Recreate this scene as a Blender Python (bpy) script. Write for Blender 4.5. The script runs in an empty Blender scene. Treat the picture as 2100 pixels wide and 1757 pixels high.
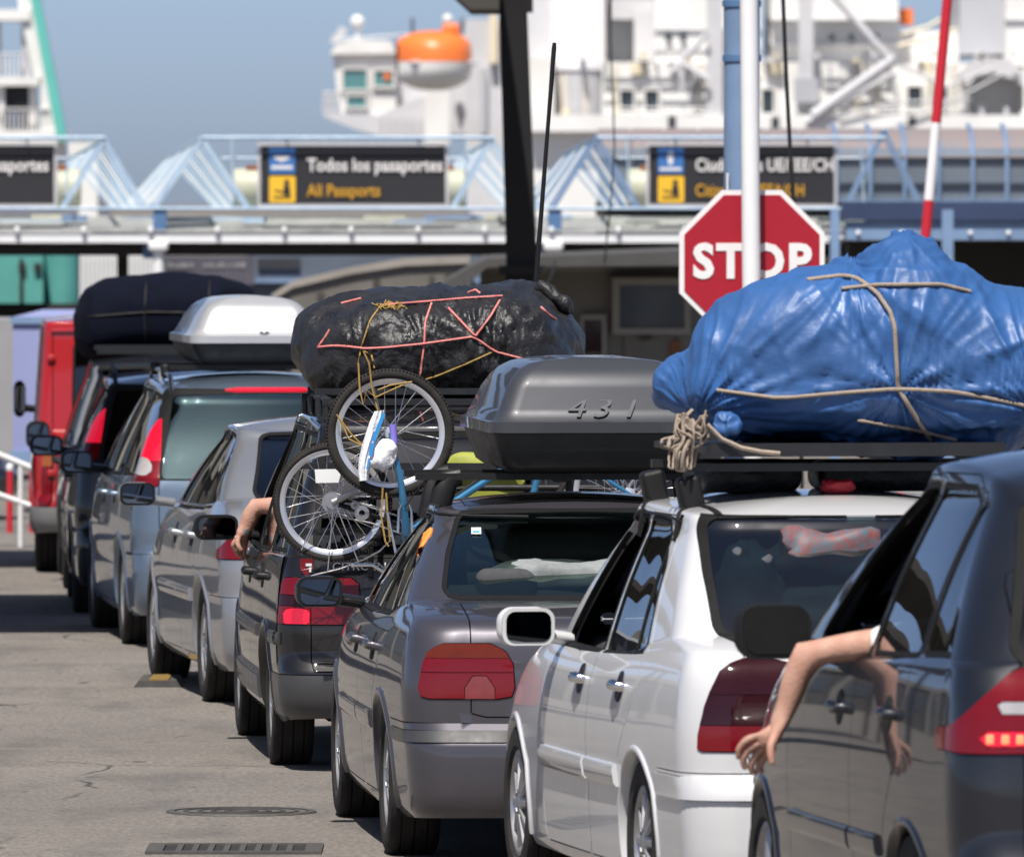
import bpy, math, random
import numpy as np
from mathutils import Vector, Matrix, noise
from mathutils.bvhtree import BVHTree
R = math.radians
random.seed(7)
scn = bpy.context.scene
col = scn.collection

# ---------------------------------------------------------------- camera, sky, sun, exposure
F, CX, HY, HC = 23140.0, 1050.0, 400.0, 2.69        # focal length in photo pixels, principal column, horizon row, eye height
cam_d = bpy.data.cameras.new('camera')
cam = bpy.data.objects.new('camera', cam_d)
col.objects.link(cam)
cam.location = (0, 0, HC)
cam.rotation_euler = (R(90), 0, 0)
cam_d.sensor_width = 36
cam_d.lens = 36 * F / 2100
cam_d.shift_y = -478.5 / 2100
cam_d.clip_start = 1
cam_d.clip_end = 9000
cam_d.dof.use_dof = True
cam_d.dof.focus_distance = 50.0
cam_d.dof.aperture_fstop = 9.0
scn.camera = cam

SUN_DIR = Vector((-0.12, -0.47, 0.87)).normalized()   # towards the sun
world = bpy.data.worlds.new('World')
scn.world = world
world.use_nodes = True
wn = world.node_tree
wn.nodes.clear()
sky = wn.nodes.new('ShaderNodeTexSky')
sky.sky_type = 'NISHITA'
sky.sun_disc = False
sky.sun_elevation = math.asin(SUN_DIR.z)
sky.sun_rotation = math.atan2(SUN_DIR.x, SUN_DIR.y)
sky.air_density = 0.3
sky.dust_density = 1.0
sky.ozone_density = 1.0
bg = wn.nodes.new('ShaderNodeBackground')
bg.inputs['Strength'].default_value = 0.10
wo = wn.nodes.new('ShaderNodeOutputWorld')
wn.links.new(sky.outputs[0], bg.inputs[0])
wn.links.new(bg.outputs[0], wo.inputs[0])
sun_d = bpy.data.lights.new('sun', 'SUN')
sun_d.energy = 4.0
sun_d.angle = R(0.5)
sun_d.color = (1.0, 0.95, 0.88)
sun = bpy.data.objects.new('sun', sun_d)
col.objects.link(sun)
sun.rotation_euler = SUN_DIR.to_track_quat('Z', 'Y').to_euler()
scn.view_settings.view_transform = 'Standard'
scn.view_settings.look = 'None'
scn.view_settings.gamma = 1
scn.view_settings.use_curve_mapping = False
scn.view_settings.exposure = 0.72
scn.cycles.max_bounces = 10
scn.cycles.transparent_max_bounces = 16
scn.cycles.caustics_reflective = False
scn.cycles.caustics_refractive = False


def P(px, py, D):
    "world point at depth D seen at photo pixel (px, py)"
    return Vector(((px - CX) / F * D, D, HC - (py - HY) / F * D))


# ---------------------------------------------------------------- materials
M = {}


def pm(name, c, rough=.5, metal=0., coat=0., spec=.5, var=0., vs=6., bump=0., bs=60., c2=None, emit=0., rv=0., back=None, stretch=None, wr=0., ws=5., wst=(1, 1, 1), ec=None):
    m = bpy.data.materials.new(name)
    m.use_nodes = True
    nt = m.node_tree
    b = nt.nodes['Principled BSDF']
    b.inputs['Roughness'].default_value = rough
    b.inputs['Metallic'].default_value = metal
    b.inputs['Coat Weight'].default_value = coat
    b.inputs['Coat Roughness'].default_value = .03
    b.inputs['Specular IOR Level'].default_value = spec
    base = (*c, 1)
    b.inputs['Base Color'].default_value = base
    tc = nt.nodes.new('ShaderNodeTexCoord')
    vec = tc.outputs['Object']
    if stretch:
        mp = nt.nodes.new('ShaderNodeMapping')
        mp.inputs['Scale'].default_value = stretch
        nt.links.new(vec, mp.inputs[0])
        vec = mp.outputs[0]
    out = None
    if var > 0 or rv > 0:
        n = nt.nodes.new('ShaderNodeTexNoise')
        n.inputs['Scale'].default_value = vs
        n.inputs['Detail'].default_value = 7
        n.inputs['Roughness'].default_value = .65
        nt.links.new(vec, n.inputs['Vector'])
        rp = nt.nodes.new('ShaderNodeMapRange')
        rp.inputs[1].default_value = .3
        rp.inputs[2].default_value = .7
        nt.links.new(n.outputs[0], rp.inputs[0])
        if var > 0:
            mx = nt.nodes.new('ShaderNodeMix')
            mx.data_type = 'RGBA'
            cc = c2 or tuple(v * (1 - var) for v in c)
            mx.inputs[6].default_value = base
            mx.inputs[7].default_value = (*cc, 1)
            nt.links.new(rp.outputs[0], mx.inputs[0])
            out = mx.outputs[2]
        if rv > 0:
            r2 = nt.nodes.new('ShaderNodeMapRange')
            r2.inputs[3].default_value = rough
            r2.inputs[4].default_value = min(1, rough + rv)
            nt.links.new(rp.outputs[0], r2.inputs[0])
            nt.links.new(r2.outputs[0], b.inputs['Roughness'])
    if back:
        g = nt.nodes.new('ShaderNodeNewGeometry')
        mb = nt.nodes.new('ShaderNodeMix')
        mb.data_type = 'RGBA'
        mb.inputs[6].default_value = base
        mb.inputs[7].default_value = (*back, 1)
        if out:
            nt.links.new(out, mb.inputs[6])
        nt.links.new(g.outputs['Backfacing'], mb.inputs[0])
        out = mb.outputs[2]
    if out:
        nt.links.new(out, b.inputs['Base Color'])
    if wr > 0:
        mp = nt.nodes.new('ShaderNodeMapping')
        mp.inputs['Scale'].default_value = wst
        mp.inputs['Rotation'].default_value = (.5, .7, .4)
        nt.links.new(tc.outputs['Object'], mp.inputs[0])
        n3 = nt.nodes.new('ShaderNodeTexNoise')
        n3.noise_type = 'RIDGED_MULTIFRACTAL'
        n3.inputs['Scale'].default_value = ws
        n3.inputs['Detail'].default_value = 3
        n3.inputs['Distortion'].default_value = .6
        nt.links.new(mp.outputs[0], n3.inputs['Vector'])
        b3 = nt.nodes.new('ShaderNodeBump')
        b3.inputs['Strength'].default_value = 1
        b3.inputs['Distance'].default_value = wr
        nt.links.new(n3.outputs[0], b3.inputs['Height'])
        nt.links.new(b3.outputs[0], b.inputs['Normal'])
    if bump > 0:
        n2 = nt.nodes.new('ShaderNodeTexNoise')
        n2.inputs['Scale'].default_value = bs
        n2.inputs['Detail'].default_value = 6
        nt.links.new(vec, n2.inputs['Vector'])
        bp = nt.nodes.new('ShaderNodeBump')
        bp.inputs['Strength'].default_value = min(1, bump)
        bp.inputs['Distance'].default_value = .01
        nt.links.new(n2.outputs[0], bp.inputs['Height'])
        if wr > 0:
            nt.links.new(b3.outputs[0], bp.inputs['Normal'])
        nt.links.new(bp.outputs[0], b.inputs['Normal'])
    if emit > 0:
        b.inputs['Emission Color'].default_value = (*(ec or c), 1)
        b.inputs['Emission Strength'].default_value = emit
    M[name] = m
    return m


def paint(name, c, metal=.35, rough=.38):
    m = pm(name, c, rough, metal, 1., .25, .10, 2.2, 0, 60, rv=.12, back=(.03, .03, .032))
    b = m.node_tree.nodes['Principled BSDF']
    b.inputs['Coat Roughness'].default_value = .04
    return m


def glass(name, tint=(.5, .55, .55), refl=1.0, add=.03, gc=(.95, .97, 1)):
    m = bpy.data.materials.new(name)
    m.use_nodes = True
    nt = m.node_tree
    nt.nodes.clear()
    o = nt.nodes.new('ShaderNodeOutputMaterial')
    t = nt.nodes.new('ShaderNodeBsdfTransparent')
    t.inputs[0].default_value = (*tint, 1)
    g = nt.nodes.new('ShaderNodeBsdfGlossy')
    g.inputs['Roughness'].default_value = .015
    g.inputs['Color'].default_value = (*gc, 1)
    f = nt.nodes.new('ShaderNodeFresnel')
    f.inputs[0].default_value = 1.5
    mu = nt.nodes.new('ShaderNodeMath')
    mu.operation = 'MULTIPLY_ADD'
    mu.inputs[1].default_value = refl
    mu.inputs[2].default_value = add
    mx = nt.nodes.new('ShaderNodeMixShader')
    nt.links.new(f.outputs[0], mu.inputs[0])
    nt.links.new(mu.outputs[0], mx.inputs[0])
    nt.links.new(t.outputs[0], mx.inputs[1])
    nt.links.new(g.outputs[0], mx.inputs[2])
    nt.links.new(mx.outputs[0], o.inputs[0])
    M[name] = m
    return m


pm('rubber', (.007, .007, .0075), .75, spec=.25, var=.4, vs=14, bump=.15, bs=90)
pm('tyre', (.012, .0115, .0115), .85, spec=.3, var=.5, vs=9, c2=(.034, .03, .027), bump=.2, bs=70)
pm('black_plastic', (.008, .008, .0085), .45, spec=.35, var=.3, vs=12, rv=.2, bump=.05, bs=200)
pm('black_gloss', (.006, .006, .0065), .2, coat=.6)
pm('alloy', (.46, .46, .47), .32, .85, var=.35, vs=9, rv=.2)
pm('chrome', (.75, .75, .76), .12, 1., rv=.1)
pm('mirror_face', (.20, .22, .24), .03, 1.)
pm('cabin', (.028, .028, .031), .85, var=.3, vs=9)
pm('seat_cloth', (.055, .056, .062), .9, var=.3, vs=20, bump=.2, bs=120)
pm('under', (.012, .012, .012), .9)
pm('lamp_red', (.17, .005, .011), .12, spec=.1, coat=1., var=.25, vs=20, stretch=(1, 1, 14))
pm('lamp_dark', (.03, .004, .007), .12, spec=.1, coat=1., var=.3, vs=20, stretch=(1, 1, 14))
pm('lamp_amber', (.34, .09, .02), .14, spec=.1, coat=1., var=.2, vs=20)
pm('lamp_amber_red', (.13, .018, .007), .14, spec=.1, coat=1., var=.2, vs=20)
pm('lamp_clear', (.5, .48, .48), .12, .2, coat=1., var=.25, vs=20)
pm('lamp_pink', (.21, .04, .045), .12, spec=.1, coat=1., var=.2, vs=20)
pm('lamp_lit', (.4, .006, .02), .2, spec=.1, coat=1., emit=.42, var=.5, vs=30, ec=(1., .012, .05))
pm('lamp_led', (.8, .2, .1), .2, emit=1.1, ec=(1., .16, .07))
pm('headlamp', (.7, .72, .75), .08, .3, coat=1.)
pm('white_plastic', (.75, .76, .77), .4, var=.1)
pm('dark_metal', (.03, .031, .034), .45, .4, var=.3, vs=15)
for _n in ('lamp_red', 'lamp_dark', 'lamp_amber', 'lamp_amber_red', 'lamp_pink'):
    M[_n].node_tree.nodes['Principled BSDF'].inputs['Coat Weight'].default_value = .6
glass('glass', (.42, .47, .47), 1.0, .06)
glass('glass_teal', (.26, .38, .38), 1.2, .10)
glass('glass_saloon', (.40, .46, .43), 1.1, .10, (.72, .92, .86))
glass('glass_estate', (.2, .34, .36), 1.2, .14, (.55, .85, .9))
glass('glass_dark', (.10, .115, .12), 1.2)
glass('glass_clear', (.75, .8, .8))


# ---------------------------------------------------------------- mesh helpers
class MB:
    def __init__(s):
        s.V, s.F, s.T = [], [], []

    def add(s, vs, fs, tag=0):
        n = len(s.V)
        s.V += [tuple(v) for v in vs]
        s.F += [tuple(i + n for i in f) for f in fs]
        s.T += [tag] * len(fs)
        return s

    def box(s, c, d, rot=None, tag=0, taper=1.0):
        c = Vector(c)
        vs = []
        for z in (-.5, .5):
            k = taper if z > 0 else 1
            for x, y in ((-.5, -.5), (.5, -.5), (.5, .5), (-.5, .5)):
                v = Vector((x * d[0] * k, y * d[1] * k, z * d[2]))
                if rot is not None:
                    v = rot @ v
                vs.append(c + v)
        return s.add(vs, [(3, 2, 1, 0), (4, 5, 6, 7), (0, 1, 5, 4), (1, 2, 6, 5), (2, 3, 7, 6), (3, 0, 4, 7)], tag)

    def bbox(s, x0, x1, y0, y1, z0, z1, tag=0):
        return s.box(((x0 + x1) / 2, (y0 + y1) / 2, (z0 + z1) / 2), (abs(x1 - x0), abs(y1 - y0), abs(z1 - z0)), None, tag)

    def rbox(s, c, d, r=.02, rot=None, seg=3, tag=0, pw=None):
        "rounded box as a superquadric-like cube sphere"
        c = Vector(c)
        n = 2 * seg + 2
        idx = {}
        vs, fs = [], []

        def coords(L):
            h = L / 2
            rr = min(r, h)
            a = [(-(h - rr), -math.tan(math.pi / 4 * (1 - i / seg))) for i in range(seg + 1)]
            b = [((h - rr), math.tan(math.pi / 4 * (i / seg))) for i in range(seg + 1)]
            return a + b
        cs = [coords(d[0]), coords(d[1]), coords(d[2])]
        hh = [d[0] / 2, d[1] / 2, d[2] / 2]

        def vert(i, j, k):
            key = (i, j, k)
            if key in idx:
                return idx[key]
            q = Vector((cs[0][i][1], cs[1][j][1], cs[2][k][1]))
            ctr = Vector((cs[0][i][0], cs[1][j][0], cs[2][k][0]))
            rr = [min(r, h) for h in hh]
            q.normalize()
            v = ctr + Vector((q.x * rr[0], q.y * rr[1], q.z * rr[2]))
            if pw:
                v = pw(v)
            if rot is not None:
                v = rot @ v
            idx[key] = len(vs)
            vs.append(c + v)
            return idx[key]
        N = n - 1
        for a in range(N):
            for b in range(N):
                fs.append((vert(a, b, 0), vert(a, b + 1, 0), vert(a + 1, b + 1, 0), vert(a + 1, b, 0)))
                fs.append((vert(a, b, N), vert(a + 1, b, N), vert(a + 1, b + 1, N), vert(a, b + 1, N)))
                fs.append((vert(a, 0, b), vert(a + 1, 0, b), vert(a + 1, 0, b + 1), vert(a, 0, b + 1)))
                fs.append((vert(a, N, b), vert(a, N, b + 1), vert(a + 1, N, b + 1), vert(a + 1, N, b)))
                fs.append((vert(0, a, b), vert(0, a, b + 1), vert(0, a + 1, b + 1), vert(0, a + 1, b)))
                fs.append((vert(N, a, b), vert(N, a + 1, b), vert(N, a + 1, b + 1), vert(N, a, b + 1)))
        return s.add(vs, fs, tag)

    def tube(s, pts, r, n=8, closed=False, tag=0, flat=None):
        pts = [Vector(p) for p in pts]
        m = len(pts)
        rs = r if isinstance(r, (list, tuple)) else [r] * m
        vs, fs = [], []
        up = None
        for i in range(m):
            a = pts[i - 1] if (i > 0 or closed) else pts[i]
            b = pts[(i + 1) % m] if (i < m - 1 or closed) else pts[i]
            t = (b - a)
            t = t.normalized() if t.length > 1e-9 else Vector((0, 0, 1))
            if up is None:
                up = Vector((0, 0, 1)) if abs(t.z) < .9 else Vector((1, 0, 0))
            u = up - t * up.dot(t)
            if u.length < 1e-6:
                u = t.orthogonal()
            u.normalize()
            up = u
            w = t.cross(u)
            for k in range(n):
                th = 2 * math.pi * k / n
                fy = flat if flat else 1
                vs.append(pts[i] + (w * math.cos(th) + u * math.sin(th) * fy) * rs[i])
        for i in range(m if closed else m - 1):
            j = (i + 1) % m
            for k in range(n):
                l = (k + 1) % n
                fs.append((i * n + k, i * n + l, j * n + l, j * n + k))
        if not closed:
            fs.append(tuple(range(n - 1, -1, -1)))
            fs.append(tuple((m - 1) * n + k for k in range(n)))
        return s.add(vs, fs, tag)

    def bar(s, a, b, w, h=None, tag=0, up=(0, 0, 1)):
        "rectangular bar from a to b"
        a, b = Vector(a), Vector(b)
        t = (b - a).normalized()
        u = Vector(up)
        if abs(t.dot(u)) > .97:
            u = Vector((0, 1, 0))
        sd = t.cross(u).normalized()
        u = sd.cross(t).normalized()
        h = h or w
        vs = [p + sd * (i * w / 2) + u * (j * h / 2) for p in (a, b) for i, j in ((-1, -1), (1, -1), (1, 1), (-1, 1))]
        return s.add(vs, [(0, 1, 2, 3), (7, 6, 5, 4), (0, 4, 5, 1), (1, 5, 6, 2), (2, 6, 7, 3), (3, 7, 4, 0)], tag)

    def lathe(s, prof, c, axis, n=32, tag=0, closed=True):
        "prof: list of (radius, along axis)"
        c, ax = Vector(c), Vector(axis).normalized()
        u = ax.orthogonal().normalized()
        w = ax.cross(u)
        vs, fs = [], []
        m = len(prof)
        for k in range(n):
            th = 2 * math.pi * k / n
            dr = u * math.cos(th) + w * math.sin(th)
            for (r, a) in prof:
                vs.append(c + dr * r + ax * a)
        for k in range(n):
            l = (k + 1) % n
            for i in range(m if closed else m - 1):
                j = (i + 1) % m
                fs.append((k * m + i, k * m + j, l * m + j, l * m + i))
        return s.add(vs, fs, tag)

    def prism(s, poly, origin, ex, ey, ez, tag=0):
        "extrude polygon (2D in ex,ey) by vector ez"
        o, ex, ey, ez = Vector(origin), Vector(ex), Vector(ey), Vector(ez)
        n = len(poly)
        vs = [o + ex * a + ey * b for a, b in poly] + [o + ex * a + ey * b + ez for a, b in poly]
        fs = [tuple(range(n - 1, -1, -1)), tuple(range(n, 2 * n))]
        fs += [(i, (i + 1) % n, n + (i + 1) % n, n + i) for i in range(n)]
        return s.add(vs, fs, tag)

    def grid(s, fn, nu, nv, cu=False, cv=False, tag=0):
        vs = [fn(i / (nu if cu else nu - 1), j / (nv if cv else nv - 1)) for i in range(nu) for j in range(nv)]
        fs = []
        for i in range(nu if cu else nu - 1):
            for j in range(nv if cv else nv - 1):
                a, b = (i + 1) % nu, (j + 1) % nv
                fs.append((i * nv + j, a * nv + j, a * nv + b, i * nv + b))
        return s.add(vs, fs, tag)

    def build(s, name, mat, parent=None, angle=35, world=False):
        me = bpy.data.meshes.new(name)
        me.from_pydata(s.V, [], s.F)
        mats = mat if isinstance(mat, (list, tuple)) else [mat]
        for m in mats:
            me.materials.append(M[m] if isinstance(m, str) else m)
        if len(mats) > 1:
            me.polygons.foreach_set('material_index', s.T)
        me.shade_smooth()
        me.update()
        bmfix(me)
        if angle:
            me.set_sharp_from_angle(angle=R(angle))
        o = bpy.data.objects.new(name, me)
        col.objects.link(o)
        if parent:
            o.parent = parent
            if world:
                o.location = -parent.location
        return o


def bmfix(me):
    import bmesh
    bm = bmesh.new()
    bm.from_mesh(me)
    bmesh.ops.recalc_face_normals(bm, faces=bm.faces)
    bm.to_mesh(me)
    bm.free()


def tag(o, label=None, cat=None, group=None, kind=None):
    if label:
        o['label'] = label
    if cat:
        o['category'] = cat
    if group:
        o['group'] = group
    if kind:
        o['kind'] = kind
    return o


def thing(name, loc, label, cat, group=None, rz=0.):
    o = bpy.data.objects.new(name, None)
    col.objects.link(o)
    o.location = loc
    o.rotation_euler = (0, 0, rz)
    o.empty_display_size = .2
    return tag(o, label, cat, group)


def text(body, name, mat, parent, loc, size, rot=(90, 0, 0), align='CENTER', ext=.002, world=False, shear=0., bold=0., sx=1., width=None, gap=1.):
    "flat raised lettering as a mesh"
    c = bpy.data.curves.new(name, 'FONT')
    c.body, c.size, c.align_x, c.align_y = body, size, align, 'CENTER'
    c.extrude, c.shear, c.offset, c.resolution_u = ext, shear, bold, 3
    c.space_character = gap
    t = bpy.data.objects.new('tmp', c)
    col.objects.link(t)
    dg = bpy.context.evaluated_depsgraph_get()
    me = bpy.data.meshes.new_from_object(t.evaluated_get(dg))
    bpy.data.objects.remove(t)
    me.name = name
    me.materials.clear()
    me.materials.append(M[mat])
    if width:
        xs = [v.co.x for v in me.vertices]
        sx = width / (max(xs) - min(xs))
    o = bpy.data.objects.new(name, me)
    col.objects.link(o)
    o['kind'] = 'stuff'
    o.rotation_euler = tuple(R(a) for a in rot)
    o.scale = (sx, 1, 1)
    o.location = loc
    if parent:
        o.parent = parent
        if world:
            o.location = Vector(loc) - parent.location
    return o


def copy_tree(o, parent=None):
    c = o.copy()
    col.objects.link(c)
    if parent:
        c.parent = parent
    for ch in list(o.children):
        copy_tree(ch, c)
    return c


def pchip(xs, ys, x):
    xs, ys, x = np.asarray(xs, float), np.asarray(ys, float), np.asarray(x, float)
    h = np.diff(xs)
    dl = np.diff(ys) / h
    d = np.zeros(len(xs))
    d[0], d[-1] = dl[0], dl[-1]
    for i in range(1, len(xs) - 1):
        if dl[i - 1] * dl[i] > 0:
            w1, w2 = 2 * h[i] + h[i - 1], h[i] + 2 * h[i - 1]
            d[i] = (w1 + w2) / (w1 / dl[i - 1] + w2 / dl[i])
    xx = np.clip(x, xs[0], xs[-1])
    k = np.clip(np.searchsorted(xs, xx) - 1, 0, len(xs) - 2)
    t = (xx - xs[k]) / h[k]
    return ((1 + 2 * t) * (1 - t) ** 2 * ys[k] + t * (1 - t) ** 2 * h[k] * d[k] + t * t * (3 - 2 * t) * ys[k + 1] + t * t * (t - 1) * h[k] * d[k + 1])


def sdpoly(p, poly):
    "signed distance of points p (N,2) to polygon (negative inside)"
    p = np.asarray(p, float)
    v = np.asarray(poly, float)
    n = len(v)
    d = np.full(len(p), 1e18)
    ins = np.zeros(len(p), bool)
    for i in range(n):
        a, b = v[i], v[(i + 1) % n]
        e = b - a
        w = p - a
        t = np.clip((w @ e) / (e @ e + 1e-12), 0, 1)
        q = w - t[:, None] * e
        d = np.minimum(d, (q * q).sum(1))
        c = (a[1] > p[:, 1]) != (b[1] > p[:, 1])
        with np.errstate(divide='ignore', invalid='ignore'):
            xi = (b[0] - a[0]) * (p[:, 1] - a[1]) / (b[1] - a[1]) + a[0]
        ins ^= c & (p[:, 0] < xi)
    return np.sqrt(d) * np.where(ins, -1, 1)


def gz(D):
    "road level along the view axis: a shallow dip past the seventh car"
    return float(np.interp(D, [0, 70, 74, 79, 84.5, 92, 4000], [0, 0, -.037, -.06, -.12, -.15, -.15]))
# ---------------------------------------------------------------- car shells: contour loft + level-set cuts
class Shell:
    def __init__(s, sp):
        s.sp = sp
        g = sp.get
        na, nc, nb, nf = 12, 9, g('nb', 3), 8
        sv = np.linspace(0, 1, g('ns', 44) + 1)
        ro, yf_ = -sp['ro'], sp['wb'] + sp['fo']
        zt_y, zt_z = zip(*sp['ztop'])
        gb_y, gb_z = zip(*sp['gb'])
        gr_y, gr_z = zip(*sp['gr'])
        rq, rw, rr, rf = zip(*sp['rows'])
        rcx, rcy = sp.get('rc', (.22, .2))
        fcx, fcy = sp.get('fc', (.3, .3))
        gcx, gcy = sp.get('gc', (.16, .14))
        gfx, gfy = sp.get('gfc', (.2, .18))
        cp, ap = sp.get('cpil', .05), sp.get('apil', .03)

        def half(yr, yf, w, cx, cy, fx, fy, b0, b1, tr, tf, rb, fb):
            ym = (yr + yf) / 2

            def wd(y):
                a = np.clip((ym - y) / (ym - yr), 0, 1)
                b = np.clip((y - ym) / (yf - ym), 0, 1)
                return w * (1 - tr * a ** 2.5 - tf * b ** 2.5)
            X, Y = [], []
            y0 = yr + rb * .8
            wr = float(wd(y0 + cy))
            xc = wr - cx
            u = np.linspace(0, 1, na + 1)
            X += list(u * xc)
            Y += list(yr + rb * (u * xc / wr) ** 2)
            yc0 = yr + rb * (xc / wr) ** 2
            th = np.linspace(0, np.pi / 2, nc + 1)[1:]
            X += list(xc + cx * np.sin(th) ** .9)
            Y += list(yc0 + cy * (1 - np.cos(th)))
            ye = yc0 + cy
            yy = np.linspace(ye, b0, nb + 1)[1:]
            X += list(wd(yy) + (wr - float(wd(ye))) * np.linspace(1, 0, nb + 1)[1:])
            Y += list(yy)
            yy = b0 + (b1 - b0) * sv[1:]
            X += list(wd(yy))
            Y += list(yy)
            wf = float(wd(yf - fb - fy))
            yfe = yf - fb - fy
            yy = np.linspace(b1, yfe, 9)[1:]
            X += list(wd(yy))
            Y += list(yy)
            th = np.linspace(np.pi / 2, 0, nc + 1)[1:]
            xcf = wf - fx
            X += list(xcf + fx * np.sin(th))
            Y += list(yfe + fy * np.cos(th))
            u = np.linspace(1, 0, nf + 1)[1:]
            X += list(u * xcf)
            Y += list(yf - fb * u ** 2)
            return np.array(X), np.array(Y)
        tr, tf = sp.get('tr', .06), sp.get('tf', .1)
        rb, fb = sp.get('rb', .08), sp.get('fb', .2)
        yB0 = sp['yR0'] + gcy + cp
        yB1 = sp['yF0'] - gfy - ap
        rows = []
        zone = []
        zs, zr, zf = sp['zs'], sp.get('zr', sp['zs'] + .06), sp.get('zf', sp['zs'])
        for q in g('qs', [0, .02, .06, .12, .18, .24, .3, .36, .42, .48, .54, .6, .66, .72, .78, .84, .89, .93, .965, 1.0]):
            w = sp['W'] * float(pchip(rq, rw, q))
            yr = ro + float(pchip(rq, rr, q))
            yf = yf_ - float(pchip(rq, rf, q))
            X, Y = half(yr, yf, w, rcx, rcy, fcx, fcy, yB0, yB1, tr, tf, rb, fb)
            zb = np.interp(Y, [ro, ro + .5, sp['wb'] + .2, yf_], [zr, zs, zs, zf])
            zt = pchip(zt_y, zt_z, Y)
            rows.append((X, Y, zb + (zt - zb) * q))
            zone.append(0)
        # greenhouse
        hs = g('hs', [0, .03, .08, .14, .21, .28, .35, .42, .49, .56, .63, .7, .76, .82, .87, .91, .945, .97, .987, 1.0])
        up = []
        for h in hs:
            bl = sp.get('bulge', .06)
            kx, ky = sp.get('kx', .80), sp.get('ky', .88)
            def prof(h, k, hb):
                if h < hb:
                    return k * h / hb * 1.0 - bl * math.sin(math.pi * h / hb)
                e = (h - hb) / (1 - hb)
                return k + (1 - k) * (1 - math.sqrt(max(0, 1 - e * e)))
            fx = prof(h, kx, .84)
            fy = prof(h, ky, .88)
            w = sp['w0'] + (sp['w1'] - sp['w0']) * fx
            yr = sp['yR0'] + (sp['yR1'] - sp['yR0']) * fy
            yf = sp['yF0'] + (sp['yF1'] - sp['yF0']) * fy
            X, Y = half(yr, yf, w, gcx, gcy, gfx, gfy, yr + sp.get('grb', .08) * .7 + gcy + cp, yf - gfy - .12 - ap, sp.get('gtr', .05), sp.get('gtf', .07), sp.get('grb', .08), .12)
            up.append((X, Y, h))
        zb0, ze1 = pchip(gb_y, gb_z, up[0][1]), pchip(gr_y, gr_z, up[-1][1])
        up = [(X, Y, zb0 + (ze1 - zb0) * h) for X, Y, h in up]
        lo, ub = rows[-1], up[0]
        for d in (.2, .45, .72, .9):
            e = 1 - (1 - d) ** sp.get('dk', 1.7)
            rows.append((lo[0] + (ub[0] - lo[0]) * d, lo[1] + (ub[1] - lo[1]) * d, lo[2] + (ub[2] - lo[2]) * e))
            zone.append(1)
        rows += up
        zone += [2] * len(up)
        X, Y, Z = up[-1]
        yc = (sp['yR1'] + sp['yF1']) / 2
        for r in (.05, .13, .25, .42, .62, .82, 1.0):
            Y2 = yc + (Y - yc) * (1 - .7 * r)
            rows.append((X * (1 - r), Y2, pchip(gr_y, gr_z, Y2) + sp['crown'] * (1 - (1 - r) ** 2)))
            zone.append(3)
        K = len(X)
        nr = len(rows)
        ring = 2 * K - 2
        V = np.zeros((nr, ring, 3))
        for i, (x, y, z) in enumerate(rows):
            V[i, :K, 0] = -x
            V[i, :K, 1] = y
            V[i, :K, 2] = z
            V[i, K:, 0] = x[-2:0:-1]
            V[i, K:, 1] = y[-2:0:-1]
            V[i, K:, 2] = z[-2:0:-1]
        s.V = [tuple(v) for v in V.reshape(-1, 3)]
        s.polys, s.tags, s.zone, s.grp = [], [], [], []
        ngr = na + nc
        for i in range(nr - 1):
            for k in range(ring):
                l = (k + 1) % ring
                f = [i * ring + k, i * ring + l, (i + 1) * ring + l, (i + 1) * ring + k]
                f = f[::-1]
                kk = k if k < K - 1 else ring - 1 - k
                s.polys.append(f)
                s.tags.append('body')
                s.zone.append(zone[i] if zone[i] == zone[i + 1] else max(zone[i], zone[i + 1]) if zone[i] != 0 else 1)
                s.grp.append(0 if kk < ngr else (2 if kk >= K - 1 - nf - nc else 1))    # 0 rear, 1 side, 2 front
        s.full = BVHTree.FromPolygons([Vector(v) for v in s.V], s.polys)
        s.K, s.ring = K, ring

    def cut(s, fn, newtag, zones=(0, 1, 2, 3), grps=(0, 1, 2), only=('body',)):
        VA = np.array(s.V)
        val = fn(VA)
        val = np.where(np.abs(val) < 1e-5, -1e-5, val)
        cache = {}
        npolys, ntags, nz, ng = [], [], [], []

        def mid(a, b):
            key = (min(a, b), max(a, b))
            if key not in cache:
                a, b = key
                t = val[a] / (val[a] - val[b])
                s.V.append(tuple(VA[a] + (VA[b] - VA[a]) * t))
                cache[key] = len(s.V) - 1
            return cache[key]
        for f, t, z, gq in zip(s.polys, s.tags, s.zone, s.grp):
            if t not in only or z not in zones or gq not in grps:
                npolys.append(f); ntags.append(t); nz.append(z); ng.append(gq)
                continue
            vv = [val[i] for i in f]
            if all(v > 0 for v in vv):
                npolys.append(f); ntags.append(t); nz.append(z); ng.append(gq)
            elif all(v <= 0 for v in vv):
                npolys.append(f); ntags.append(newtag); nz.append(z); ng.append(gq)
            else:
                A, B = [], []
                n = len(f)
                for i in range(n):
                    a, b = f[i], f[(i + 1) % n]
                    (A if val[a] <= 0 else B).append(a)
                    if (val[a] <= 0) != (val[b] <= 0):
                        m = mid(a, b)
                        A.append(m)
                        B.append(m)
                for q, tt in ((A, newtag), (B, t)):
                    if len(q) >= 3:
                        npolys.append(q); ntags.append(tt); nz.append(z); ng.append(gq)
        s.polys, s.tags, s.zone, s.grp = npolys, ntags, nz, ng

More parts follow.
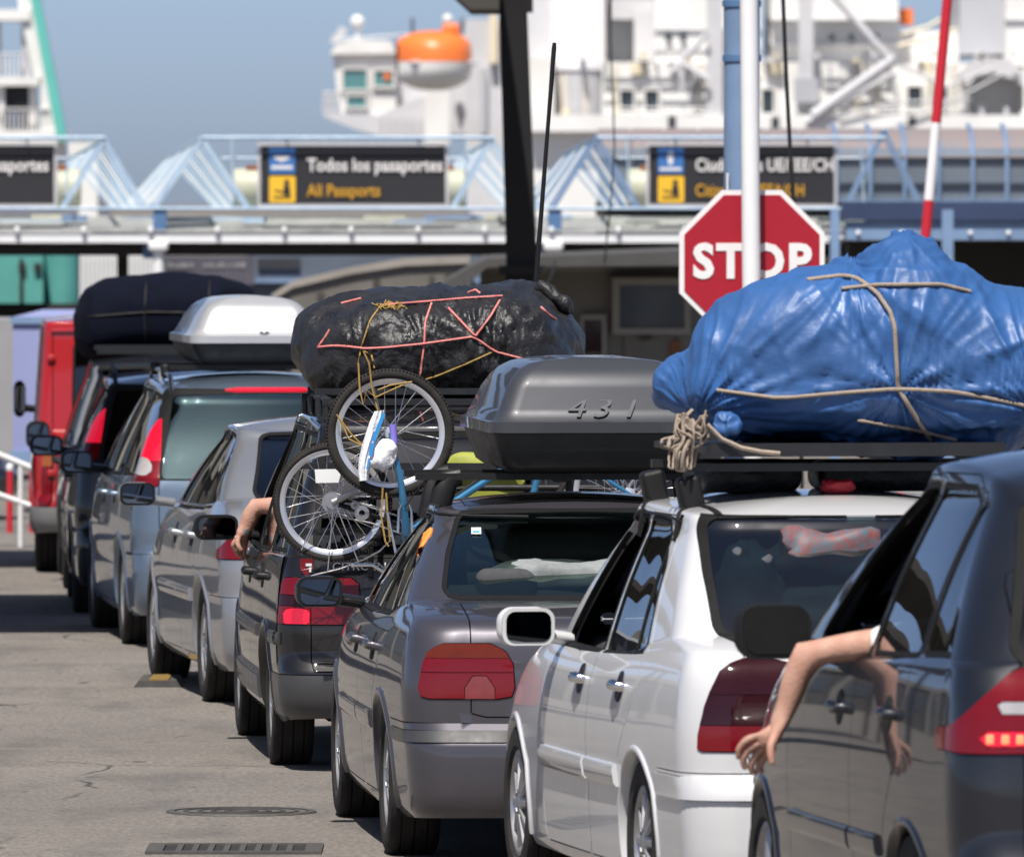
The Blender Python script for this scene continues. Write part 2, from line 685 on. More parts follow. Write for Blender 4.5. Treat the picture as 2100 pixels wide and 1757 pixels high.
    def normals(s):
        VA = np.array(s.V)
        N = np.zeros_like(VA)
        for f in s.polys:
            a, b, c = VA[f[0]], VA[f[1]], VA[f[2]]
            n = np.cross(b - a, c - a)
            if len(f) > 3:
                n = n + np.cross(c - a, VA[f[3]] - a)
            for i in f:
                N[i] += n
        # weld coincident vertices
        keys = {}
        for i, v in enumerate(VA):
            keys.setdefault((round(v[0], 5), round(v[1], 5), round(v[2], 5)), []).append(i)
        for ids in keys.values():
            if len(ids) > 1:
                N[ids] = N[ids].sum(0)
        L = np.linalg.norm(N, axis=1)
        L[L == 0] = 1
        s.N = N / L[:, None]
        s.VA = VA

    def part(s, tg, name, mat, parent, gap=0., push=0., flange=.018, mirror=0, fmat=None):
        "faces tagged tg as one mesh; mirror -1/+1 keeps the left/right half"
        idx, vs, fs, ns = {}, [], [], []
        ecount = {}
        for f, t in zip(s.polys, s.tags):
            if t != tg:
                continue
            if mirror:
                cx = sum(s.V[i][0] for i in f) / len(f)
                if cx * mirror < 0:
                    continue
            ff = []
            for i in f:
                key = (round(s.V[i][0], 5), round(s.V[i][1], 5), round(s.V[i][2], 5))
                if key not in idx:
                    idx[key] = len(vs)
                    vs.append(s.VA[i].copy())
                    ns.append(s.N[i])
                j = idx[key]
                if not ff or (ff[-1] != j and ff[0] != j):
                    ff.append(j)
            if len(ff) < 3:
                continue
            fs.append(ff)
            for a, b in zip(ff, ff[1:] + ff[:1]):
                ecount[(a, b)] = 1
        if not fs:
            return None
        bnd = [(a, b) for (a, b) in ecount if (b, a) not in ecount]
        vs = np.array(vs)
        ns = np.array(ns)
        if gap and bnd:
            off = np.zeros_like(vs)
            for a, b in bnd:
                t = vs[b] - vs[a]
                nn = (ns[a] + ns[b])
                d = np.cross(nn, t)          # inward for CCW faces
                l = np.linalg.norm(d)
                if l > 1e-9:
                    off[a] += d / l
                    off[b] += d / l
            l = np.linalg.norm(off, axis=1)
            k = l > 1e-9
            off[k] = off[k] / l[k][:, None] * gap
            vs = vs + off
        vs = vs + ns * push
        mb = MB()
        V = [tuple(v) for v in vs]
        Fs = [tuple(f) for f in fs]
        T = [0] * len(Fs)
        if flange and bnd:
            for a, b in bnd:
                n0 = len(V)
                V += [tuple(vs[a]), tuple(vs[b]), tuple(vs[b] - ns[b] * flange), tuple(vs[a] - ns[a] * flange)]
                Fs.append((n0 + 1, n0, n0 + 3, n0 + 2))
                T.append(1 if fmat else 0)
        me = bpy.data.meshes.new(name)
        me.from_pydata(V, [], Fs)
        me.materials.append(M[mat])
        if fmat:
            me.materials.append(M[fmat])
            me.polygons.foreach_set('material_index', T)
        me.shade_smooth()
        nn = [tuple(v) for v in ns]
        for i in range(len(nn), len(V)):
            nn.append((0., 0., 0.))
        me.update()
        if len(V) > len(ns):
            me.validate()
        cn = []
        try:
            cn = nn[:len(ns)] + [tuple(me.vertices[i].normal) for i in range(len(ns), len(V))]
            me.normals_split_custom_set_from_vertices(cn)
        except Exception:
            pass
        o = bpy.data.objects.new(name, me)
        col.objects.link(o)
        o.parent = parent
        return o

    # surface queries (car space)
    def sx(s, y, z, side=-1):
        h = s.full.ray_cast(Vector((side * 4, y, z)), Vector((-side, 0, 0)))
        return h[0], h[1]

    def ry(s, x, z):
        h = s.full.ray_cast(Vector((x, -6, z)), Vector((0, 1, 0)))
        return h[0], h[1]

    def top(s, x, y):
        h = s.full.ray_cast(Vector((x, y, 5)), Vector((0, 0, -1)))
        return h[0], h[1]

    def strip(s, pts, how, w, th, name, mat, parent, n=None):
        "raised strip along surface points; how: 'L','R' (y,z), 'B' (x,z), 'T' (x,y)"
        n = n or max(8, len(pts) * 6)
        t = np.linspace(0, len(pts) - 1, n)
        a = np.interp(t, range(len(pts)), [p[0] for p in pts])
        b = np.interp(t, range(len(pts)), [p[1] for p in pts])
        L, N = [], []
        for i in range(n):
            h = s.sx(a[i], b[i], -1 if how == 'L' else 1) if how in 'LR' else (s.ry(a[i], b[i]) if how == 'B' else s.top(a[i], b[i]))
            if h[0] is None:
                continue
            L.append(h[0]); N.append(h[1])
        mb = MB()
        vs, fs = [], []
        m = len(L)
        for i in range(m):
            tt = (L[min(i + 1, m - 1)] - L[max(i - 1, 0)]).normalized()
            sd = N[i].cross(tt).normalized()
            for (u, v) in ((-.5, -.3), (-.5, .55), (-.3, 1), (.3, 1), (.5, .55), (.5, -.3)):
                vs.append(L[i] + sd * (u * w) + N[i] * (v * th))
        for i in range(m - 1):
            for k in range(5):
                fs.append((i * 6 + k, i * 6 + k + 1, i * 6 + 6 + k + 1, i * 6 + 6 + k))
        fs.append((0, 1, 2, 3, 4, 5))
        e = (m - 1) * 6
        fs.append((e + 5, e + 4, e + 3, e + 2, e + 1, e))
        mb.add(vs, fs)
        return mb.build(name, mat, parent)


def poly(pts, r=0.):
    return (np.array(pts, float), r)


def f_side(pts, r=.03):
    return lambda V: sdpoly(V[:, [1, 2]], pts) - r


def f_rear(pts, r=.03):
    def f(V):
        q = V[:, [0, 2]].copy()
        q[:, 0] = np.abs(q[:, 0])
        return sdpoly(q, pts) - r
    return f


_wheel_cache = {}


def wheel(root, x, y, Rr, w, style, side):
    key = (Rr, w, style, side)
    if key not in _wheel_cache:
        rim = Rr * .66
        mb = MB()
        h = w / 2
        pr = [(rim, -h * .8), (rim + .02, -h * .98), (Rr * .9, -h), (Rr * .965, -h * .93), (Rr * .99, -h * .8)]
        for gx in (-.5, 0, .5):
            pr += [(Rr, h * (gx - .18)), (Rr, h * (gx - .04)), (Rr - .008, h * (gx - .03)), (Rr - .008, h * (gx + .03)), (Rr, h * (gx + .04)), (Rr, h * (gx + .18))]
        pr += [(Rr * .99, h * .8), (Rr * .965, h * .93), (Rr * .9, h), (rim + .02, h * .98), (rim, h * .8)]
        mb.lathe(pr, (0, 0, 0), (1, 0, 0), 44)
        tyre = mb
        rb = MB()
        o = -side * -1 * h                # outer face along x
        sgn = side
        rb.lathe([(rim + .004, sgn * h * .86), (rim - .012, sgn * h * .88), (rim - .03, sgn * h * .6), (rim - .04, -sgn * h * .8), (rim - .03, -sgn * h * .82), (rim + .002, -sgn * h * .8)], (0, 0, 0), (1, 0, 0), 40, 0, True)
        ns = {'five': 5, 'ten': 10, 'seven': 7, 'steel': 0, 'multi': 14}[style]
        if ns:
            for k in range(ns):
                th = 2 * math.pi * k / ns
                a = Vector((sgn * h * .78, math.cos(th) * .05, math.sin(th) * .05))
                b = Vector((sgn * h * .66, math.cos(th) * (rim - .02), math.sin(th) * (rim - .02)))
                wd = .9 * 2 * math.pi * rim * .62 / ns * .55
                t = Vector((0, -math.sin(th), math.cos(th)))
                vs = []
                for p, ww in ((a, wd * .62), (b, wd * .85)):
                    for u, d in ((-.5, 0), (-.32, .014), (.32, .014), (.5, 0), (.4, -.03), (-.4, -.03)):
                        vs.append(p + t * (u * ww) + Vector((sgn * d, 0, 0)))
                rb.add(vs, [(i, (i + 1) % 6, 6 + (i + 1) % 6, 6 + i) for i in range(6)] + [(5, 4, 3, 2, 1, 0), (6, 7, 8, 9, 10, 11)])
            rb.lathe([(.001, sgn * h * .92), (.035, sgn * h * .9), (.055, sgn * h * .8), (.06, sgn * h * .5), (.001, sgn * h * .5)], (0, 0, 0), (1, 0, 0), 20, 0, False)
        else:
            rb.lathe([(.001, sgn * h * .82), (.05, sgn * h * .8), (.07, sgn * h * .62), (rim * .62, sgn * h * .72), (rim * .8, sgn * h * .78), (rim - .03, sgn * h * .62)], (0, 0, 0), (1, 0, 0), 32, 0, False)
            for k in range(9):
                th = 2 * math.pi * k / 9
                rb.box((sgn * h * .75, math.cos(th) * rim * .72, math.sin(th) * rim * .72), (.016, .05, .03), Matrix.Rotation(th, 3, 'X'))
        bd = MB().lathe([(.001, -sgn * h * .1), (rim - .05, -sgn * h * .1), (rim - .05, -sgn * h * .2), (.001, -sgn * h * .2)], (0, 0, 0), (1, 0, 0), 28, 0, False)
        wo_ = tyre.build('wheel', 'tyre', None)
        ro_ = rb.build('rim', 'alloy', wo_)
        do_ = bd.build('brake_disc', 'dark_metal', wo_)
        _wheel_cache[key] = wo_
        wo_.parent = root
        wo_.location = (x, y, Rr - .004)
        return wo_
    c = copy_tree(_wheel_cache[key], root)
    c.location = (x, y, Rr - .004)
    return c


def seat(root, x, y, z0, w=.5, name='front_seat', lean=12, hgt=.62):
    rot = Matrix.Rotation(R(-lean), 3, 'X')
    b = MB()
    b.rbox((x, y + .22, z0 + .1), (w, .5, .16), .06)
    b.rbox((x, y - .05, z0 + .14 + hgt / 2), (w, .14, hgt), .06, Matrix.Rotation(R(lean), 3, 'X'))
    o = b.build(name, 'seat_cloth', root)
    return o


def headrest(parent, x, y, z):
    b = MB().rbox((x, y, z), (.26, .1, .17), .05)
    b.tube([(x - .05, y, z - .18), (x - .05, y, z)], .006, 6).tube([(x + .05, y, z - .18), (x + .05, y, z)], .006, 6)
    return b.build('headrest', 'seat_cloth', parent)


def mirror(root, sh, c, d, mat, yaw=8, stalk=.12, glassm='mirror_face', r=.06, face='black_plastic'):
    "door mirror on the left: c centre of housing, d size"
    rot = Matrix.Rotation(R(yaw), 3, 'Z')

    def bow(v):
        k = max(0, v.y) / d[1]
        return Vector((v.x * (1 - .25 * k), v.y, v.z * (1 - .3 * k)))
    b = MB().rbox(c, d, r, rot, 4, pw=bow)
    o = b.build('door_mirror', mat, root, 60)
    p = Vector(c) + rot @ Vector((0, -d[1] / 2 + .002, 0))
    ex, ey = rot @ Vector((1, 0, 0)), rot @ Vector((0, 1, 0))
    def rr(w, h, q, n=5):
        return [(sx_ * (w / 2 - q) + q * math.cos(R(a0 + 90 * k / n)), sz_ * (h / 2 - q) + q * math.sin(R(a0 + 90 * k / n))) for sx_, sz_, a0 in ((1, 1, 0), (-1, 1, 90), (-1, -1, 180), (1, -1, 270)) for k in range(n + 1)]
    q = min(r, d[2] * .3)
    MB().prism(rr(d[0] * .97, d[2] * .95, q), p, ex, (0, 0, 1), ey * -.012).build('mirror_frame', face, o)
    MB().prism(rr(d[0] * .83, d[2] * .78, q * .8), p - ey * .0122, ex, (0, 0, 1), ey * -.003).build('mirror_glass', glassm, o)
    e = Vector(c) + Vector((d[0] * .4, d[1] * .1, -d[2] * .25))
    s_ = MB().tube([e, e + Vector((stalk, .04, -.015))], [.05, .045], 10, flat=.6)
    s_.build('mirror_arm', mat, o, 60)
    return o


def handle(sh, y, z, mat, door, side='L', w=.17):
    h = sh.sx(y, z, -1 if side == 'L' else 1)
    if h[0] is None:
        return
    p, n = h[0], h[1]
    b = MB()
    b.tube([p + Vector((0, -w / 2, 0)) - n * .01, p + Vector((0, -w / 2, 0)) + n * .022, p + n * .032, p + Vector((0, w / 2, 0)) + n * .022, p + Vector((0, w / 2, 0)) - n * .01], [.012, .015, .017, .015, .012], 8, flat=1.3)
    o = b.build('handle', mat, door, 60)
    c = MB().lathe([(.001, .004), (w * .33, .0035), (w * .36, -.004)], p, n, 20, 0, False)
    c.build('handle_recess', 'black_plastic', o)
    return o


def arch(sh, root, yc, zc, Ra, mat, sides=('L', 'R'), w=.02):
    for sd in sides:
        pts, vs, fs = [], [], []
        L = []
        for k in range(33):
            th = R(-18 + 216 * k / 32)
            h = sh.sx(yc + math.cos(th) * (Ra + .004), zc + math.sin(th) * (Ra + .004), -1 if sd == 'L' else 1)
            if h[0] is None or h[1].z < -.7:
                continue
            L.append((h[0], h[1], Vector((0, math.cos(th), math.sin(th)))))
        sg = -1 if sd == 'L' else 1
        for p, n, rd in L:
            for a, d in ((.022, -.002), (.016, .007), (-.004, .010), (-.012, .006), (-.014, -.05)):
                vs.append(p + rd * a * (w / .02) + Vector((sg, 0, 0)) * d)
        for i in range(len(L) - 1):
            for k in range(4):
                fs.append((i * 5 + k, i * 5 + k + 1, i * 5 + 6 + k, i * 5 + 5 + k))
        MB().add(vs, fs).build('wheel_arch_lip', mat, root, 70)


def liner(sh, root, sp):
    "inner fenders and floor that close the car from below"
    W = sp['W']
    b = MB()
    y0, y1 = -sp['ro'] + .16, sp['wb'] + sp['Ra'] + .04
    z0 = sp['zs'] + .015
    Ra, zc = sp['Ra'], sp['Rw']
    wi = W - .27
    b.bbox(-wi, wi, y0, y1, z0, z0 + .04)
    # side skirts floor between the wheels
    for sg in (-1, 1):
        b.bbox(sg * wi, sg * (W - .1), Ra + .02, sp['wb'] - Ra - .02, z0, z0 + .03)
        b.bbox(sg * (wi - .02), sg * wi, y0, y1, z0, z0 + .46)
        b.bbox(sg * wi, sg * (W - .13), -Ra - .04, -Ra - .02, z0, z0 + .35)
        for yc in (0, sp['wb']):
            vs, fs = [], []
            n = 16
            for k in range(n + 1):
                th = math.pi * k / n
                for xx in (sg * wi, sg * (W - .06)):
                    vs.append((xx, yc + math.cos(th) * (Ra + .02), zc + math.sin(th) * (Ra + .02)))
            fs = [(2 * k, 2 * k + 1, 2 * k + 3, 2 * k + 2) for k in range(n)]
            b.add(vs, fs)
    b.tube([(-wi, 0, zc), (wi, 0, zc)], .04, 8)
    b.tube([(.35, y0 + .1, z0 - .06), (.35, y0 + .7, z0 - .03)], .09, 10)
    b.tube([(.45, y0 - .06, z0 - .05), (.45, y0 + .3, z0 - .05)], .03, 10)
    return b.build('underbody', 'under', root)


def cabin(root, sp, rows=2):
    zf = sp['zs'] + .1
    w = sp['W'] - .14
    b = MB()
    b.bbox(-w, w, sp['yR0'] + .2, sp['yF0'] - .3, zf, zf + .05)
    yd = sp['yF0'] - .45
    zb = float(np.interp(yd, *zip(*sp['gb'])))
    b.rbox((0, yd, zb - .1), (2 * w - .06, .5, .22), .08)
    b.rbox((0, yd - .3, zb - .35), (.3, .5, .4), .08)
    o = b.build('dashboard', 'cabin', root)
    st = MB()
    c = Vector((-.36, yd - .38, zb - .06))
    q = Matrix.Rotation(R(65), 3, 'X')
    st.tube([c + q @ Vector((math.cos(a) * .18, math.sin(a) * .18, 0)) for a in np.linspace(0, 2 * math.pi, 25)[:-1]], .014, 8, True)
    st.tube([c + q @ Vector((-.17, 0, 0)), c + q @ Vector((.17, 0, 0))], .016, 6)
    st.tube([c, c + Vector((0, .3, -.1))], .03, 8)
    st.build('steering_wheel', 'black_plastic', o)
    zs_ = zf + sp.get('seatlift', .12)
    yfs = sp.get('yfs', yd - 1.05)
    for sx_ in (-.37, .37):
        s_ = seat(root, sx_, yfs, zs_)
        headrest(s_, sx_, yfs - .13, zs_ + .8)
    if rows > 1:
        yr = yfs - .86
        s_ = seat(root, 0, yr, zs_, 2 * w - .2, 'rear_seat', 14, .56)
        for sx_ in (-.36, .36):
            headrest(s_, sx_, yr - .13, zs_ + .68)
    if sp.get('shelf'):
        ys, z = sp['shelf']
        MB().bbox(-w + .06, w - .06, sp['yR0'] + .06, ys, z - .02, z).build('parcel_shelf', 'cabin', root)
# ---------------------------------------------------------------- road
def asphalt():
    m = bpy.data.materials.new('asphalt')
    m.use_nodes = True
    nt = m.node_tree
    N, L = nt.nodes.new, nt.links.new
    b = nt.nodes['Principled BSDF']
    b.inputs['Roughness'].default_value = .85
    tc = N('ShaderNodeTexCoord')
    def nz(scale, detail=6, sc=(1, 1, 1), rough=.6):
        mp = N('ShaderNodeMapping'); mp.inputs['Scale'].default_value = sc
        L(tc.outputs['Object'], mp.inputs[0])
        n = N('ShaderNodeTexNoise'); n.inputs['Scale'].default_value = scale; n.inputs['Detail'].default_value = detail; n.inputs['Roughness'].default_value = rough
        L(mp.outputs[0], n.inputs['Vector'])
        return n.outputs[0]
    def ramp(v, a, c, lo=0., hi=1.):
        r = N('ShaderNodeMapRange'); r.inputs[1].default_value = a; r.inputs[2].default_value = c; r.inputs[3].default_value = lo; r.inputs[4].default_value = hi
        L(v, r.inputs[0]); return r.outputs[0]
    def mix(f, a, c):
        x = N('ShaderNodeMix'); x.data_type = 'RGBA'
        for s, v in ((6, a), (7, c)):
            if isinstance(v, tuple): x.inputs[s].default_value = (*v, 1)
            else: L(v, x.inputs[s])
        L(f, x.inputs[0]); return x.outputs[2]
    c = mix(ramp(nz(.35, 5), .35, .65), (.168, .148, .128), (.21, .187, .16))
    c = mix(ramp(nz(34, 4, (1, .35, 1)), .38, .66, 0, .85), c, (.095, .089, .084))       # aggregate
    c = mix(ramp(nz(60, 3, (1, .4, 1)), .56, .72, 0, .7), c, (.30, .28, .255))
    c = mix(ramp(nz(2.2, 7, (1, .3, 1)), .48, .70, 0, .7), c, (.085, .080, .076))       # oil and tyre stains
    c = mix(ramp(nz(.5, 4, (.25, 1.6, 1)), .56, .64, 0, .35), c, (.205, .19, .165))
    c = mix(ramp(nz(7, 3, (1, .5, 1)), .64, .72, 0, .75), c, (.055, .052, .05))     # drips
    # cracks
    mp = N('ShaderNodeMapping'); mp.inputs['Scale'].default_value = (.55, .22, 1)
    L(tc.outputs['Object'], mp.inputs[0])
    wz = N('ShaderNodeTexNoise'); wz.inputs['Scale'].default_value = 3; wz.inputs['Detail'].default_value = 4
    L(mp.outputs[0], wz.inputs['Vector'])
    ad = N('ShaderNodeMix'); ad.data_type = 'RGBA'; ad.blend_type = 'ADD'; ad.inputs[0].default_value = .25
    L(mp.outputs[0], ad.inputs[6]); L(wz.outputs['Color'], ad.inputs[7])
    vo = N('ShaderNodeTexVoronoi'); vo.feature = 'DISTANCE_TO_EDGE'; vo.inputs['Scale'].default_value = 1.0
    L(ad.outputs[2], vo.inputs['Vector'])
    ck = ramp(vo.outputs['Distance'], .002, .008, 1, 0)
    gate = ramp(nz(.4, 3), .50, .57)
    mu = N('ShaderNodeMath'); mu.operation = 'MULTIPLY'; L(ck, mu.inputs[0]); L(gate, mu.inputs[1])
    c = mix(mu.outputs[0], c, (.045, .043, .042))
    L(c, b.inputs['Base Color'])
    bp = N('ShaderNodeBump'); bp.inputs['Strength'].default_value = .5; bp.inputs['Distance'].default_value = .008
    L(nz(120, 4), bp.inputs['Height'])
    L(bp.outputs[0], b.inputs['Normal'])
    M['asphalt'] = m
asphalt()
ys = [-200, 0, 20] + list(np.arange(30, 120, 1.0)) + [130, 200, 400, 1000, 3000]
xs = [-1500, -300, -60, -20, -10, -5, 0, 5, 10, 20, 60, 300, 1500]
b = MB()
b.add([(x, y, gz(y)) for y in ys for x in xs], [(j * len(xs) + i, j * len(xs) + i + 1, (j + 1) * len(xs) + i + 1, (j + 1) * len(xs) + i) for j in range(len(ys) - 1) for i in range(len(xs) - 1)])
tag(b.build('road', 'asphalt', None, 0), kind='structure')
# ---------------------------------------------------------------- the queue of vehicles
CARS = {}
pm('tape_blue_', (.03, .3, .5), .5)
paint('paint_mauve', (.074, .070, .083), .5, .34)
paint('paint_white', (.60, .605, .615), .0, .3)
paint('paint_black', (.006, .005, .006), .0, .4)
paint('paint_silver', (.34, .35, .37), .6, .36)
paint('paint_steel', (.15, .20, .27), .6, .36)
paint('paint_graphite', (.014, .015, .018), .2, .4)
paint('paint_dkgreen', (.010, .012, .014), .2, .4)
paint('paint_red', (.37, .012, .016), 0, .35)
paint('paint_navy', (.009, .011, .017), .25, .4)
pm('grey_bumper', (.05, .05, .053), .45, coat=.3, var=.3, vs=8, rv=.2)
pm('grey_trim', (.20, .20, .205), .45, var=.2)

def place(X, D, rz, W):
    "root location from the outer face of the rear left wheel"
    c, s = math.cos(R(rz)), math.sin(R(rz))
    x, y = X + (W - .03) * c, D + (W - .03) * s
    return Vector((x, y, gz(y)))

def build_car(name, sp, loc, rz, label):
    root = thing(name, loc, label, sp['cat'], 'vehicles queuing in the lane', R(rz))
    sh = Shell(sp)
    Ra, zc = sp['Ra'], sp['Rw']
    for yc in (0, sp['wb']):
        sh.cut(lambda V, yc=yc: np.hypot(V[:, 1] - yc, V[:, 2] - zc) - Ra, 'hole', (0, 1))
    for i, (pts, r, kind) in enumerate(sp['sidewin']):
        sh.cut(f_side(pts, r), 'sw%d' % i, (1, 2), (1,))
        sh.cut(f_side(pts, r + sp.get('sealw', .018)), 'seal', (1, 2), (1,))
    pts, r = sp['rearwin']
    sh.cut(f_rear(pts, r), 'rw', (1, 2), (0,))
    sh.cut(f_rear(pts, r + sp.get('rsealw', .016)), 'seal', (1, 2), (0,))
    pts, r = sp['frontwin']
    sh.cut(f_rear(pts, r), 'ww', (1, 2), (2,))
    for t, fn, z, g, only in sp.get('cuts', []):
        sh.cut(fn, t, z, g, only)
    for i, (pts, r) in enumerate(sp['doors']):
        sh.cut(f_side(pts, r), 'door%d' % i, (0, 1, 2), (1,))
    sh.normals()
    pt = sp['paint']
    body = sh.part('body', 'body', pt, root, .0025, 0, .03)
    sh.part('seal', 'window_seal', 'rubber', body, 0, .0015, .02)
    gl = sp.get('glass', 'glass')
    rw = sh.part('rw', 'rear_window', sp.get('rglass', gl), root, 0, -.004, 0)
    sh.part('ww', 'windscreen', 'glass_clear', root, 0, -.004, 0)
    doors = {}
    for i in range(len(sp['doors'])):
        for sd in (-1, 1):
            doors[i, sd] = sh.part('door%d' % i, 'door', pt, root, .003, 0, .03, sd)
    for i, (pts, r, kind) in enumerate(sp['sidewin']):
        for sd in (-1, 1):
            if kind == 'open' and sd < 0:
                continue
            if isinstance(kind, int):
                sh.part('sw%d' % i, 'window', gl, doors[kind, sd] or root, 0, -.004, 0, sd)
            else:
                sh.part('sw%d' % i, 'side_window', gl, root, 0, -.004, 0, sd)
    for t, nm, mt, par, gap, push in sp.get('parts', []):
        p_ = root if par is None else doors.get(par, root)
        for sd in ((-1, 1) if ('lamp' in nm or nm == 'rear_door') else (0,)):
            o = sh.part(t, nm, mt, p_, gap, push, .03, sd)
    liner(sh, root, sp)
    cabin(root, sp, sp.get('rowsn', 2))
    for yc in (0, sp['wb']):
        for sd in (-1, 1):
            wheel(root, sd * (sp['W'] - .035 - sp.get('tw', .2) / 2), yc, sp['Rw'], sp.get('tw', .2), sp.get('style', 'five'), sd)
        arch(sh, root, yc, zc, Ra, sp.get('archm', pt), ('L', 'R'), sp.get('archw', .016))
    for i in doors:
        if doors[i] and i in sp.get('handles', {}):
            y, z = sp['handles'][i]
            handle(sh, y, z, sp.get('handlem', pt), doors[i], 'L' if i[1] < 0 else 'R')
    CARS[root.name] = (root, sh, doors)
    return root, sh, doors

ALL4 = (0, 1, 2, 3)
def box_rear(x0, x1, z0, z1, ymax=99):
    return lambda V: np.maximum.reduce([x0 - np.abs(V[:, 0]), np.abs(V[:, 0]) - x1, V[:, 2] - z1, z0 - V[:, 2], V[:, 1] - ymax])

def lamp_poly(pts, r, ymax):
    return lambda V: np.maximum(sdpoly(np.stack([np.abs(V[:, 0]), V[:, 2]], 1), pts) - r, V[:, 1] - ymax)

def hh(h, d):
    r = {}
    for i, v in enumerate(h):
        r[i, -1] = v
        r[i, 1] = v
    return r

# ---- mauve grey saloon (roof box) -------------------------------------------------
sp = dict(cat='car', paint='paint_mauve', wb=2.83, ro=1.02, fo=.86, W=.90, zs=.18, zr=.20, Ra=.345, Rw=.318, tw=.215, style='ten', nb=12,
    rows=[(0, .93, .055, .14), (.05, .955, .02, .05), (.14, .965, .004, .01), (.30, .978, 0, 0), (.40, .985, .004, .02), (.44, .99, .05, .07), (.6, 1., .05, .12), (.78, .99, .055, .2), (.9, .968, .07, .3), (.96, .95, .095, .38), (1., .925, .14, .5)],
    ztop=[(-1.05, .985), (-.4, .985), (.4, .96), (1.4, .94), (2.3, .925), (3.0, .85), (3.7, .68)],
    gb=[(-.25, 1.045), (.2, 1.0), (.7, .965), (2.0, .955), (2.5, 1.0)],
    gr=[(.4, 1.345), (.8, 1.385), (1.3, 1.40), (1.9, 1.375)], crown=.045,
    yR0=-.28, yR1=.80, yF0=2.5, yF1=1.62, w0=.80, w1=.555, gc=(.2, .2), gfc=(.2, .2), cpil=.08, tr=.07, rb=.07, grb=.12, kx=.84,
    sidewin=[([(.25, 1.005), (.98, .99), (.93, 1.31), (.72, 1.31), (.55, 1.26)], .02, 0), ([(1.10, .985), (1.98, .985), (1.42, 1.29), (1.30, 1.315), (1.04, 1.315)], .02, 1)],
    rearwin=([(-.2, 1.09), (.585, 1.09), (.545, 1.2), (.465, 1.335), (-.2, 1.35)], .03),
    frontwin=([(-.2, 1.06), (.6, 1.06), (.48, 1.32), (-.2, 1.33)], .03),
    doors=[([(1.04, .25), (1.04, .96), (.985, 1.352), (.62, 1.352), (.12, 1.0), (.16, .8), (.36, .62), (.40, .25)], .012), ([(1.065, .25), (1.065, .96), (1.01, 1.352), (1.38, 1.352), (2.12, .985), (2.12, .3), (2.09, .25)], .012)],
    handles={(0, -1): (.42, .835), (1, -1): (1.28, .83), (0, 1): (.42, .835), (1, 1): (1.28, .83)},
    shelf=(.35, 1.03), rglass='glass_saloon')
LB = [(.43, .695), (.44, .83), (.50, .872), (.70, .872), (.745, .84), (.775, .695)]
sp['cuts'] = [('lamp', lamp_poly(LB, .022, -.72), (0, 1), (0, 1), ('body',)),
    ('l_amber', box_rear(0, 2, .835, 2), ALL4, (0, 1, 2), ('lamp',)),
    ('l_band', box_rear(0, 2, .775, .835), ALL4, (0, 1, 2), ('lamp',)),
    ('l_rev', box_rear(.49, .61, 0, .765), ALL4, (0, 1, 2), ('lamp',)),
    ('strip', lambda V: np.maximum.reduce([V[:, 2] - .545, .49 - V[:, 2], V[:, 1] + .36]), (0,), (0, 1), ('body',)),
    ('lid', lambda V: np.maximum.reduce([np.abs(V[:, 0]) - .585, .60 - V[:, 2], V[:, 1] + .33]), (0, 1), (0, 1), ('body',)),
    ('bumper', lambda V: np.maximum.reduce([V[:, 2] - .575, V[:, 1] + .345]), (0,), (0, 1), ('body',)),
    ('fbumper', lambda V: np.maximum.reduce([V[:, 2] - .56, 3.18 - V[:, 1]]), (0,), (1, 2), ('body',)),
    ('sunroof', lambda V: sdpoly(V[:, [0, 1]], [(-.43, .92), (.43, .92), (.43, 1.42), (-.43, 1.42)]) - .03, (3,), (0, 1, 2), ('body',)),
    ('hl', lambda V: np.maximum.reduce([.42 - np.abs(V[:, 0]), .56 - V[:, 2], V[:, 2] - .72, 3.2 - V[:, 1]]), (0, 1), (1, 2), ('body',))]
sp['parts'] = [('lamp', 'tail_lamp', 'lamp_red', None, .002, .006), ('l_amber', 'tail_lamp_indicator', 'lamp_amber_red', None, .001, .006), ('l_band', 'tail_lamp_band', 'lamp_red', None, .001, .007), ('l_rev', 'reversing_lamp', 'lamp_pink', None, .001, .006),
    ('strip', 'bumper_strip', 'grey_bumper', None, .001, .008), ('lid', 'boot_lid', 'paint_mauve', None, .003, 0), ('bumper', 'rear_bumper', 'paint_mauve', None, .002, .002), ('fbumper', 'front_bumper', 'paint_mauve', None, .002, 0), ('sunroof', 'sunroof', 'black_gloss', None, .002, 0), ('hl', 'headlamp', 'headlamp', None, .002, .003)]
root, sh, doors = build_car('saloon_car', sp, place(-.528, 46.1, 4.9, .9), 4.9, 'mauve grey saloon with brown red tail lamps, carrying the grey roof box')
for dk in ((0, -1), (1, -1)):
    y0, y1 = ((.40, 1.03) if dk[0] == 0 else (1.075, 2.10))
    sh.strip([(y0, .535), (y1, .535)], 'L', .075, .016, 'side_moulding', 'paint_mauve', doors[dk])
mirror(root, sh, (-1.005, 1.92, 1.005), (.20, .12, .135), 'paint_graphite', 4, .11)
sh.strip([(.5, 1.342), (.9, 1.366), (1.4, 1.366)], 'L', .012, .008, 'roof_gutter', 'black_plastic', root)
q = root.matrix_basis.inverted() @ P(968, 1086, 46.9)
h = sh.ry(q.x, q.z)
ez = (Vector((0, 0, 1)) - h[1] * h[1].z).normalized()
MB().prism([(-.02, -.045), (.02, -.045), (.02, .045), (-.02, .045)], h[0] + h[1] * .001, ez.cross(h[1]).normalized(), ez, h[1] * .002).build('window_sticker', 'white_plastic', root)
MB().prism([(-.014, -.03), (.014, -.03), (.014, -.005), (-.014, -.005)], h[0] + h[1] * .0032, ez.cross(h[1]).normalized(), ez, h[1] * .0008).build('sticker_print', 'tape_blue_', root)

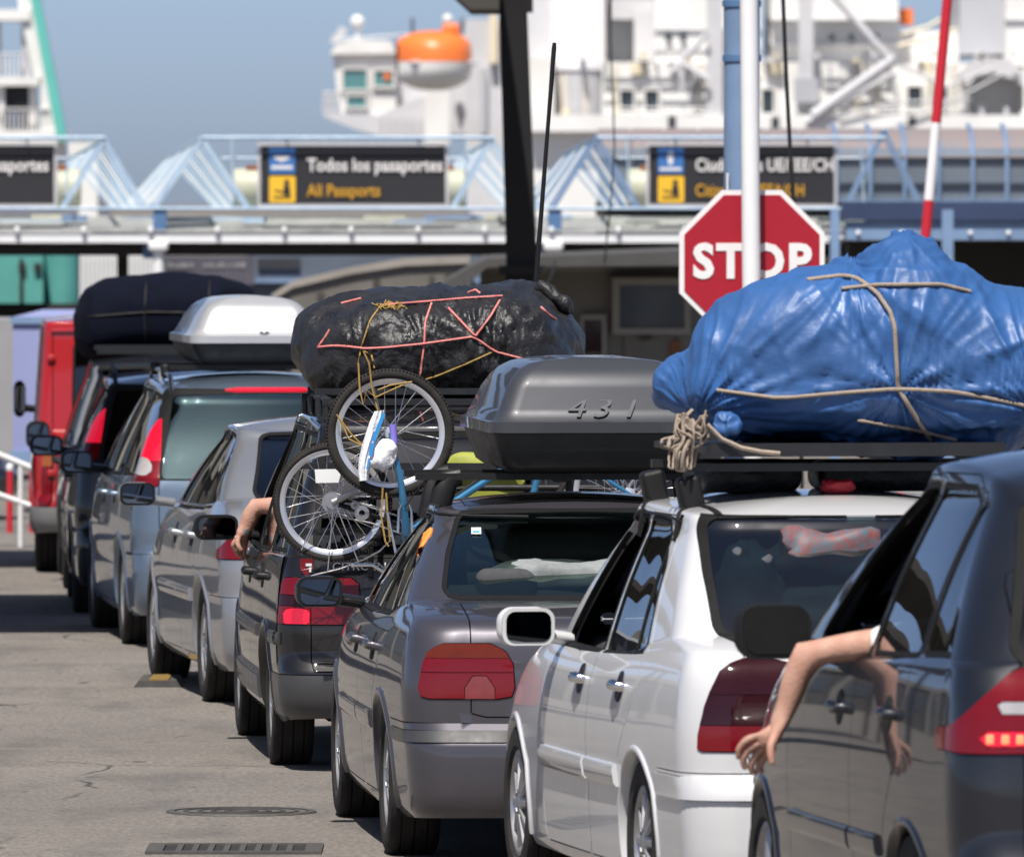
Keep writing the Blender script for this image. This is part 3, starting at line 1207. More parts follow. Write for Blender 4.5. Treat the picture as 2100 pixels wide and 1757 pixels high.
# ---- white car (blue tarpaulin) ---------------------------------------------------
sp = dict(cat='car', paint='paint_white', wb=2.75, ro=.97, fo=.8, W=.87, zs=.16, zr=.19, Ra=.335, Rw=.31, tw=.2, style='ten', nb=9,
    rows=[(0, .94, .05, .14), (.05, .965, .02, .05), (.16, .975, .004, .01), (.34, .985, 0, 0), (.42, .985, .005, .02), (.46, .992, .045, .07), (.62, 1., .045, .12), (.78, .99, .05, .2), (.9, .97, .065, .3), (.96, .95, .09, .38), (1., .93, .13, .5)],
    ztop=[(-1.0, 1.03), (-.4, 1.02), (.4, .985), (1.4, .96), (2.2, .95), (2.9, .87), (3.55, .70)],
    gb=[(-.5, 1.085), (.1, 1.03), (.6, .985), (1.9, .97), (2.4, 1.02)],
    gr=[(-.1, 1.50), (.3, 1.515), (1.1, 1.53), (1.7, 1.50)], crown=.05,
    yR0=-.52, yR1=.02, yF0=2.38, yF1=1.5, w0=.79, w1=.60, gc=(.22, .2), gfc=(.2, .2), cpil=.2, tr=.06, rb=.07, grb=.1, kx=.84,
    sidewin=[([(.36, 1.01), (.89, 1.0), (.84, 1.445), (.52, 1.445), (.42, 1.38)], .022, 0), ([(.15, 1.015), (.32, 1.012), (.33, 1.2), (.39, 1.35), (.30, 1.30)], .012, 0), ([(1.02, 1.0), (1.86, 1.0), (1.34, 1.42), (1.24, 1.45), (.96, 1.45)], .022, 'open')],
    rearwin=([(-.2, 1.125), (.575, 1.125), (.565, 1.3), (.535, 1.46), (-.2, 1.475)], .035), rsealw=.03,
    frontwin=([(-.2, 1.08), (.58, 1.08), (.5, 1.44), (-.2, 1.45)], .03),
    doors=[([(.96, .22), (.96, .96), (.90, 1.485), (.42, 1.485), (.30, 1.40), (.06, 1.0), (.12, .8), (.34, .62), (.38, .22)], .012), ([(.985, .22), (.985, .96), (.925, 1.485), (1.28, 1.485), (2.0, 1.0), (2.0, .3), (1.98, .22)], .012)],
    handles={(0, -1): (.36, .865), (1, -1): (1.18, .86), (0, 1): (.36, .865), (1, 1): (1.18, .86)}, handlem='chrome', rglass='glass_teal',
    shelf=(.2, 1.05))
LW = [(.44, .70), (.44, .98), (.58, 1.0), (.67, .97), (.725, .86), (.76, .70)]
sp['cuts'] = [('lamp', lamp_poly(LW, .02, -.66), (0, 1), (0, 1), ('body',)),
    ('l_mid', box_rear(0, 2, .775, .885), ALL4, (0, 1, 2), ('lamp',)),
    ('l_top', box_rear(0, 2, .885, 2), ALL4, (0, 1, 2), ('lamp',)),
    ('strip', lambda V: np.maximum.reduce([V[:, 2] - .587, .503 - V[:, 2], V[:, 1] + .35]), (0,), (0, 1), ('body',)),
    ('lid', lambda V: np.maximum.reduce([np.abs(V[:, 0]) - .60, .62 - V[:, 2], V[:, 1] + .53]), (0, 1), (0, 1), ('body',)),
    ('bumper', lambda V: np.maximum.reduce([V[:, 2] - .60, V[:, 1] + .335]), (0,), (0, 1), ('body',)),
    ('fbumper', lambda V: np.maximum.reduce([V[:, 2] - .56, 3.09 - V[:, 1]]), (0,), (1, 2), ('body',)),
    ('hl', lambda V: np.maximum.reduce([.42 - np.abs(V[:, 0]), .56 - V[:, 2], V[:, 2] - .72, 3.0 - V[:, 1]]), (0, 1), (1, 2), ('body',))]
sp['parts'] = [('lamp', 'tail_lamp', 'lamp_red', None, .002, .006), ('l_mid', 'tail_lamp_smoked', 'lamp_dark', None, .001, .006), ('l_top', 'tail_lamp_top', 'lamp_dark', None, .001, .006),
    ('strip', 'bumper_moulding', 'paint_white', None, .001, .016), ('lid', 'boot_lid', 'paint_white', None, .003, 0), ('bumper', 'rear_bumper', 'paint_white', None, .002, .002), ('fbumper', 'front_bumper', 'paint_white', None, .002, 0), ('hl', 'headlamp', 'headlamp', None, .002, .003)]
root, sh, doors = build_car('hatchback_car', sp, place(.467, 41.6, 9.6, .87), 9.6, 'white car under the big blue tarpaulin load')
for dk in ((0, -1), (1, -1)):
    y0, y1 = ((.36, .95) if dk[0] == 0 else (.995, 1.99))
    sh.strip([(y0, .535), (y1, .535)], 'L', .085, .02, 'side_moulding', 'paint_white', doors[dk])
mirror(root, sh, (-.965, 1.80, 1.035), (.215, .13, .15), 'paint_white', 6, .1, face='paint_white')
sh.strip([(.30, 1.475), (.6, 1.492), (1.2, 1.492), (1.4, 1.45)], 'L', .012, .008, 'roof_gutter', 'black_plastic', root)

# ---- black people carrier (black bag, bikes) --------------------------------------
sp = dict(cat='van', paint='paint_black', wb=2.9, ro=.92, fo=.85, W=.91, zs=.22, zr=.26, Ra=.345, Rw=.32, tw=.2, style='seven', nb=4,
    rows=[(0, .93, .06, .14), (.06, .965, .02, .04), (.2, .985, .0, 0), (.3, .99, .005, .02), (.325, .995, .05, .07), (.5, 1., .05, .14), (.75, .99, .06, .3), (.92, .975, .075, .5), (1., .962, .09, .65)],
    ztop=[(-.95, 1.0), (.4, .985), (1.5, .97), (2.4, .96), (3.1, .90), (3.75, .74)],
    gb=[(-.85, 1.01), (.6, .995), (2.0, .985), (2.7, 1.02)],
    gr=[(-.6, 1.615), (.2, 1.64), (1.2, 1.635), (1.8, 1.58)], crown=.055,
    yR0=-.82, yR1=-.55, yF0=2.85, yF1=1.65, w0=.865, w1=.66, gc=(.12, .12), gfc=(.2, .2), cpil=.02, tr=.04, rb=.06, grb=.06, kx=.82, bulge=.05,
    sidewin=[([(-.66, 1.06), (.10, 1.05), (.08, 1.54), (-.52, 1.53)], .02, None), ([(.20, 1.04), (1.0, 1.03), (.95, 1.545), (.2, 1.545)], .02, 0), ([(1.12, 1.03), (2.15, 1.02), (1.45, 1.49), (1.3, 1.53), (1.06, 1.54)], .02, 'open')],
    rearwin=([(-.2, 1.06), (.64, 1.06), (.60, 1.5), (-.2, 1.515)], .04), rsealw=.03,
    frontwin=([(-.2, 1.06), (.62, 1.06), (.52, 1.54), (-.2, 1.55)], .03),
    doors=[([(1.06, .26), (1.06, 1.0), (1.01, 1.585), (.15, 1.585), (.14, 1.0), (.14, .78), (.36, .6), (.40, .26)], .012), ([(1.085, .26), (1.085, 1.0), (1.035, 1.585), (1.42, 1.585), (2.35, 1.0), (2.25, .5), (2.2, .26)], .012)],
    handles={(0, -1): (.30, .88), (1, -1): (1.3, .87), (0, 1): (.30, .88), (1, 1): (1.3, .87)}, handlem='black_plastic', glass='glass_dark')
LV = [(.51, .70), (.51, .895), (.86, .895), (.90, .70)]
sp['cuts'] = [('lamp', lamp_poly(LV, .012, -.70), (0, 1), (0, 1), ('body',)),
    ('l_in', box_rear(0, .725, 0, 9), ALL4, (0, 1, 2), ('lamp',)),
    ('l_lit', box_rear(.73, .845, .69, .765), ALL4, (0, 1, 2), ('lamp',)),
    ('l_mid', box_rear(0, 2, .775, .83), ALL4, (0, 1, 2), ('lamp', 'l_in')),
    ('gate', lambda V: np.maximum.reduce([np.abs(V[:, 0]) - (.725 + np.minimum(0, .9 - V[:, 2]) * .1), .47 - V[:, 2], V[:, 2] - 1.62, V[:, 1] + .40]), (0, 1, 2, 3), (0, 1), ('body',)),
    ('bumper', lambda V: np.maximum.reduce([V[:, 2] - .455, V[:, 1] + .355]), (0,), (0, 1), ('body',)),
    ('fbumper', lambda V: np.maximum.reduce([V[:, 2] - .5, 3.26 - V[:, 1]]), (0,), (1, 2), ('body',)),
    ('hl', lambda V: np.maximum.reduce([.42 - np.abs(V[:, 0]), .6 - V[:, 2], V[:, 2] - .78, 3.1 - V[:, 1]]), (0, 1), (1, 2), ('body',))]
sp['parts'] = [('lamp', 'tail_lamp', 'lamp_red', None, .002, .008), ('l_in', 'tailgate_lamp', 'lamp_red', None, .002, .008), ('l_lit', 'brake_lamp', 'lamp_lit', None, .001, .009), ('l_mid', 'tail_lamp_smoked', 'lamp_dark', None, .001, .009),
    ('gate', 'tailgate', 'paint_black', None, .003, 0), ('bumper', 'rear_bumper', 'grey_bumper', None, .002, .004), ('fbumper', 'front_bumper', 'grey_bumper', None, .002, .002), ('hl', 'headlamp', 'headlamp', None, .002, .003)]
VAN_LOC = place(-1.154, 53.4, 4.4, .91)
root, sh, doors = build_car('people_carrier', sp, VAN_LOC, 4.4, 'black people carrier with two bicycles tied to its tailgate')
for dk in ((0, -1), (1, -1)):
    y0, y1 = ((.42, 1.05) if dk[0] == 0 else (1.095, 2.2))
    sh.strip([(y0, .62), (y1, .62)], 'L', .06, .014, 'side_moulding', 'grey_bumper', doors[dk])
sh.strip([(.40, .36), (1.3, .36), (2.5, .36)], 'L', .13, .02, 'sill_cladding', 'grey_bumper', root)
sh.strip([(-.34, .62), (-.6, .62), (-.72, .62)], 'L', .06, .014, 'side_moulding', 'grey_bumper', root)
mirror(root, sh, (-1.03, 2.02, 1.06), (.215, .13, .125), 'black_plastic', 5, .12, r=.05)
# lettering on the tailgate (lower left) and the small red and white crest
h = sh.ry(-.5, .958)[0]
pm('letter_silver', (.78, .78, .8), .3, .0)
pm('letter_white', (.8, .8, .8), .5)
text('CITROËN', 'tailgate_lettering', 'letter_silver', root, h + Vector((0, -.012, 0)), .052, (84, 0, -1.5), 'CENTER', .003, sx=1.15)
h = sh.ry(-.745, .955)
cr = MB().prism([(-.03, .04), (.03, .04), (.03, -.005), (.015, -.03), (0, -.042), (-.015, -.03), (-.03, -.005)], h[0] + Vector((0, -.012, 0)), (1, 0, 0), (0, 0, 1), (0, .006, 0))
crest = cr.build('crest_badge', 'lamp_red', root)
cr = MB()
cr.prism([(-.008, .010), (.020, .010), (.020, -.002), (-.008, -.002)], h[0] + Vector((.004, -.017, .008)), (1, 0, 0), (0, 0, 1), (0, .004, 0))
cr.prism([(.008, .0), (.018, .0), (.018, -.022), (.008, -.022)], h[0] + Vector((.004, -.0165, 0)), (1, 0, 0), (0, 0, 1), (0, .004, 0))
cr.build('crest_mark', 'white_plastic', crest)

# ---- silver saloon with the arched roof -------------------------------------------
sp = dict(cat='car', paint='paint_silver', wb=2.95, ro=1.0, fo=.85, W=.89, zs=.18, zr=.20, Ra=.345, Rw=.32, tw=.205, style='seven', nb=9,
    rows=[(0, .92, .11, .14), (.05, .955, .04, .05), (.16, .975, .01, .01), (.34, .985, 0, 0), (.42, .985, .01, .02), (.46, .992, .04, .07), (.62, 1., .04, .12), (.78, .99, .05, .2), (.9, .97, .07, .3), (.96, .95, .1, .38), (1., .93, .15, .5)],
    ztop=[(-1.0, 1.02), (-.4, 1.03), (.4, 1.0), (1.4, .975), (2.3, .955), (3.0, .87), (3.7, .70)],
    gb=[(-.5, 1.09), (.1, 1.05), (.6, 1.01), (2.0, .985), (2.5, 1.02)],
    gr=[(.0, 1.33), (.4, 1.40), (.9, 1.445), (1.3, 1.445), (1.8, 1.40)], crown=.055,
    yR0=-.5, yR1=.55, yF0=2.55, yF1=1.65, w0=.80, w1=.57, gc=(.24, .26), gfc=(.2, .2), cpil=.06, tr=.07, rb=.07, grb=.14, kx=.84,
    sidewin=[([(.02, 1.06), (.24, 1.055), (.36, 1.25), (.36, 1.27)], .016, None), ([(.34, 1.05), (1.0, 1.035), (.95, 1.375), (.68, 1.36), (.46, 1.28)], .022, 0), ([(1.12, 1.03), (2.02, 1.02), (1.46, 1.32), (1.3, 1.37), (1.06, 1.38)], .022, 1)],
    rearwin=([(-.2, 1.12), (.56, 1.12), (.45, 1.36), (-.2, 1.38)], .04),
    frontwin=([(-.2, 1.08), (.58, 1.08), (.48, 1.37), (-.2, 1.38)], .03),
    doors=[([(1.06, .25), (1.06, 1.0), (1.005, 1.42), (.60, 1.40), (.28, 1.1), (.2, .95), (.34, .62), (.40, .25)], .012), ([(1.085, .25), (1.085, 1.0), (1.03, 1.42), (1.36, 1.41), (2.18, 1.0), (2.15, .3), (2.1, .25)], .012)],
    handles={(0, -1): (.42, .87), (1, -1): (1.3, .86), (0, 1): (.42, .87), (1, 1): (1.3, .86)})
sp['cuts'] = [('lamp', lamp_poly([(.5, .80), (.5, .915), (.75, .915), (.84, .80)], .02, -.62), (0, 1), (0, 1), ('body',)),
    ('lid', lambda V: np.maximum.reduce([np.abs(V[:, 0]) - .6, .62 - V[:, 2], V[:, 1] + .5]), (0, 1), (0, 1), ('body',)),
    ('bumper', lambda V: np.maximum.reduce([V[:, 2] - .58, V[:, 1] + .345]), (0,), (0, 1), ('body',)),
    ('fbumper', lambda V: np.maximum.reduce([V[:, 2] - .56, 3.3 - V[:, 1]]), (0,), (1, 2), ('body',)),
    ('flap', lambda V: np.maximum.reduce([sdpoly(V[:, [1, 2]], [(-.42, .74), (-.24, .74), (-.24, .9), (-.42, .9)]) - .02, -V[:, 0]]), (0, 1), (0, 1), ('body',)),
    ('hl', lambda V: np.maximum.reduce([.42 - np.abs(V[:, 0]), .58 - V[:, 2], V[:, 2] - .74, 3.15 - V[:, 1]]), (0, 1), (1, 2), ('body',))]
sp['parts'] = [('lamp', 'tail_lamp', 'lamp_red', None, .002, .006), ('lid', 'boot_lid', 'paint_silver', None, .003, 0), ('bumper', 'rear_bumper', 'paint_silver', None, .002, .001), ('fbumper', 'front_bumper', 'paint_silver', None, .002, 0), ('hl', 'headlamp', 'headlamp', None, .002, .003), ('flap', 'fuel_flap', 'paint_silver', None, .002, 0)]
root, sh, doors = build_car('saloon_car', sp, place(-1.652, 60.0, 7.1, .89), 7.1, 'silver saloon with an arched roofline in front of the black people carrier')
for dk in ((0, -1), (1, -1)):
    y0, y1 = ((.42, 1.05) if dk[0] == 0 else (1.095, 2.1))
    sh.strip([(y0, .555), (y1, .555)], 'L', .07, .018, 'side_moulding', 'paint_silver', doors[dk])
sh.strip([(-.02, 1.045), (.6, 1.02), (2.05, 1.0)], 'L', .014, .006, 'belt_trim', 'chrome', root)
mirror(root, sh, (-1.03, 2.0, 1.05), (.20, .12, .13), 'paint_silver', 5, .13)

# ---- steel blue estate (silver roof box) -------------------------------------------
def estate(paintn, rail, lamptop, lampbot, lw, roofz=1.545, wst='five', gls='glass_teal', win=True, litz=None):
    return dict(cat='car', paint=paintn, wb=2.62, ro=.93, fo=.82, W=.88, zs=.18, zr=.21, Ra=.34, Rw=.315, tw=.2, style=wst, nb=3,
        rows=[(0, .93, .08, .14), (.05, .96, .03, .05), (.16, .975, .0, .01), (.34, .985, 0, 0), (.42, .985, .02, .02), (.46, .992, .05, .07), (.62, 1., .05, .14), (.78, .99, .06, .24), (.92, .975, .07, .36), (1., .958, .085, .5)],
        ztop=[(-.95, 1.0), (.4, .99), (1.4, .975), (2.2, .96), (2.8, .88), (3.45, .72)],
        gb=[(-.85, 1.01), (.5, 1.0), (1.8, .985), (2.35, 1.02)],
        gr=[(-.6, roofz - .05), (0., roofz - .015), (.9, roofz), (1.5, roofz - .04)], crown=.045,
        yR0=-.83, yR1=-.48, yF0=2.45, yF1=1.45, w0=.835, w1=.60, gc=(.16, .15), gfc=(.2, .2), cpil=.02, tr=.06, rb=.08, grb=.08, kx=.82, bulge=.055,
        sidewin=[([(-.58, 1.06), (.10, 1.05), (.08, roofz - .1), (-.38, roofz - .12)], .02, None), ([(.22, 1.045), (.86, 1.035), (.82, roofz - .09), (.2, roofz - .095)], .02, 0), ([(.97, 1.03), (1.86, 1.02), (1.3, roofz - .13), (1.15, roofz - .09), (.92, roofz - .085)], .02, 1)],
        rearwin=([(-.2, 1.04), (.62, 1.04), (.535, roofz - .12), (-.2, roofz - .10)], .04), rsealw=.06,
        frontwin=([(-.2, 1.08), (.58, 1.08), (.48, roofz - .11), (-.2, roofz - .1)], .03),
        doors=[([(.92, .25), (.92, 1.0), (.865, roofz - .045), (.15, roofz - .05), (.16, 1.0), (.14, .9), (.34, .62), (.40, .25)], .012), ([(.945, .25), (.945, 1.0), (.89, roofz - .045), (1.22, roofz - .05), (2.02, 1.0), (2.02, .3), (1.98, .25)], .012)],
        handles={(0, -1): (.36, .89), (1, -1): (1.14, .88), (0, 1): (.36, .89), (1, 1): (1.14, .88)}, glass=gls,
        cuts=[('lamp', lamp_poly([(lw[0], lampbot), (lw[1], lamptop - .03), (lw[2], lamptop), (lw[3], lampbot + .1), (lw[3] + .01, lampbot)], .012, -.50), (0, 1, 2), (0, 1), ('body', 'seal')),
            ('l_lit', lambda V: np.maximum(litz[0] - V[:, 2], V[:, 2] - litz[1]), ALL4, (0, 1, 2), ('lamp',)),
            ('gate', lambda V: np.maximum.reduce([np.abs(V[:, 0]) - (.68 - .28 * np.maximum(0, V[:, 2] - 1.0)), .50 - V[:, 2], V[:, 1] + .42]), (0, 1, 2), (0, 1), ('body',)),
            ('bumper', lambda V: np.maximum.reduce([V[:, 2] - .56, V[:, 1] + .345]), (0,), (0, 1), ('body',)),
            ('fbumper', lambda V: np.maximum.reduce([V[:, 2] - .56, 2.96 - V[:, 1]]), (0,), (1, 2), ('body',)),
            ('hl', lambda V: np.maximum.reduce([.42 - np.abs(V[:, 0]), .6 - V[:, 2], V[:, 2] - .78, 2.85 - V[:, 1]]), (0, 1), (1, 2), ('body',))],
        parts=[('lamp', 'tail_lamp', 'lamp_red', None, .002, .007), ('l_lit', 'brake_lamp', 'lamp_lit', None, .001, .008), ('gate', 'tailgate', paintn, None, .003, 0), ('bumper', 'rear_bumper', paintn, None, .002, .002), ('fbumper', 'front_bumper', paintn, None, .002, 0), ('hl', 'headlamp', 'headlamp', None, .002, .003)])

def rails(sh, root, ya, yb, mat, x=.57, hgt=.055):
    for sd in (-1, 1):
        pts = []
        n = 14
        for i in range(n + 1):
            y = ya + (yb - ya) * i / n
            p = sh.top(sd * x, y)[0]
            e = min(i, n - i)
            pts.append(p + Vector((0, 0, (-.01, hgt * .75)[e > 0] if e < 2 else hgt)))
        b = MB().tube(pts, .015, 10, flat=1.0)
        p = sh.top(sd * x, (ya + yb) / 2)[0]
        b.tube([p - Vector((0, 0, .02)), p + Vector((0, 0, hgt))], .02, 8)
        b.build('roof_rail', mat, root, 60)

sp = estate('paint_steel', 'chrome', 1.43, .965, (.69, .645, .70, .85), 1.575, 'five', 'glass_dark', litz=(1.11, 9))
sp['cuts'].insert(2, ('l_round', lambda V: np.hypot(np.abs(V[:, 0]) - .765, V[:, 2] - 1.075) - .055, ALL4, (0, 1, 2), ('lamp', 'l_lit')))
sp['rglass'] = 'glass_estate'
sp['parts'].insert(2, ('l_round', 'reversing_lamp', 'lamp_clear', None, .001, .01))
ESTATE_LOC = place(-2.349, 67.7, 6.1, .88)
root, sh, doors = build_car('estate_car', sp, ESTATE_LOC, 6.1, 'steel blue estate car carrying the silver roof box')
rails(sh, root, -.42, 1.35, 'chrome')
h = [sh.ry(x, 1.53 - .05 * 0)[0] for x in (-.02, .1, .22, .34, .42)]
b = MB()
for sgn in (0,):
    L = [sh.ry(x, 1.527)[0] for x in np.linspace(-.26, .26, 9)]
    b.tube([p + Vector((0, -.004, 0)) for p in L], [.006] + [.017] * 7 + [.006], 8)
b.build('high_brake_lamp', 'lamp_lit', root)
mirror(root, sh, (-1.0, 1.78, 1.05), (.20, .12, .14), 'paint_graphite', 5, .12)
MB().rbox((-.20, -.935, .74), (.52, .02, .13), .008).build('number_plate', 'white_plastic', root)

# ---- dark estate in the canopy's shade -------------------------------------------
sp = estate('paint_graphite', 'black_plastic', 1.40, 1.02, (.70, .64, .69, .84), 1.535, 'five', 'glass_dark', litz=(1.12, 9))
root, sh, doors = build_car('estate_car', sp, place(-2.88, 73.8, 3.0, .88), 3.0, 'dark graphite estate with a lit tall tail lamp ahead of the steel blue estate')
rails(sh, root, -.42, 1.35, 'black_plastic')
mirror(root, sh, (-1.0, 1.78, 1.05), (.22, .12, .14), 'black_plastic', 5, .12)

# ---- dark people carrier with navy luggage ----------------------------------------
sp = dict(CARS['people_carrier'][1].sp)
sp.update(paint='paint_dkgreen', wb=2.85, glass='glass_dark', style='steel')
sp['gr'] = [(-.6, 1.56), (.2, 1.585), (1.2, 1.58), (1.8, 1.53)]
sp['parts'] = [(a, b_, 'paint_dkgreen' if c == 'paint_black' else ('lamp_red' if c == 'lamp_lit' else c), d, e, f) for a, b_, c, d, e, f in sp['parts']]
sp['sidewin'] = [(a, r, 1 if k == 'open' else k) for a, r, k in sp['sidewin']]
root, sh, doors = build_car('people_carrier', sp, place(-3.15, 79.0, 3.0, .91), 3.0, 'dark people carrier carrying the large navy luggage bundle on its roof')
mirror(root, sh, (-1.03, 2.0, 1.03), (.17, .12, .20), 'black_plastic', 5, .14)
sh.strip([(-.46, 1.55), (-.6, 1.3), (-.74, 1.02)], 'L', .05, .006, 'pillar_trim', 'paint_silver', root)

# ---- red panel van -----------------------------------------------------------------
sp = dict(cat='van', paint='paint_red', wb=2.7, ro=.85, fo=.8, W=.90, zs=.3, zr=.34, Ra=.35, Rw=.32, tw=.2, style='steel', nb=4, rowsn=1,
    rows=[(0, .95, .05, .1), (.06, .98, .02, .04), (.2, .99, .0, 0), (.3, .99, .0, .02), (.33, .995, .04, .07), (.5, 1., .04, .1), (.75, 1., .045, .2), (.92, .99, .05, .3), (1., .985, .06, .4)],
    ztop=[(-.95, 1.05), (.4, 1.05), (2.0, 1.03), (2.6, .98), (3.5, .8)],
    gb=[(-.85, 1.07), (.6, 1.07), (2.0, 1.05), (2.7, 1.08)],
    gr=[(-.6, 1.87), (.2, 1.88), (1.2, 1.88), (1.8, 1.83)], crown=.04,
    yR0=-.78, yR1=-.70, yF0=2.6, yF1=1.8, w0=.88, w1=.80, gc=(.08, .08), gfc=(.15, .15), cpil=.02, tr=.03, rb=.04, grb=.04, kx=.6, bulge=.02,
    sidewin=[([(1.22, 1.12), (2.1, 1.12), (1.6, 1.68), (1.2, 1.7)], .02, 0)],
    rearwin=([(.06, 1.25), (.55, 1.25), (.54, 1.7), (.06, 1.7)], .02),
    frontwin=([(-.2, 1.15), (.68, 1.15), (.62, 1.75), (-.2, 1.75)], .03),
    doors=[([(1.1, .34), (1.1, 1.74), (1.6, 1.74), (2.25, 1.05), (2.2, .36)], .012)],
    handles={(0, -1): (1.25, .98)}, glass='glass_dark', handlem='black_plastic')
sp['cuts'] = [('lamp', lamp_poly([(.74, .52), (.74, .92), (.95, .92), (.95, .52)], .006, -.74), (0, 1), (0, 1), ('body',)),
    ('l_amber', box_rear(0, 2, .80, 2), ALL4, (0, 1, 2), ('lamp',)),
    ('l_clear', box_rear(0, 2, .0, .60), ALL4, (0, 1, 2), ('lamp',)),
    ('gate', lambda V: np.maximum.reduce([np.abs(V[:, 0]) - .73, .03 - np.abs(V[:, 0]) + .015, .52 - V[:, 2], V[:, 2] - 1.80, V[:, 1] + .5]), (0, 1, 2), (0, 1), ('body',)),
    ('bumper', lambda V: np.maximum.reduce([V[:, 2] - .50, V[:, 1] + .36]), (0,), (0, 1), ('body',)),
    ('hl', lambda V: np.maximum.reduce([.42 - np.abs(V[:, 0]), .6 - V[:, 2], V[:, 2] - .8, 2.9 - V[:, 1]]), (0, 1), (1, 2), ('body',))]
sp['parts'] = [('lamp', 'tail_lamp', 'lamp_red', None, .002, .012), ('l_amber', 'indicator_lamp', 'lamp_amber', None, .001, .012), ('l_clear', 'reversing_lamp', 'lamp_red', None, .001, .012), ('gate', 'rear_door', 'paint_red', None, .004, 0), ('bumper', 'rear_bumper', 'grey_trim', None, .002, .03), ('hl', 'headlamp', 'headlamp', None, .002, .003)]
root, sh, doors = build_car('panel_van', sp, place(-3.57, 84.3, 2.2, .90), 2.2, 'red panel van at the head of the queue with amber and red tail lamps')
h = sh.ry(-.10, 1.02)[0]
MB().tube([h + Vector((0, -.01, 0)), h + Vector((0, -.06, 0)), h + Vector((-.16, -.06, -.01)), h + Vector((-.16, -.01, -.01))], .014, 8).build('handle', 'black_plastic', root)
for z in (.75, 1.6):
    h = sh.ry(-.74, z)[0]
    MB().rbox(h + Vector((0, -.01, 0)), (.06, .04, .05), .012).build('hinge', 'paint_red', root)
sh.strip([(-.74, 1.80), (.0, 1.82), (.74, 1.80)], 'B', .02, .02, 'rear_gutter', 'paint_red', root)
mirror(root, sh, (-.99, 2.05, 1.25), (.09, .1, .28), 'black_plastic', 5, .14)

# ---- dark navy tall car, nearest -----------------------------------------------------
sp = dict(cat='car', paint='paint_navy', wb=2.7, ro=.86, fo=.85, W=.92, zs=.24, zr=.3, Ra=.37, Rw=.345, tw=.22, style='five', nb=4,
    rows=[(0, .93, .08, .14), (.05, .96, .03, .05), (.16, .975, .0, .01), (.30, .985, 0, 0), (.36, .985, .01, .02), (.40, .992, .04, .07), (.62, 1., .045, .14), (.78, .99, .055, .24), (.92, .975, .075, .36), (1., .955, .11, .5)],
    ztop=[(-.95, 1.22), (.0, 1.21), (.8, 1.19), (1.6, 1.165), (2.2, 1.13), (2.8, 1.05), (3.5, .84)],
    gb=[(-.8, 1.25), (0, 1.235), (.6, 1.21), (1.8, 1.18), (2.4, 1.22)],
    gr=[(-.5, 1.69), (.0, 1.80), (.7, 1.835), (1.4, 1.77)], crown=.06,
    yR0=-.76, yR1=-.28, yF0=2.5, yF1=1.25, w0=.845, w1=.585, gc=(.34, .32), gfc=(.2, .2), cpil=.03, tr=.07, rb=.1, grb=.14, kx=.82, bulge=.06,
    sidewin=[([(-.36, 1.295), (-.02, 1.285), (.02, 1.68), (-.06, 1.67), (-.2, 1.58)], .028, None), ([(.10, 1.275), (.80, 1.255), (.70, 1.72), (.2, 1.725), (.12, 1.69)], .028, 0), ([(.92, 1.25), (1.92, 1.225), (1.22, 1.66), (1.05, 1.71), (.82, 1.72)], .028, 'open')],
    rearwin=([(-.2, 1.30), (.60, 1.30), (.5, 1.66), (-.2, 1.69)], .05), rsealw=.03,
    frontwin=([(-.2, 1.28), (.6, 1.28), (.48, 1.70), (-.2, 1.72)], .03),
    doors=[([(.86, .30), (.86, 1.2), (.77, 1.785), (.22, 1.79), (.05, 1.74), (.06, 1.2), (.12, .95), (.36, .68), (.40, .30)], .014), ([(.885, .30), (.885, 1.2), (.795, 1.785), (1.14, 1.755), (2.06, 1.2), (2.04, .5), (2.0, .30)], .014)],
    handles={(0, -1): (.28, 1.045), (1, -1): (1.10, 1.03), (0, 1): (.28, 1.045), (1, 1): (1.10, 1.03)}, handlem='paint_navy', glass='glass_dark')
LS = [(.40, .98), (.40, 1.22), (.58, 1.24), (.68, 1.21), (.78, 1.12), (.87, 1.02), (.91, .975)]
sp['cuts'] = [('lamp', lamp_poly(LS, .012, -.42), (0, 1, 2), (0, 1), ('body',)),
    ('l_clear', lambda V: np.maximum.reduce([1.075 - V[:, 2], V[:, 2] - 1.125, np.abs(V[:, 0]) - .74]), ALL4, (0, 1, 2), ('lamp',)),
    ('l_lit', lambda V: np.maximum.reduce([.985 - V[:, 2], V[:, 2] - 1.035, np.abs(V[:, 0]) - .79]), ALL4, (0, 1, 2), ('lamp',)),
    ('gate', lambda V: np.maximum.reduce([np.abs(V[:, 0]) - .66, .58 - V[:, 2], V[:, 1] + .40]), (0, 1, 2), (0, 1), ('body',)),
    ('bumper', lambda V: np.maximum.reduce([V[:, 2] - .62, V[:, 1] + .375]), (0,), (0, 1), ('body',)),
    ('fbumper', lambda V: np.maximum.reduce([V[:, 2] - .62, 3.07 - V[:, 1]]), (0,), (1, 2), ('body',)),
    ('hl', lambda V: np.maximum.reduce([.42 - np.abs(V[:, 0]), .68 - V[:, 2], V[:, 2] - .88, 2.95 - V[:, 1]]), (0, 1), (1, 2), ('body',))]
sp['parts'] = [('lamp', 'tail_lamp', 'lamp_red', None, .002, .008), ('l_clear', 'reversing_lamp', 'lamp_clear', None, .001, .009), ('l_lit', 'brake_lamp', 'lamp_lit', None, .001, .009), ('gate', 'tailgate', 'paint_navy', None, .003, 0), ('bumper', 'rear_bumper', 'paint_navy', None, .002, .002), ('fbumper', 'front_bumper', 'paint_navy', None, .002, 0), ('hl', 'headlamp', 'headlamp', None, .002, .003)]
NAVY_LOC = Vector((2.122, 35.65, 0))
root, sh, doors = build_car('family_car', sp, NAVY_LOC, 8.5, 'tall dark navy car nearest the camera with its brake lamp lit')
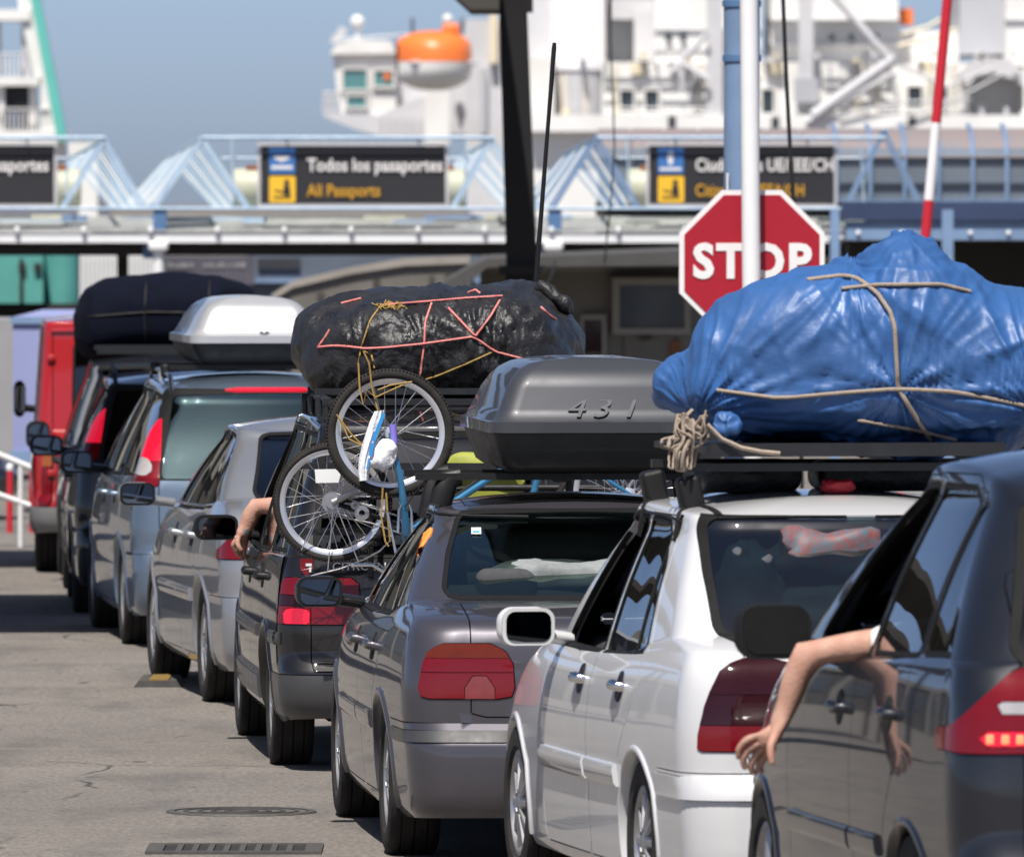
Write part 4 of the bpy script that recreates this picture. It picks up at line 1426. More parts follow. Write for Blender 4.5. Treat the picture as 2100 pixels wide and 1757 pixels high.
for dk in ((0, -1), (1, -1)):
    y0, y1 = ((.42, .85) if dk[0] == 0 else (.895, 2.0))
    sh.strip([(y0, .62), (y1, .62)], 'L', .07, .016, 'side_moulding', 'paint_navy', doors[dk])
mirror(root, sh, (-1.04, 1.66, 1.255), (.245, .15, .185), 'black_plastic', 4, .12, 'black_plastic', r=.075)

for xx in np.linspace(-.76, -.50, 7):
    h = sh.ry(xx, 1.01)
    if h[0] is not None:
        MB().rbox(h[0] + h[1] * .013, (.026, .012, .03), .006, Matrix.Rotation(R(8), 3, 'Z')).build('lamp_diode', 'lamp_led', root, 60)
# ---------------------------------------------------------------- loads on the roofs
pm('tarp_blue', (.034, .115, .32), .38, var=.3, vs=3, bump=.25, bs=34, rv=.2, wr=.022, ws=6.0, wst=(1, .6, .5))
pm('bag_black', (.009, .0088, .010), .27, var=.4, vs=7, bump=.9, bs=40, rv=.3, c2=(.022, .022, .024), wr=.03, ws=4.5, wst=(1, .6, .7))
pm('bag_navy', (.003, .0045, .013), .9, spec=.12, var=.3, vs=5, bump=.3, bs=30)
pm('rope_tan', (.36, .29, .23), .85, var=.3, vs=60, bump=.5, bs=300)
pm('rope_red', (.62, .10, .085), .7, var=.3, vs=90, c2=(.62, .30, .28), bump=.4, bs=300)
pm('twine', (.42, .27, .07), .85, var=.4, vs=60)
pm('box_grey', (.046, .049, .058), .38, .2, .5, var=.15, vs=3, rv=.15)
pm('box_grey_end', (.20, .19, .185), .5, var=.35, vs=12, bump=.2, bs=30)
pm('box_silver', (.56, .57, .585), .34, .5, .4, var=.08, vs=3)
pm('box_base', (.016, .016, .017), .45, var=.3, vs=9, rv=.2)
pm('scratch', (.085, .088, .098), .7)
pm('bike_blue', (.035, .19, .36), .25, .3, .8, var=.2, vs=12)
pm('bike_violet', (.22, .18, .62), .4)
pm('bag_white', (.80, .82, .85), .3, coat=.3, var=.15, vs=14, bump=.6, bs=40)
pm('tape_blue', (.03, .26, .62), .4)
pm('cloth_orange', (.78, .25, .04), .85, bump=.4, bs=40)
pm('bag_lime', (.33, .36, .05), .7, var=.3, vs=12)
pm('bag_red', (.55, .03, .04), .6, var=.2, vs=9)
pm('spoke', (.8, .8, .82), .22, 1.)
pm('rim_silver', (.72, .73, .76), .3, .75, var=.1)


def bundle(D, top, bot, dep, e=.72, nx=170, nf=84, disp=None, x0=None, x1=None):
    "closed soft load: silhouette given as photo pixels at depth D"
    tx, ty = zip(*top)
    bx, by = zip(*bot)
    dx, dd = zip(*dep)
    a, c = tx[0], tx[-1]
    k = F / D
    pts = np.zeros((nx, nf, 3))
    for i in range(nx):
        u = .5 - .5 * math.cos(math.pi * (i + .02) / (nx - 1 + .04))
        px = a + (c - a) * u
        zt = HC - (float(pchip(tx, ty, px)) - HY) / k
        zb = HC - (float(pchip(bx, by, px)) - HY) / k
        d = float(pchip(dx, dd, px))
        X = (px - CX) / k
        zc, hh_ = (zt + zb) / 2, max(.004, (zt - zb) / 2)
        for j in range(nf):
            th = 2 * math.pi * j / nf
            cs, sn = math.cos(th), math.sin(th)
            pts[i, j] = (X, D + d * math.copysign(abs(cs) ** e, cs), zc + hh_ * math.copysign(abs(sn) ** e, sn))
    def nrm(p):
        du = np.gradient(p, axis=0)
        dv = np.roll(p, -1, 1) - np.roll(p, 1, 1)
        n = np.cross(du, dv)
        l = np.linalg.norm(n, axis=2, keepdims=True)
        l[l == 0] = 1
        n = n / l
        ctr = p.mean(axis=(0, 1))
        if ((p - ctr) * n).sum() < 0:
            n = -n
        return n
    n = nrm(pts)
    if disp:
        ux = np.linspace(0, 1, nx)
        fade = np.clip(np.minimum(ux, 1 - ux) * 14, 0, 1)
        for i in range(nx):
            for j in range(nf):
                pts[i, j] += n[i, j] * disp(Vector(pts[i, j]), Vector(n[i, j])) * fade[i]
    vs = [tuple(v) for v in pts.reshape(-1, 3)]
    fs = [(i * nf + j, i * nf + (j + 1) % nf, (i + 1) * nf + (j + 1) % nf, (i + 1) * nf + j) for i in range(nx - 1) for j in range(nf)]
    fs += [tuple(range(nf - 1, -1, -1)), tuple((nx - 1) * nf + j for j in range(nf))]
    mb = MB().add(vs, fs)
    bv = BVHTree.FromPolygons([Vector(v) for v in vs], fs)
    return mb, bv

EYE = Vector((0, 0, HC))
def rope_on(bv, px, r, off=None, n=60, D=None, twist=False):
    "rope lying on a load, seen along photo pixels px"
    t = np.linspace(0, len(px) - 1, n)
    xs = np.interp(t, range(len(px)), [p[0] for p in px])
    ys = np.interp(t, range(len(px)), [p[1] for p in px])
    out = []
    for x, y in zip(xs, ys):
        d = (P(x, y, 100) - EYE).normalized()
        h = bv.ray_cast(EYE, d)
        if h[0] is not None:
            out.append(h[0] - d * (off or r * .7))
    # a taut rope bridges the hollows
    for _ in range(5):
        q = [out[0]] + [(out[i - 1] + out[i + 1]) / 2 if ((out[i - 1] + out[i + 1]) / 2).y < out[i].y else out[i] for i in range(1, len(out) - 1)] + [out[-1]]
        out = q
    return out

def ridge(v, f):
    return 1 - abs(noise.noise(v * f)) * 2

# ---- blue tarpaulin on the white car
anch = [P(1842, 797, 42.18), P(1745, 560, 42.6), P(1850, 500, 42.85), P(1440, 840, 42.15), P(2120, 840, 42.2)]
def crease(v, w):
    return math.exp(-(noise.noise(v) / w) ** 2)
def vr(v):
    "sharp ridge line, V shaped"
    return max(0., .32 - abs(noise.noise(v)))
def tarp_disp(p, n):
    f = 0
    for i, a in enumerate(anch):
        r = p - a
        L = r.length
        an = math.atan2(r.z, r.x)
        w = math.exp(-L / (.42 if i != 2 else .40)) * min(1, L / .05)
        f += w * (.075 * vr(Vector((an * (2.4 + i * .4), L * .45, i * 7.3))) + .045 * vr(Vector((an * (5.2 + i * .3), L * .6, i * 3.1))))
    f += .050 * vr(Vector((p.x * 1.5 + p.z * 1.9, p.z * .45 - p.x * .3, p.y * .9)))
    f -= .045 * vr(Vector((p.x * 2.3 - p.z * 1.3 + 9, p.z * 1.0 + p.x * .5, p.y * 1.4 + 4)))
    f += .018 * vr(Vector((p.x * 6.0 + p.z * 2.6 + 3, p.z * 3.2, p.y * 3)))
    f -= .014 * vr(Vector((p.x * 8.0 - p.z * 5.0, p.z * 5 + 6, p.y * 4)))
    f += .030 * noise.noise(Vector((p.x * 1.5, p.y, p.z * 1.1)))
    dz = (p.z - 1.79) - .02 * math.sin(p.x * 4)
    f -= .030 * math.exp(-(dz / .03) ** 2) * (1 if n.y < 0 else 0)
    if p.z < 1.79:
        f += .075 * vr(Vector((p.x * 6.5, p.z * .8, p.y))) * (1 if n.y < 0 else .3)
    return f
top = [(1342, 795), (1350, 765), (1372, 735), (1412, 712), (1424, 668), (1450, 640), (1520, 592), (1600, 561), (1690, 551), (1752, 553), (1790, 528), (1822, 503), (1848, 492), (1880, 500), (1960, 556), (2030, 594), (2100, 611), (2170, 650), (2215, 720), (2235, 800)]
bot = [(1342, 800), (1352, 822), (1385, 842), (1440, 864), (1510, 900), (1620, 912), (1720, 914), (1850, 920), (1960, 926), (2080, 905), (2170, 870), (2220, 840), (2235, 806)]
mb, bvT = bundle(42.80, top, bot, [(1342, .12), (1400, .28), (1440, .5), (1700, .62), (2000, .62), (2160, .52), (2235, .15)], .62, 380, 230, tarp_disp)
t_ = thing('tarpaulin_load', P(1790, 905, 42.80), 'big blue tarpaulin bundle roped on the roof of the white car', 'luggage')
mb.build('tarpaulin', 'tarp_blue', t_, 0, True)
def rope(parent, pts, r, name, mat):
    return MB().tube(pts, r, 8).build(name, mat, parent, 60, True)
rope(t_, rope_on(bvT, [(1655, 574), (1750, 562), (1800, 602), (1834, 652), (1840, 760), (1842, 797), (1872, 845), (1908, 902)], .009), .009, 'rope', 'rope_tan')
rope(t_, rope_on(bvT, [(1470, 800), (1600, 817), (1720, 806), (1842, 797), (1960, 803), (2090, 829), (2180, 850)], .0075), .0075, 'rope', 'rope_tan')
rope(t_, rope_on(bvT, [(1725, 592), (1800, 584), (1930, 583), (1990, 598)], .008), .008, 'rope', 'rope_tan')
rope(t_, rope_on(bvT, [(1760, 862), (1880, 882), (1960, 902)], .007), .007, 'rope', 'rope_tan')
# knots hanging at the left end
b = MB()
rnd = random.Random(21)
for i in range(11):
    x0, y0 = rnd.uniform(1388, 1445), rnd.uniform(845, 870)
    x1, y1 = rnd.uniform(1362, 1440), rnd.uniform(915, 965)
    dx = rnd.uniform(10, 26)
    pts = [(x0, y0), (x0 + dx * .5, (y0 * 2 + y1) / 3), (x1 + dx * .6, (y0 + 2 * y1) / 3), (x1 + dx * .3, y1), (x1 - dx * .3, y1 - 6), (x1 - dx * .2, (y0 + 2 * y1) / 3), (x0 - dx * .4, (2 * y0 + y1) / 3), (x0 + rnd.uniform(-8, 30), y0 - 10)]
    t = np.linspace(0, len(pts) - 1, 36)
    xs_s, ys_s = pchip(range(len(pts)), [q[0] for q in pts], t), pchip(range(len(pts)), [q[1] for q in pts], t)
    D0 = 42.08 + rnd.uniform(-.05, .05)
    b.tube([P(x + 3 * noise.noise(Vector((k * .3, i, 0))), y, D0 + .02 * math.sin(k * .4 + i)) for k, (x, y) in enumerate(zip(xs_s, ys_s))], rnd.choice([.0045, .006, .0075]), 6)
kx = [(1450, 870), (1480, 900), (1520, 918), (1560, 926), (1600, 930)]
b.tube([P(x, y, 42.02) for x, y in kx], .010, 6)
b.build('rope_knot', 'rope_tan', t_, 60, True)
kb, kv = bundle(42.08, [(1462, 868), (1472, 850), (1490, 845), (1508, 852), (1520, 870)], [(1462, 872), (1472, 892), (1490, 900), (1508, 892), (1520, 874)], [(1462, .01), (1490, .05), (1520, .01)], 1., 40, 28, lambda p, n: .022 * noise.noise(p * 16) + .012 * (ridge(p, 22) - .5))
kb.build('tarpaulin_knot', 'tarp_blue', t_, 60, True)

# roof rack and small bags under the tarpaulin
wroot, wsh, wd = CARS['hatchback_car']
WM = Matrix.Translation(wroot.location) @ Matrix.Rotation(R(9.6), 4, 'Z')
def on_car(name, carname, base, label, cat, group=None):
    root = CARS[carname][0] if isinstance(carname, str) else carname
    o = thing(name, root.matrix_basis @ Vector(base), label, cat, group)
    o.rotation_euler = root.rotation_euler
    o['_b'] = 0
    del o['_b']
    return o
def loc_part(mb, name, mat, parent, base, angle=35):
    o = mb.build(name, mat, parent, angle)
    o.location = -Vector(base)
    return o
base = (0, .7, 1.58)
rk = on_car('roof_rack', wroot, base, 'black roof rack strapped over the white roof under the blue tarpaulin', 'roof rack')
for y in (.48, 1.22):
    zt = wsh.top(0, y)[0].z
    b = MB().bar((-.57, y, zt + .105), (.62, y, zt + .105), .05, .03)
    loc_part(b, 'cross_bar', 'dark_metal', rk, base)
    for sd in (-1, 1):
        p = wsh.top(sd * .56, y)[0]
        f = MB().rbox(p + Vector((sd * .0, 0, .05)), (.09, .10, .13), .02, Matrix.Rotation(R(sd * 12), 3, 'Y'))
        loc_part(f, 'rack_foot', 'black_plastic', rk, base)
        # strap down to the gutter
        pts = []
        for k in range(9):
            x = .56 + .085 * k / 8
            h = wsh.top(sd * x, y - .02 * k)
            if h[0] is not None:
                pts.append(h[0] + h[1] * .004)
        for z in (1.50, 1.475, 1.455):
            h = wsh.sx(y - .17, z, sd)
            pts.append(h[0] + h[1] * .004)
        loc_part(MB().tube(pts, .011, 6, flat=.35), 'strap', 'rubber', rk, base)
pts = [wsh.top(-.52, .48 - .045 * k) for k in range(10)]
loc_part(MB().tube([h[0] + h[1] * .004 for h in pts if h[0] is not None], .014, 6, flat=.3), 'strap', 'rubber', rk, base)
tr = MB().bbox(-.50, .62, .40, 1.55, 1.725, 1.75)
tr.bbox(-.50, .62, .375, .40, 1.715, 1.765)
loc_part(tr, 'tray', 'dark_metal', rk, base)
for i, (x, y, w, h, mt, nm, lb) in enumerate([(-.27, .95, .42, .125, 'bag_black', 'duffel_bag', 'small black bag under the rack tray on the white roof, left of the red bag'), (.26, 1.0, .50, .12, 'bag_black', 'duffel_bag', 'flat black bag under the rack tray on the white roof, right of the red bag')]):
    z = wsh.top(x, y)[0].z
    o = MB().rbox((0, 0, h / 2), (w, .3, h), h * .45).build(nm, mt, None, 60)
    o.location = WM @ Vector((x, y, z)); o.rotation_euler = (0, 0, R(9.6))
    tag(o, lb, 'bag')

# ---- roof boxes
def roof_box(root_t, base, xc, y0, y1, w, z0, zlip, ztop, mlid, mbase, mend=None, lip=.045, slope=.12):
    def contour(hw, ya, yb, rc, n=7):
        pts = []
        for sx_, sy_, a0 in ((1, 1, 0), (-1, 1, 90), (-1, -1, 180), (1, -1, 270)):
            for k in range(n + 1):
                a = R(a0 + 90 * k / n)
                pts.append((xc + sx_ * (hw - rc) + rc * math.cos(a), (yb - rc if sy_ > 0 else ya + rc) + rc * math.sin(a)))
        return pts
    def loft(rows, name, mat, caps=(True, True), tagfn=None):
        vs, fs, T = [], [], []
        n = len(rows[0][0])
        for c, z in rows:
            for i, (x, y) in enumerate(c):
                vs.append((x, y, z + .025 * (1 - ((x - xc) / (w / 2)) ** 2) if z > zlip + .1 else z))
        for r in range(len(rows) - 1):
            for i in range(n):
                fs.append((r * n + i, r * n + (i + 1) % n, (r + 1) * n + (i + 1) % n, (r + 1) * n + i))
        if caps[0]:
            fs.append(tuple(range(n - 1, -1, -1)))
        if caps[1]:
            fs.append(tuple((len(rows) - 1) * n + i for i in range(n)))
        return loc_part(MB().add(vs, fs), name, mat, root_t, base, 50)
    h = w / 2
    H = ztop - zlip
    rows = [(contour(h, y0, y1, .10), zlip), (contour(h, y0, y1, .10), zlip + lip), (contour(h - .022, y0 + .02, y1 - .03, .09), zlip + lip + .006)]
    for t, ins in ((.35, .045), (.6, .075), (.78, .105), (.88, .135), (.95, .175), (.985, .23), (1., .32)):
        rows.append((contour(h - ins, y0 + .02 + slope * t * .6 + max(0, t - .75) * .4, y1 - .03 - .5 * t * t, max(.03, .09 - ins * .1)), zlip + H * t))
    loft(rows, 'box_lid', mlid, (True, True))
    rows = [(contour(h - .10, y0 + .12, y1 - .2, .05), z0), (contour(h - .06, y0 + .07, y1 - .12, .06), z0 + .03), (contour(h - .03, y0 + .035, y1 - .05, .08), zlip - .05), (contour(h - .015, y0 + .02, y1 - .03, .09), zlip - .003)]
    loft(rows, 'box_base', mbase)
def bars(carname, ys, zbar, xw, name_label, gutter_x, rail=False):
    root, sh, dd = carname
    base = (0, sum(ys) / len(ys), zbar)
    t = on_car('roof_bars', root, base, name_label, 'roof bars')
    for y in ys:
        loc_part(MB().bar((-xw, y, zbar), (xw, y, zbar), .055, .028), 'cross_bar', 'black_plastic', t, base)
        for sd in (-1, 1):
            p = sh.top(sd * gutter_x, y)[0]
            f = MB()
            if rail:
                f.rbox((sd * gutter_x, y, (p.z + zbar) / 2 + .02), (.05, .09, max(.05, zbar - p.z)), .02)
            else:
                pts = [Vector((sd * (gutter_x - .06), y, zbar)), Vector((sd * (gutter_x - .01), y, zbar - .01)), p + Vector((sd * .015, 0, .05)), p + Vector((sd * .03, 0, .0))]
                f.tube(pts, [.024, .03, .032, .03], 10, flat=1.6)
            loc_part(f, 'bar_foot', 'black_plastic', t, base, 60)
    return t
saloons = [o for o in col.objects if o.name.startswith('saloon_car')]
BMW = None
SH = {}
S1, E1, E2, V1, V2 = CARS['saloon_car'], CARS['estate_car'], CARS['estate_car.001'], CARS['people_carrier'], CARS['people_carrier.001']
# grey roof box on the mauve saloon
bars(S1, (.98, 1.62), 1.515, .66, 'black roof bars under the grey roof box on the mauve saloon', .53)
pz = S1[0].matrix_basis.inverted() @ P(1190, 950, 48.0)
XB = pz.x
base = (XB, 1.5, 1.535)
gb = on_car('roof_box', S1[0], base, 'scuffed dark grey roof box marked 431 with a black base', 'roof box', 'car roof boxes')
roof_box(gb, base, XB, .78, 2.45, .94, 1.535, 1.70, 1.985, 'box_grey', 'box_base')
bpy.context.view_layer.update()
lid = [o for o in gb.children if o.name.startswith('box_lid')][0]
MXL = gb.matrix_basis @ Matrix.Translation(lid.location)
bvl = BVHTree.FromPolygons([MXL @ v.co for v in lid.data.vertices], [tuple(p.vertices) for p in lid.data.polygons])
for ch, px in (('4', 1178), ('3', 1230), ('1', 1288)):
    d = (P(px, 840, 100) - EYE).normalized()
    h = bvl.ray_cast(EYE, d)
    q = h[1] if h[1].y < 0 else -h[1]
    t = text(ch, 'scratched_digit', 'scratch', None, h[0] + q * .006, .125, (90, 0, 0), 'CENTER', .004, shear=.3, sx=1.25)
    t.rotation_euler = q.to_track_quat('Z', 'Y').to_euler()
    t.parent = lid
    t.matrix_parent_inverse = MXL.inverted()
# silver roof box on the steel blue estate
t = bars(E1, (.15, .95), 1.655, .60, 'dark roof bars on the rails of the steel blue estate', .57, True)
pz = E1[0].matrix_basis.inverted() @ P(493, 740, 68.8)
base = (pz.x, .8, 1.672)
sb = on_car('roof_box', E1[0], base, 'clean silver roof box with a black base on the steel blue estate', 'roof box', 'car roof boxes')
roof_box(sb, base, pz.x + .015, .0, 1.75, .80, 1.672, 1.80, 2.055, 'box_silver', 'box_base')
loc_part(MB().prism([(-.03, .01), (-.018, .01), (0, -.008), (.018, .01), (.03, .01), (0, -.022)], (pz.x + .06, .0 + .012, 1.868), (1, 0, 0), (0, 0, 1), (0, .012, 0)), 'lid_badge', 'grey_trim', sb, base)

# ---- black plastic bundle on the black people carrier
anb = [P(975, 690, 53.9), P(870, 705, 53.9), P(740, 715, 53.9), P(1010, 725, 53.9), P(885, 620, 54.2), P(1025, 612, 54.3)]
def bag_disp(p, n):
    f = 0
    for i, a in enumerate(anb):
        r = p - a
        L = r.length
        an = math.atan2(r.z, r.x)
        f += math.exp(-L / .22) * min(1, L / .03) * (.10 * vr(Vector((an * 2.4, L * 1.0, i * 5.1))) - .03 + .06 * vr(Vector((an * 5, L * 1.6, i * 2.2))))
    f += .055 * vr(Vector((p.x * 2.4 + p.z * 2.0, p.z * 1.4 - p.x, p.y * 1.6))) - .05 * vr(Vector((p.x * 2.2 - p.z * 3.0 + 7, p.z * 2 + p.x, p.y * 1.6)))
    f += .022 * vr(Vector((p.x * 8 + p.z * 3, p.z * 5, p.y * 4))) - .018 * vr(Vector((p.x * 9 - p.z * 6, p.z * 7 + 3, p.y * 5)))
    f += .05 * noise.noise(p * 2.3 + Vector((3, 1, 7)))
    f += .004 * noise.noise(p * 22)
    return f
top = [(598, 700), (603, 668), (622, 644), (660, 626), (700, 612), (770, 600), (860, 594), (920, 588), (960, 582), (1010, 578), (1060, 579), (1100, 592), (1125, 612), (1150, 640), (1172, 662), (1188, 686), (1198, 720)]
bot = [(598, 704), (606, 745), (625, 790), (650, 820), (720, 832), (800, 834), (1000, 834), (1120, 825), (1170, 790), (1190, 750), (1198, 724)]
mb, bvB = bundle(54.65, top, bot, [(598, .15), (640, .5), (760, .72), (1000, .78), (1120, .7), (1198, .15)], .68, 220, 100, bag_disp)
t_ = thing('plastic_wrapped_load', P(900, 830, 54.65), 'black plastic wrapped luggage tied with red rope on the black people carrier', 'luggage')
mb.build('plastic_wrap', 'bag_black', t_, 0, True)
for px in ([(652, 712), (690, 708), (760, 716), (870, 705), (975, 690), (1010, 720), (1080, 738)], [(885, 622), (872, 660), (870, 705), (862, 770)], [(920, 632), (975, 690), (1005, 650), (1025, 616)], [(780, 626), (880, 618), (960, 611), (1030, 607)], [(652, 712), (668, 690), (676, 676)], [(700, 622), (720, 617), (740, 612)], [(960, 600), (975, 594), (985, 602)], [(1110, 630), (1125, 645), (1140, 655)]):
    rope(t_, rope_on(bvB, px, .0058, n=50), .0058, 'rope', 'rope_red')
for px in ([(780, 628), (760, 655), (745, 700), (740, 716)], [(740, 716), (762, 728), (768, 755)], [(1010, 722), (960, 745), (900, 770), (850, 785)], [(740, 716), (735, 745)], [(1020, 780), (985, 792)]):
    rope(t_, rope_on(bvB, px, .0045, n=40), .0045, 'twine', 'twine')
b = MB()
rnd = random.Random(3)
for k in range(46):
    x = 770 + rnd.random() * 60
    y = 622 + rnd.random() * 9
    a = rope_on(bvB, [(x, y), (x + rnd.uniform(-14, 14), y + rnd.uniform(-6, 8))], .003, n=4)
    if len(a) > 2:
        a = [p + Vector((0, -.004 - .012 * rnd.random(), .006 * rnd.random())) for p in a]
        b.tube(a, .0024, 4)
tag(b.build('frayed_twine', 'twine', t_, 60, True), kind='stuff')
kb, kv = bundle(54.6, [(1095, 592), (1108, 574), (1125, 580), (1150, 600), (1166, 604), (1174, 625), (1175, 640)], [(1095, 600), (1110, 606), (1130, 622), (1150, 640), (1166, 646), (1175, 644)], [(1095, .02), (1130, .07), (1165, .06), (1175, .01)], .9, 40, 24, lambda p, n: .012 * (ridge(p, 9) - .5))
kb.build('plastic_tail', 'bag_black', t_, 0, True)
# rack under the bundle
b = on_car('roof_rack', V1[0], (0, .3, 1.68), 'black roof rack under the black plastic load on the people carrier', 'roof rack')
for y in (-.3, .3, .9, 1.4):
    z = V1[1].top(0, y)[0].z
    loc_part(MB().bar((-.64, y, z + .06), (.64, y, z + .06), .04, .03), 'cross_bar', 'dark_metal', b, (0, .3, 1.68))
for sd in (-1, 1):
    f = MB().tube([V1[1].top(sd * .6, y)[0] + Vector((0, 0, .075)) for y in (-.42, 0, .5, 1., 1.5)], .018, 8)
    for y in (-.3, .3, .9, 1.4):
        p = V1[1].top(sd * .62, y)[0]
        f.tube([p, p + Vector((0, 0, .08))], .02, 8)
    loc_part(f, 'side_rail', 'dark_metal', b, (0, .3, 1.68), 60)
# whip aerial on the people carrier's roof
VM = V1[0].matrix_basis
vi = VM.inverted()
a0, a1 = vi @ P(1074, 770, 55.3), vi @ P(1137, 88, 55.3)
a0 = V1[1].top(a0.x, a0.y)[0]
ae = MB().tube([a0, a0.lerp(a1, .3), a0.lerp(a1, .55), a0.lerp(a1, .8), a0.lerp(a1, .985), a1], [.014, .013, .0115, .010, .012, .009], 8)
ae.build('whip_aerial', 'black_plastic', V1[0], 60)

# ---- navy luggage on the dark people carrier
top = [(152, 650), (156, 622), (180, 596), (225, 574), (290, 564), (370, 557), (430, 561), (480, 575), (512, 596), (532, 650)]
bot = [(152, 655), (155, 715), (180, 733), (300, 733), (420, 733), (500, 730), (525, 715), (532, 655)]
mb, bvN = bundle(80.9, top, bot, [(152, .2), (200, .65), (450, .7), (532, .2)], .55, 130, 60, lambda p, n: .03 * noise.noise(p * 2.5) + .018 * (ridge(Vector((p.x * 2, p.z * 4, p.y)), 1.5) - .5))
t_ = thing('luggage_bundle', P(340, 733, 80.9), 'large navy cloth luggage bundle on the roof of the dark people carrier', 'luggage')
mb.build('cloth_wrap', 'bag_navy', t_, 0, True)
b = MB()
for px in ([(180, 650), (300, 640), (420, 642), (520, 655)], [(300, 580), (296, 650), (300, 720)], [(430, 575), (428, 650), (430, 720)]):
    b = MB().tube(rope_on(bvN, px, .008, n=40), .008, 6)
    b.build('rope', 'black_plastic', t_, 60, True)
V2r = on_car('roof_rack', V2[0], (0, .3, 1.62), 'black roof rack under the navy luggage bundle', 'roof rack')
for y in (-.2, .5, 1.2):
    z = V2[1].top(0, y)[0].z
    loc_part(MB().bar((-.64, y, z + .04), (.64, y, z + .04), .04, .03), 'cross_bar', 'dark_metal', V2r, (0, .3, 1.62))

# ---- bicycles tied to the tailgate
def bike_wheel(parent, c, Rr, ny=.05, nsp=28, name='bicycle_wheel', yaw=0., tw=.021, hubr=.018):
    ax = Vector((math.sin(yaw), -math.cos(yaw), 0.02)).normalized()
    u = ax.orthogonal().normalized(); w = ax.cross(u)
    t = MB()
    pr = [(Rr - tw + tw * math.cos(a), tw * math.sin(a)) for a in np.linspace(0, 2 * math.pi, 13)[:-1]]
    t.lathe(pr, c, ax, 64)
    for k in range(110):
        th = 2 * math.pi * k / 110
        d = u * math.cos(th) + w * math.sin(th)
        tt = ax.cross(d)
        for s_ in (-.55, .55):
            q = Matrix((ax, tt, d)).transposed()
            t.box(Vector(c) + d * (Rr - .003 - .003 * abs(s_)) + ax * (s_ * tw) + tt * (s_ * .004), (tw * .75, .0075, .007), q)
    to = t.build(name, 'tyre', parent, 40, True)
    rr = Rr - 2 * tw - .001
    b = MB().lathe([(rr + .006, -.014), (rr + .006, .014), (rr - .012, .012), (rr - .020, .005), (rr - .020, -.005), (rr - .012, -.012)], c, ax, 64)
    ro_ = b.build('rim', 'rim_silver', to, 40)
    s = MB()
    for k in range(nsp):
        th = 2 * math.pi * k / nsp
        sd = 1 if k % 2 else -1
        cr = .38 * (1 if (k // 2) % 2 else -1)
        p = Vector(c) + (u * math.cos(th) + w * math.sin(th)) * (rr - .016)
        h = Vector(c) + (u * math.cos(th + cr * 3) + w * math.sin(th + cr * 3)) * (hubr * 1.3) + ax * (sd * .03)
        s.tube([h, p], .00175, 4)
    so = s.build('spokes', 'spoke', to, 60)
    so['kind'] = 'stuff'
    hb = MB().lathe([(.004, -.055), (.009, -.05), (.009, -.04), (hubr * 1.5, -.036), (hubr * 1.5, -.03), (hubr, -.026), (hubr, .026), (hubr * 1.5, .03), (hubr * 1.5, .036), (.009, .04), (.009, .05), (.004, .055)], c, ax, 20)
    hb.build('hub', 'rim_silver', to, 40)
    return to, ax
D1, D2 = 52.02, 52.30
c1, c2 = P(800, 888, D1), P(682, 1030, D2)
bk = thing('bicycle', P(850, 1150, D1), 'blue framed bicycle hung with its front wheel uppermost on the black people carrier', 'bicycle', 'bicycles tied to the tailgate')
w1, ax1 = bike_wheel(bk, c1, .298, yaw=.05, tw=.0255)
crown = P(832, 1078, D1)
f = MB()
for s_ in (-1, 1):
    o_ = ax1 * (.052 * s_)
    mid_ = c1.lerp(crown, .45) + Vector((.012, 0, 0))
    f.tube([c1 + o_ * 1.05, c1.lerp(crown, .2) + o_, mid_ + o_, crown + o_ * .8, crown + Vector((.004, 0, -.04)) + o_ * .5], [.0095, .012, .0155, .019, .017], 10)
f.build('fork', 'bike_blue', bk, 60, True)
MB().tube([c1 + ax1 * .054 + Vector((.01, 0, .04)), c1 + ax1 * .054 + Vector((.016, 0, -.05))], .017, 8).build('fork_sleeve', 'bike_violet', bk, 60, True)
hd = [crown + Vector((0, 0, -.02)), P(838, 1150, D1 + .03)]
fr = MB().tube(hd, .021, 12)
seat_c, bb, rhub = P(1120, 905, D1 + .06), P(1085, 1050, D1 + .05), P(1290, 1012, D1 + .08)
fr.tube([hd[0] + Vector((.01, 0, -.01)), seat_c], .017, 10)
fr.tube([hd[1] + Vector((.01, 0, .02)), bb], .019, 10)
fr.tube([seat_c, bb], .017, 10)
for s_ in (-.05, .05):
    fr.tube([seat_c + Vector((0, s_, 0)), rhub + Vector((0, s_, 0))], .009, 8)
    fr.tube([bb + Vector((0, s_, 0)), rhub + Vector((0, s_, 0))], .009, 8)
fr.build('frame', 'bike_blue', bk, 60, True)
bike_wheel(bk, rhub, .296, yaw=.05)
hbm = MB()
hc_ = P(840, 1168, D1 + .03)
hbm.tube([hc_ + Vector((x, -.0 - abs(x) * .25, .03 * (abs(x) > .15))) + Vector((0, x * .8, 0)) for x in np.linspace(-.26, .26, 13)], .011, 8)
hbm.build('handlebar', 'chrome', bk, 60, True)
br = MB()
for dx in (-.035, .03):
    br.tube([crown + Vector((dx, -.07, -.03)), crown + Vector((dx * .9, -.072, .075)), crown + Vector((dx * .6, -.07, .1))], [.008, .006, .004], 6)
br.tube([P(795, 1050, D1 - .07), P(815, 1150, D1 - .05)], .007, 6)
br.build('brake_arms', 'chrome', bk, 60, True)
cb = MB()
cb.tube([P(870, 1000, D1 - .03), P(868, 1030, D1 - .03), P(880, 1075, D1 - .02), P(905, 1110, D1)], .003, 5)
cb.tube([P(830, 1040, D1 - .07), P(870, 985, D1 - .06), P(905, 1010, D1 - .03), P(900, 1080, D1)], .003, 5)
cb.build('brake_cable', 'rubber', bk, 60, True)
sd_ = MB().rbox(P(1150, 975, D1 + .05), (.1, .12, .06), .03)
sd_.build('saddle', 'black_plastic', bk, 60, True)

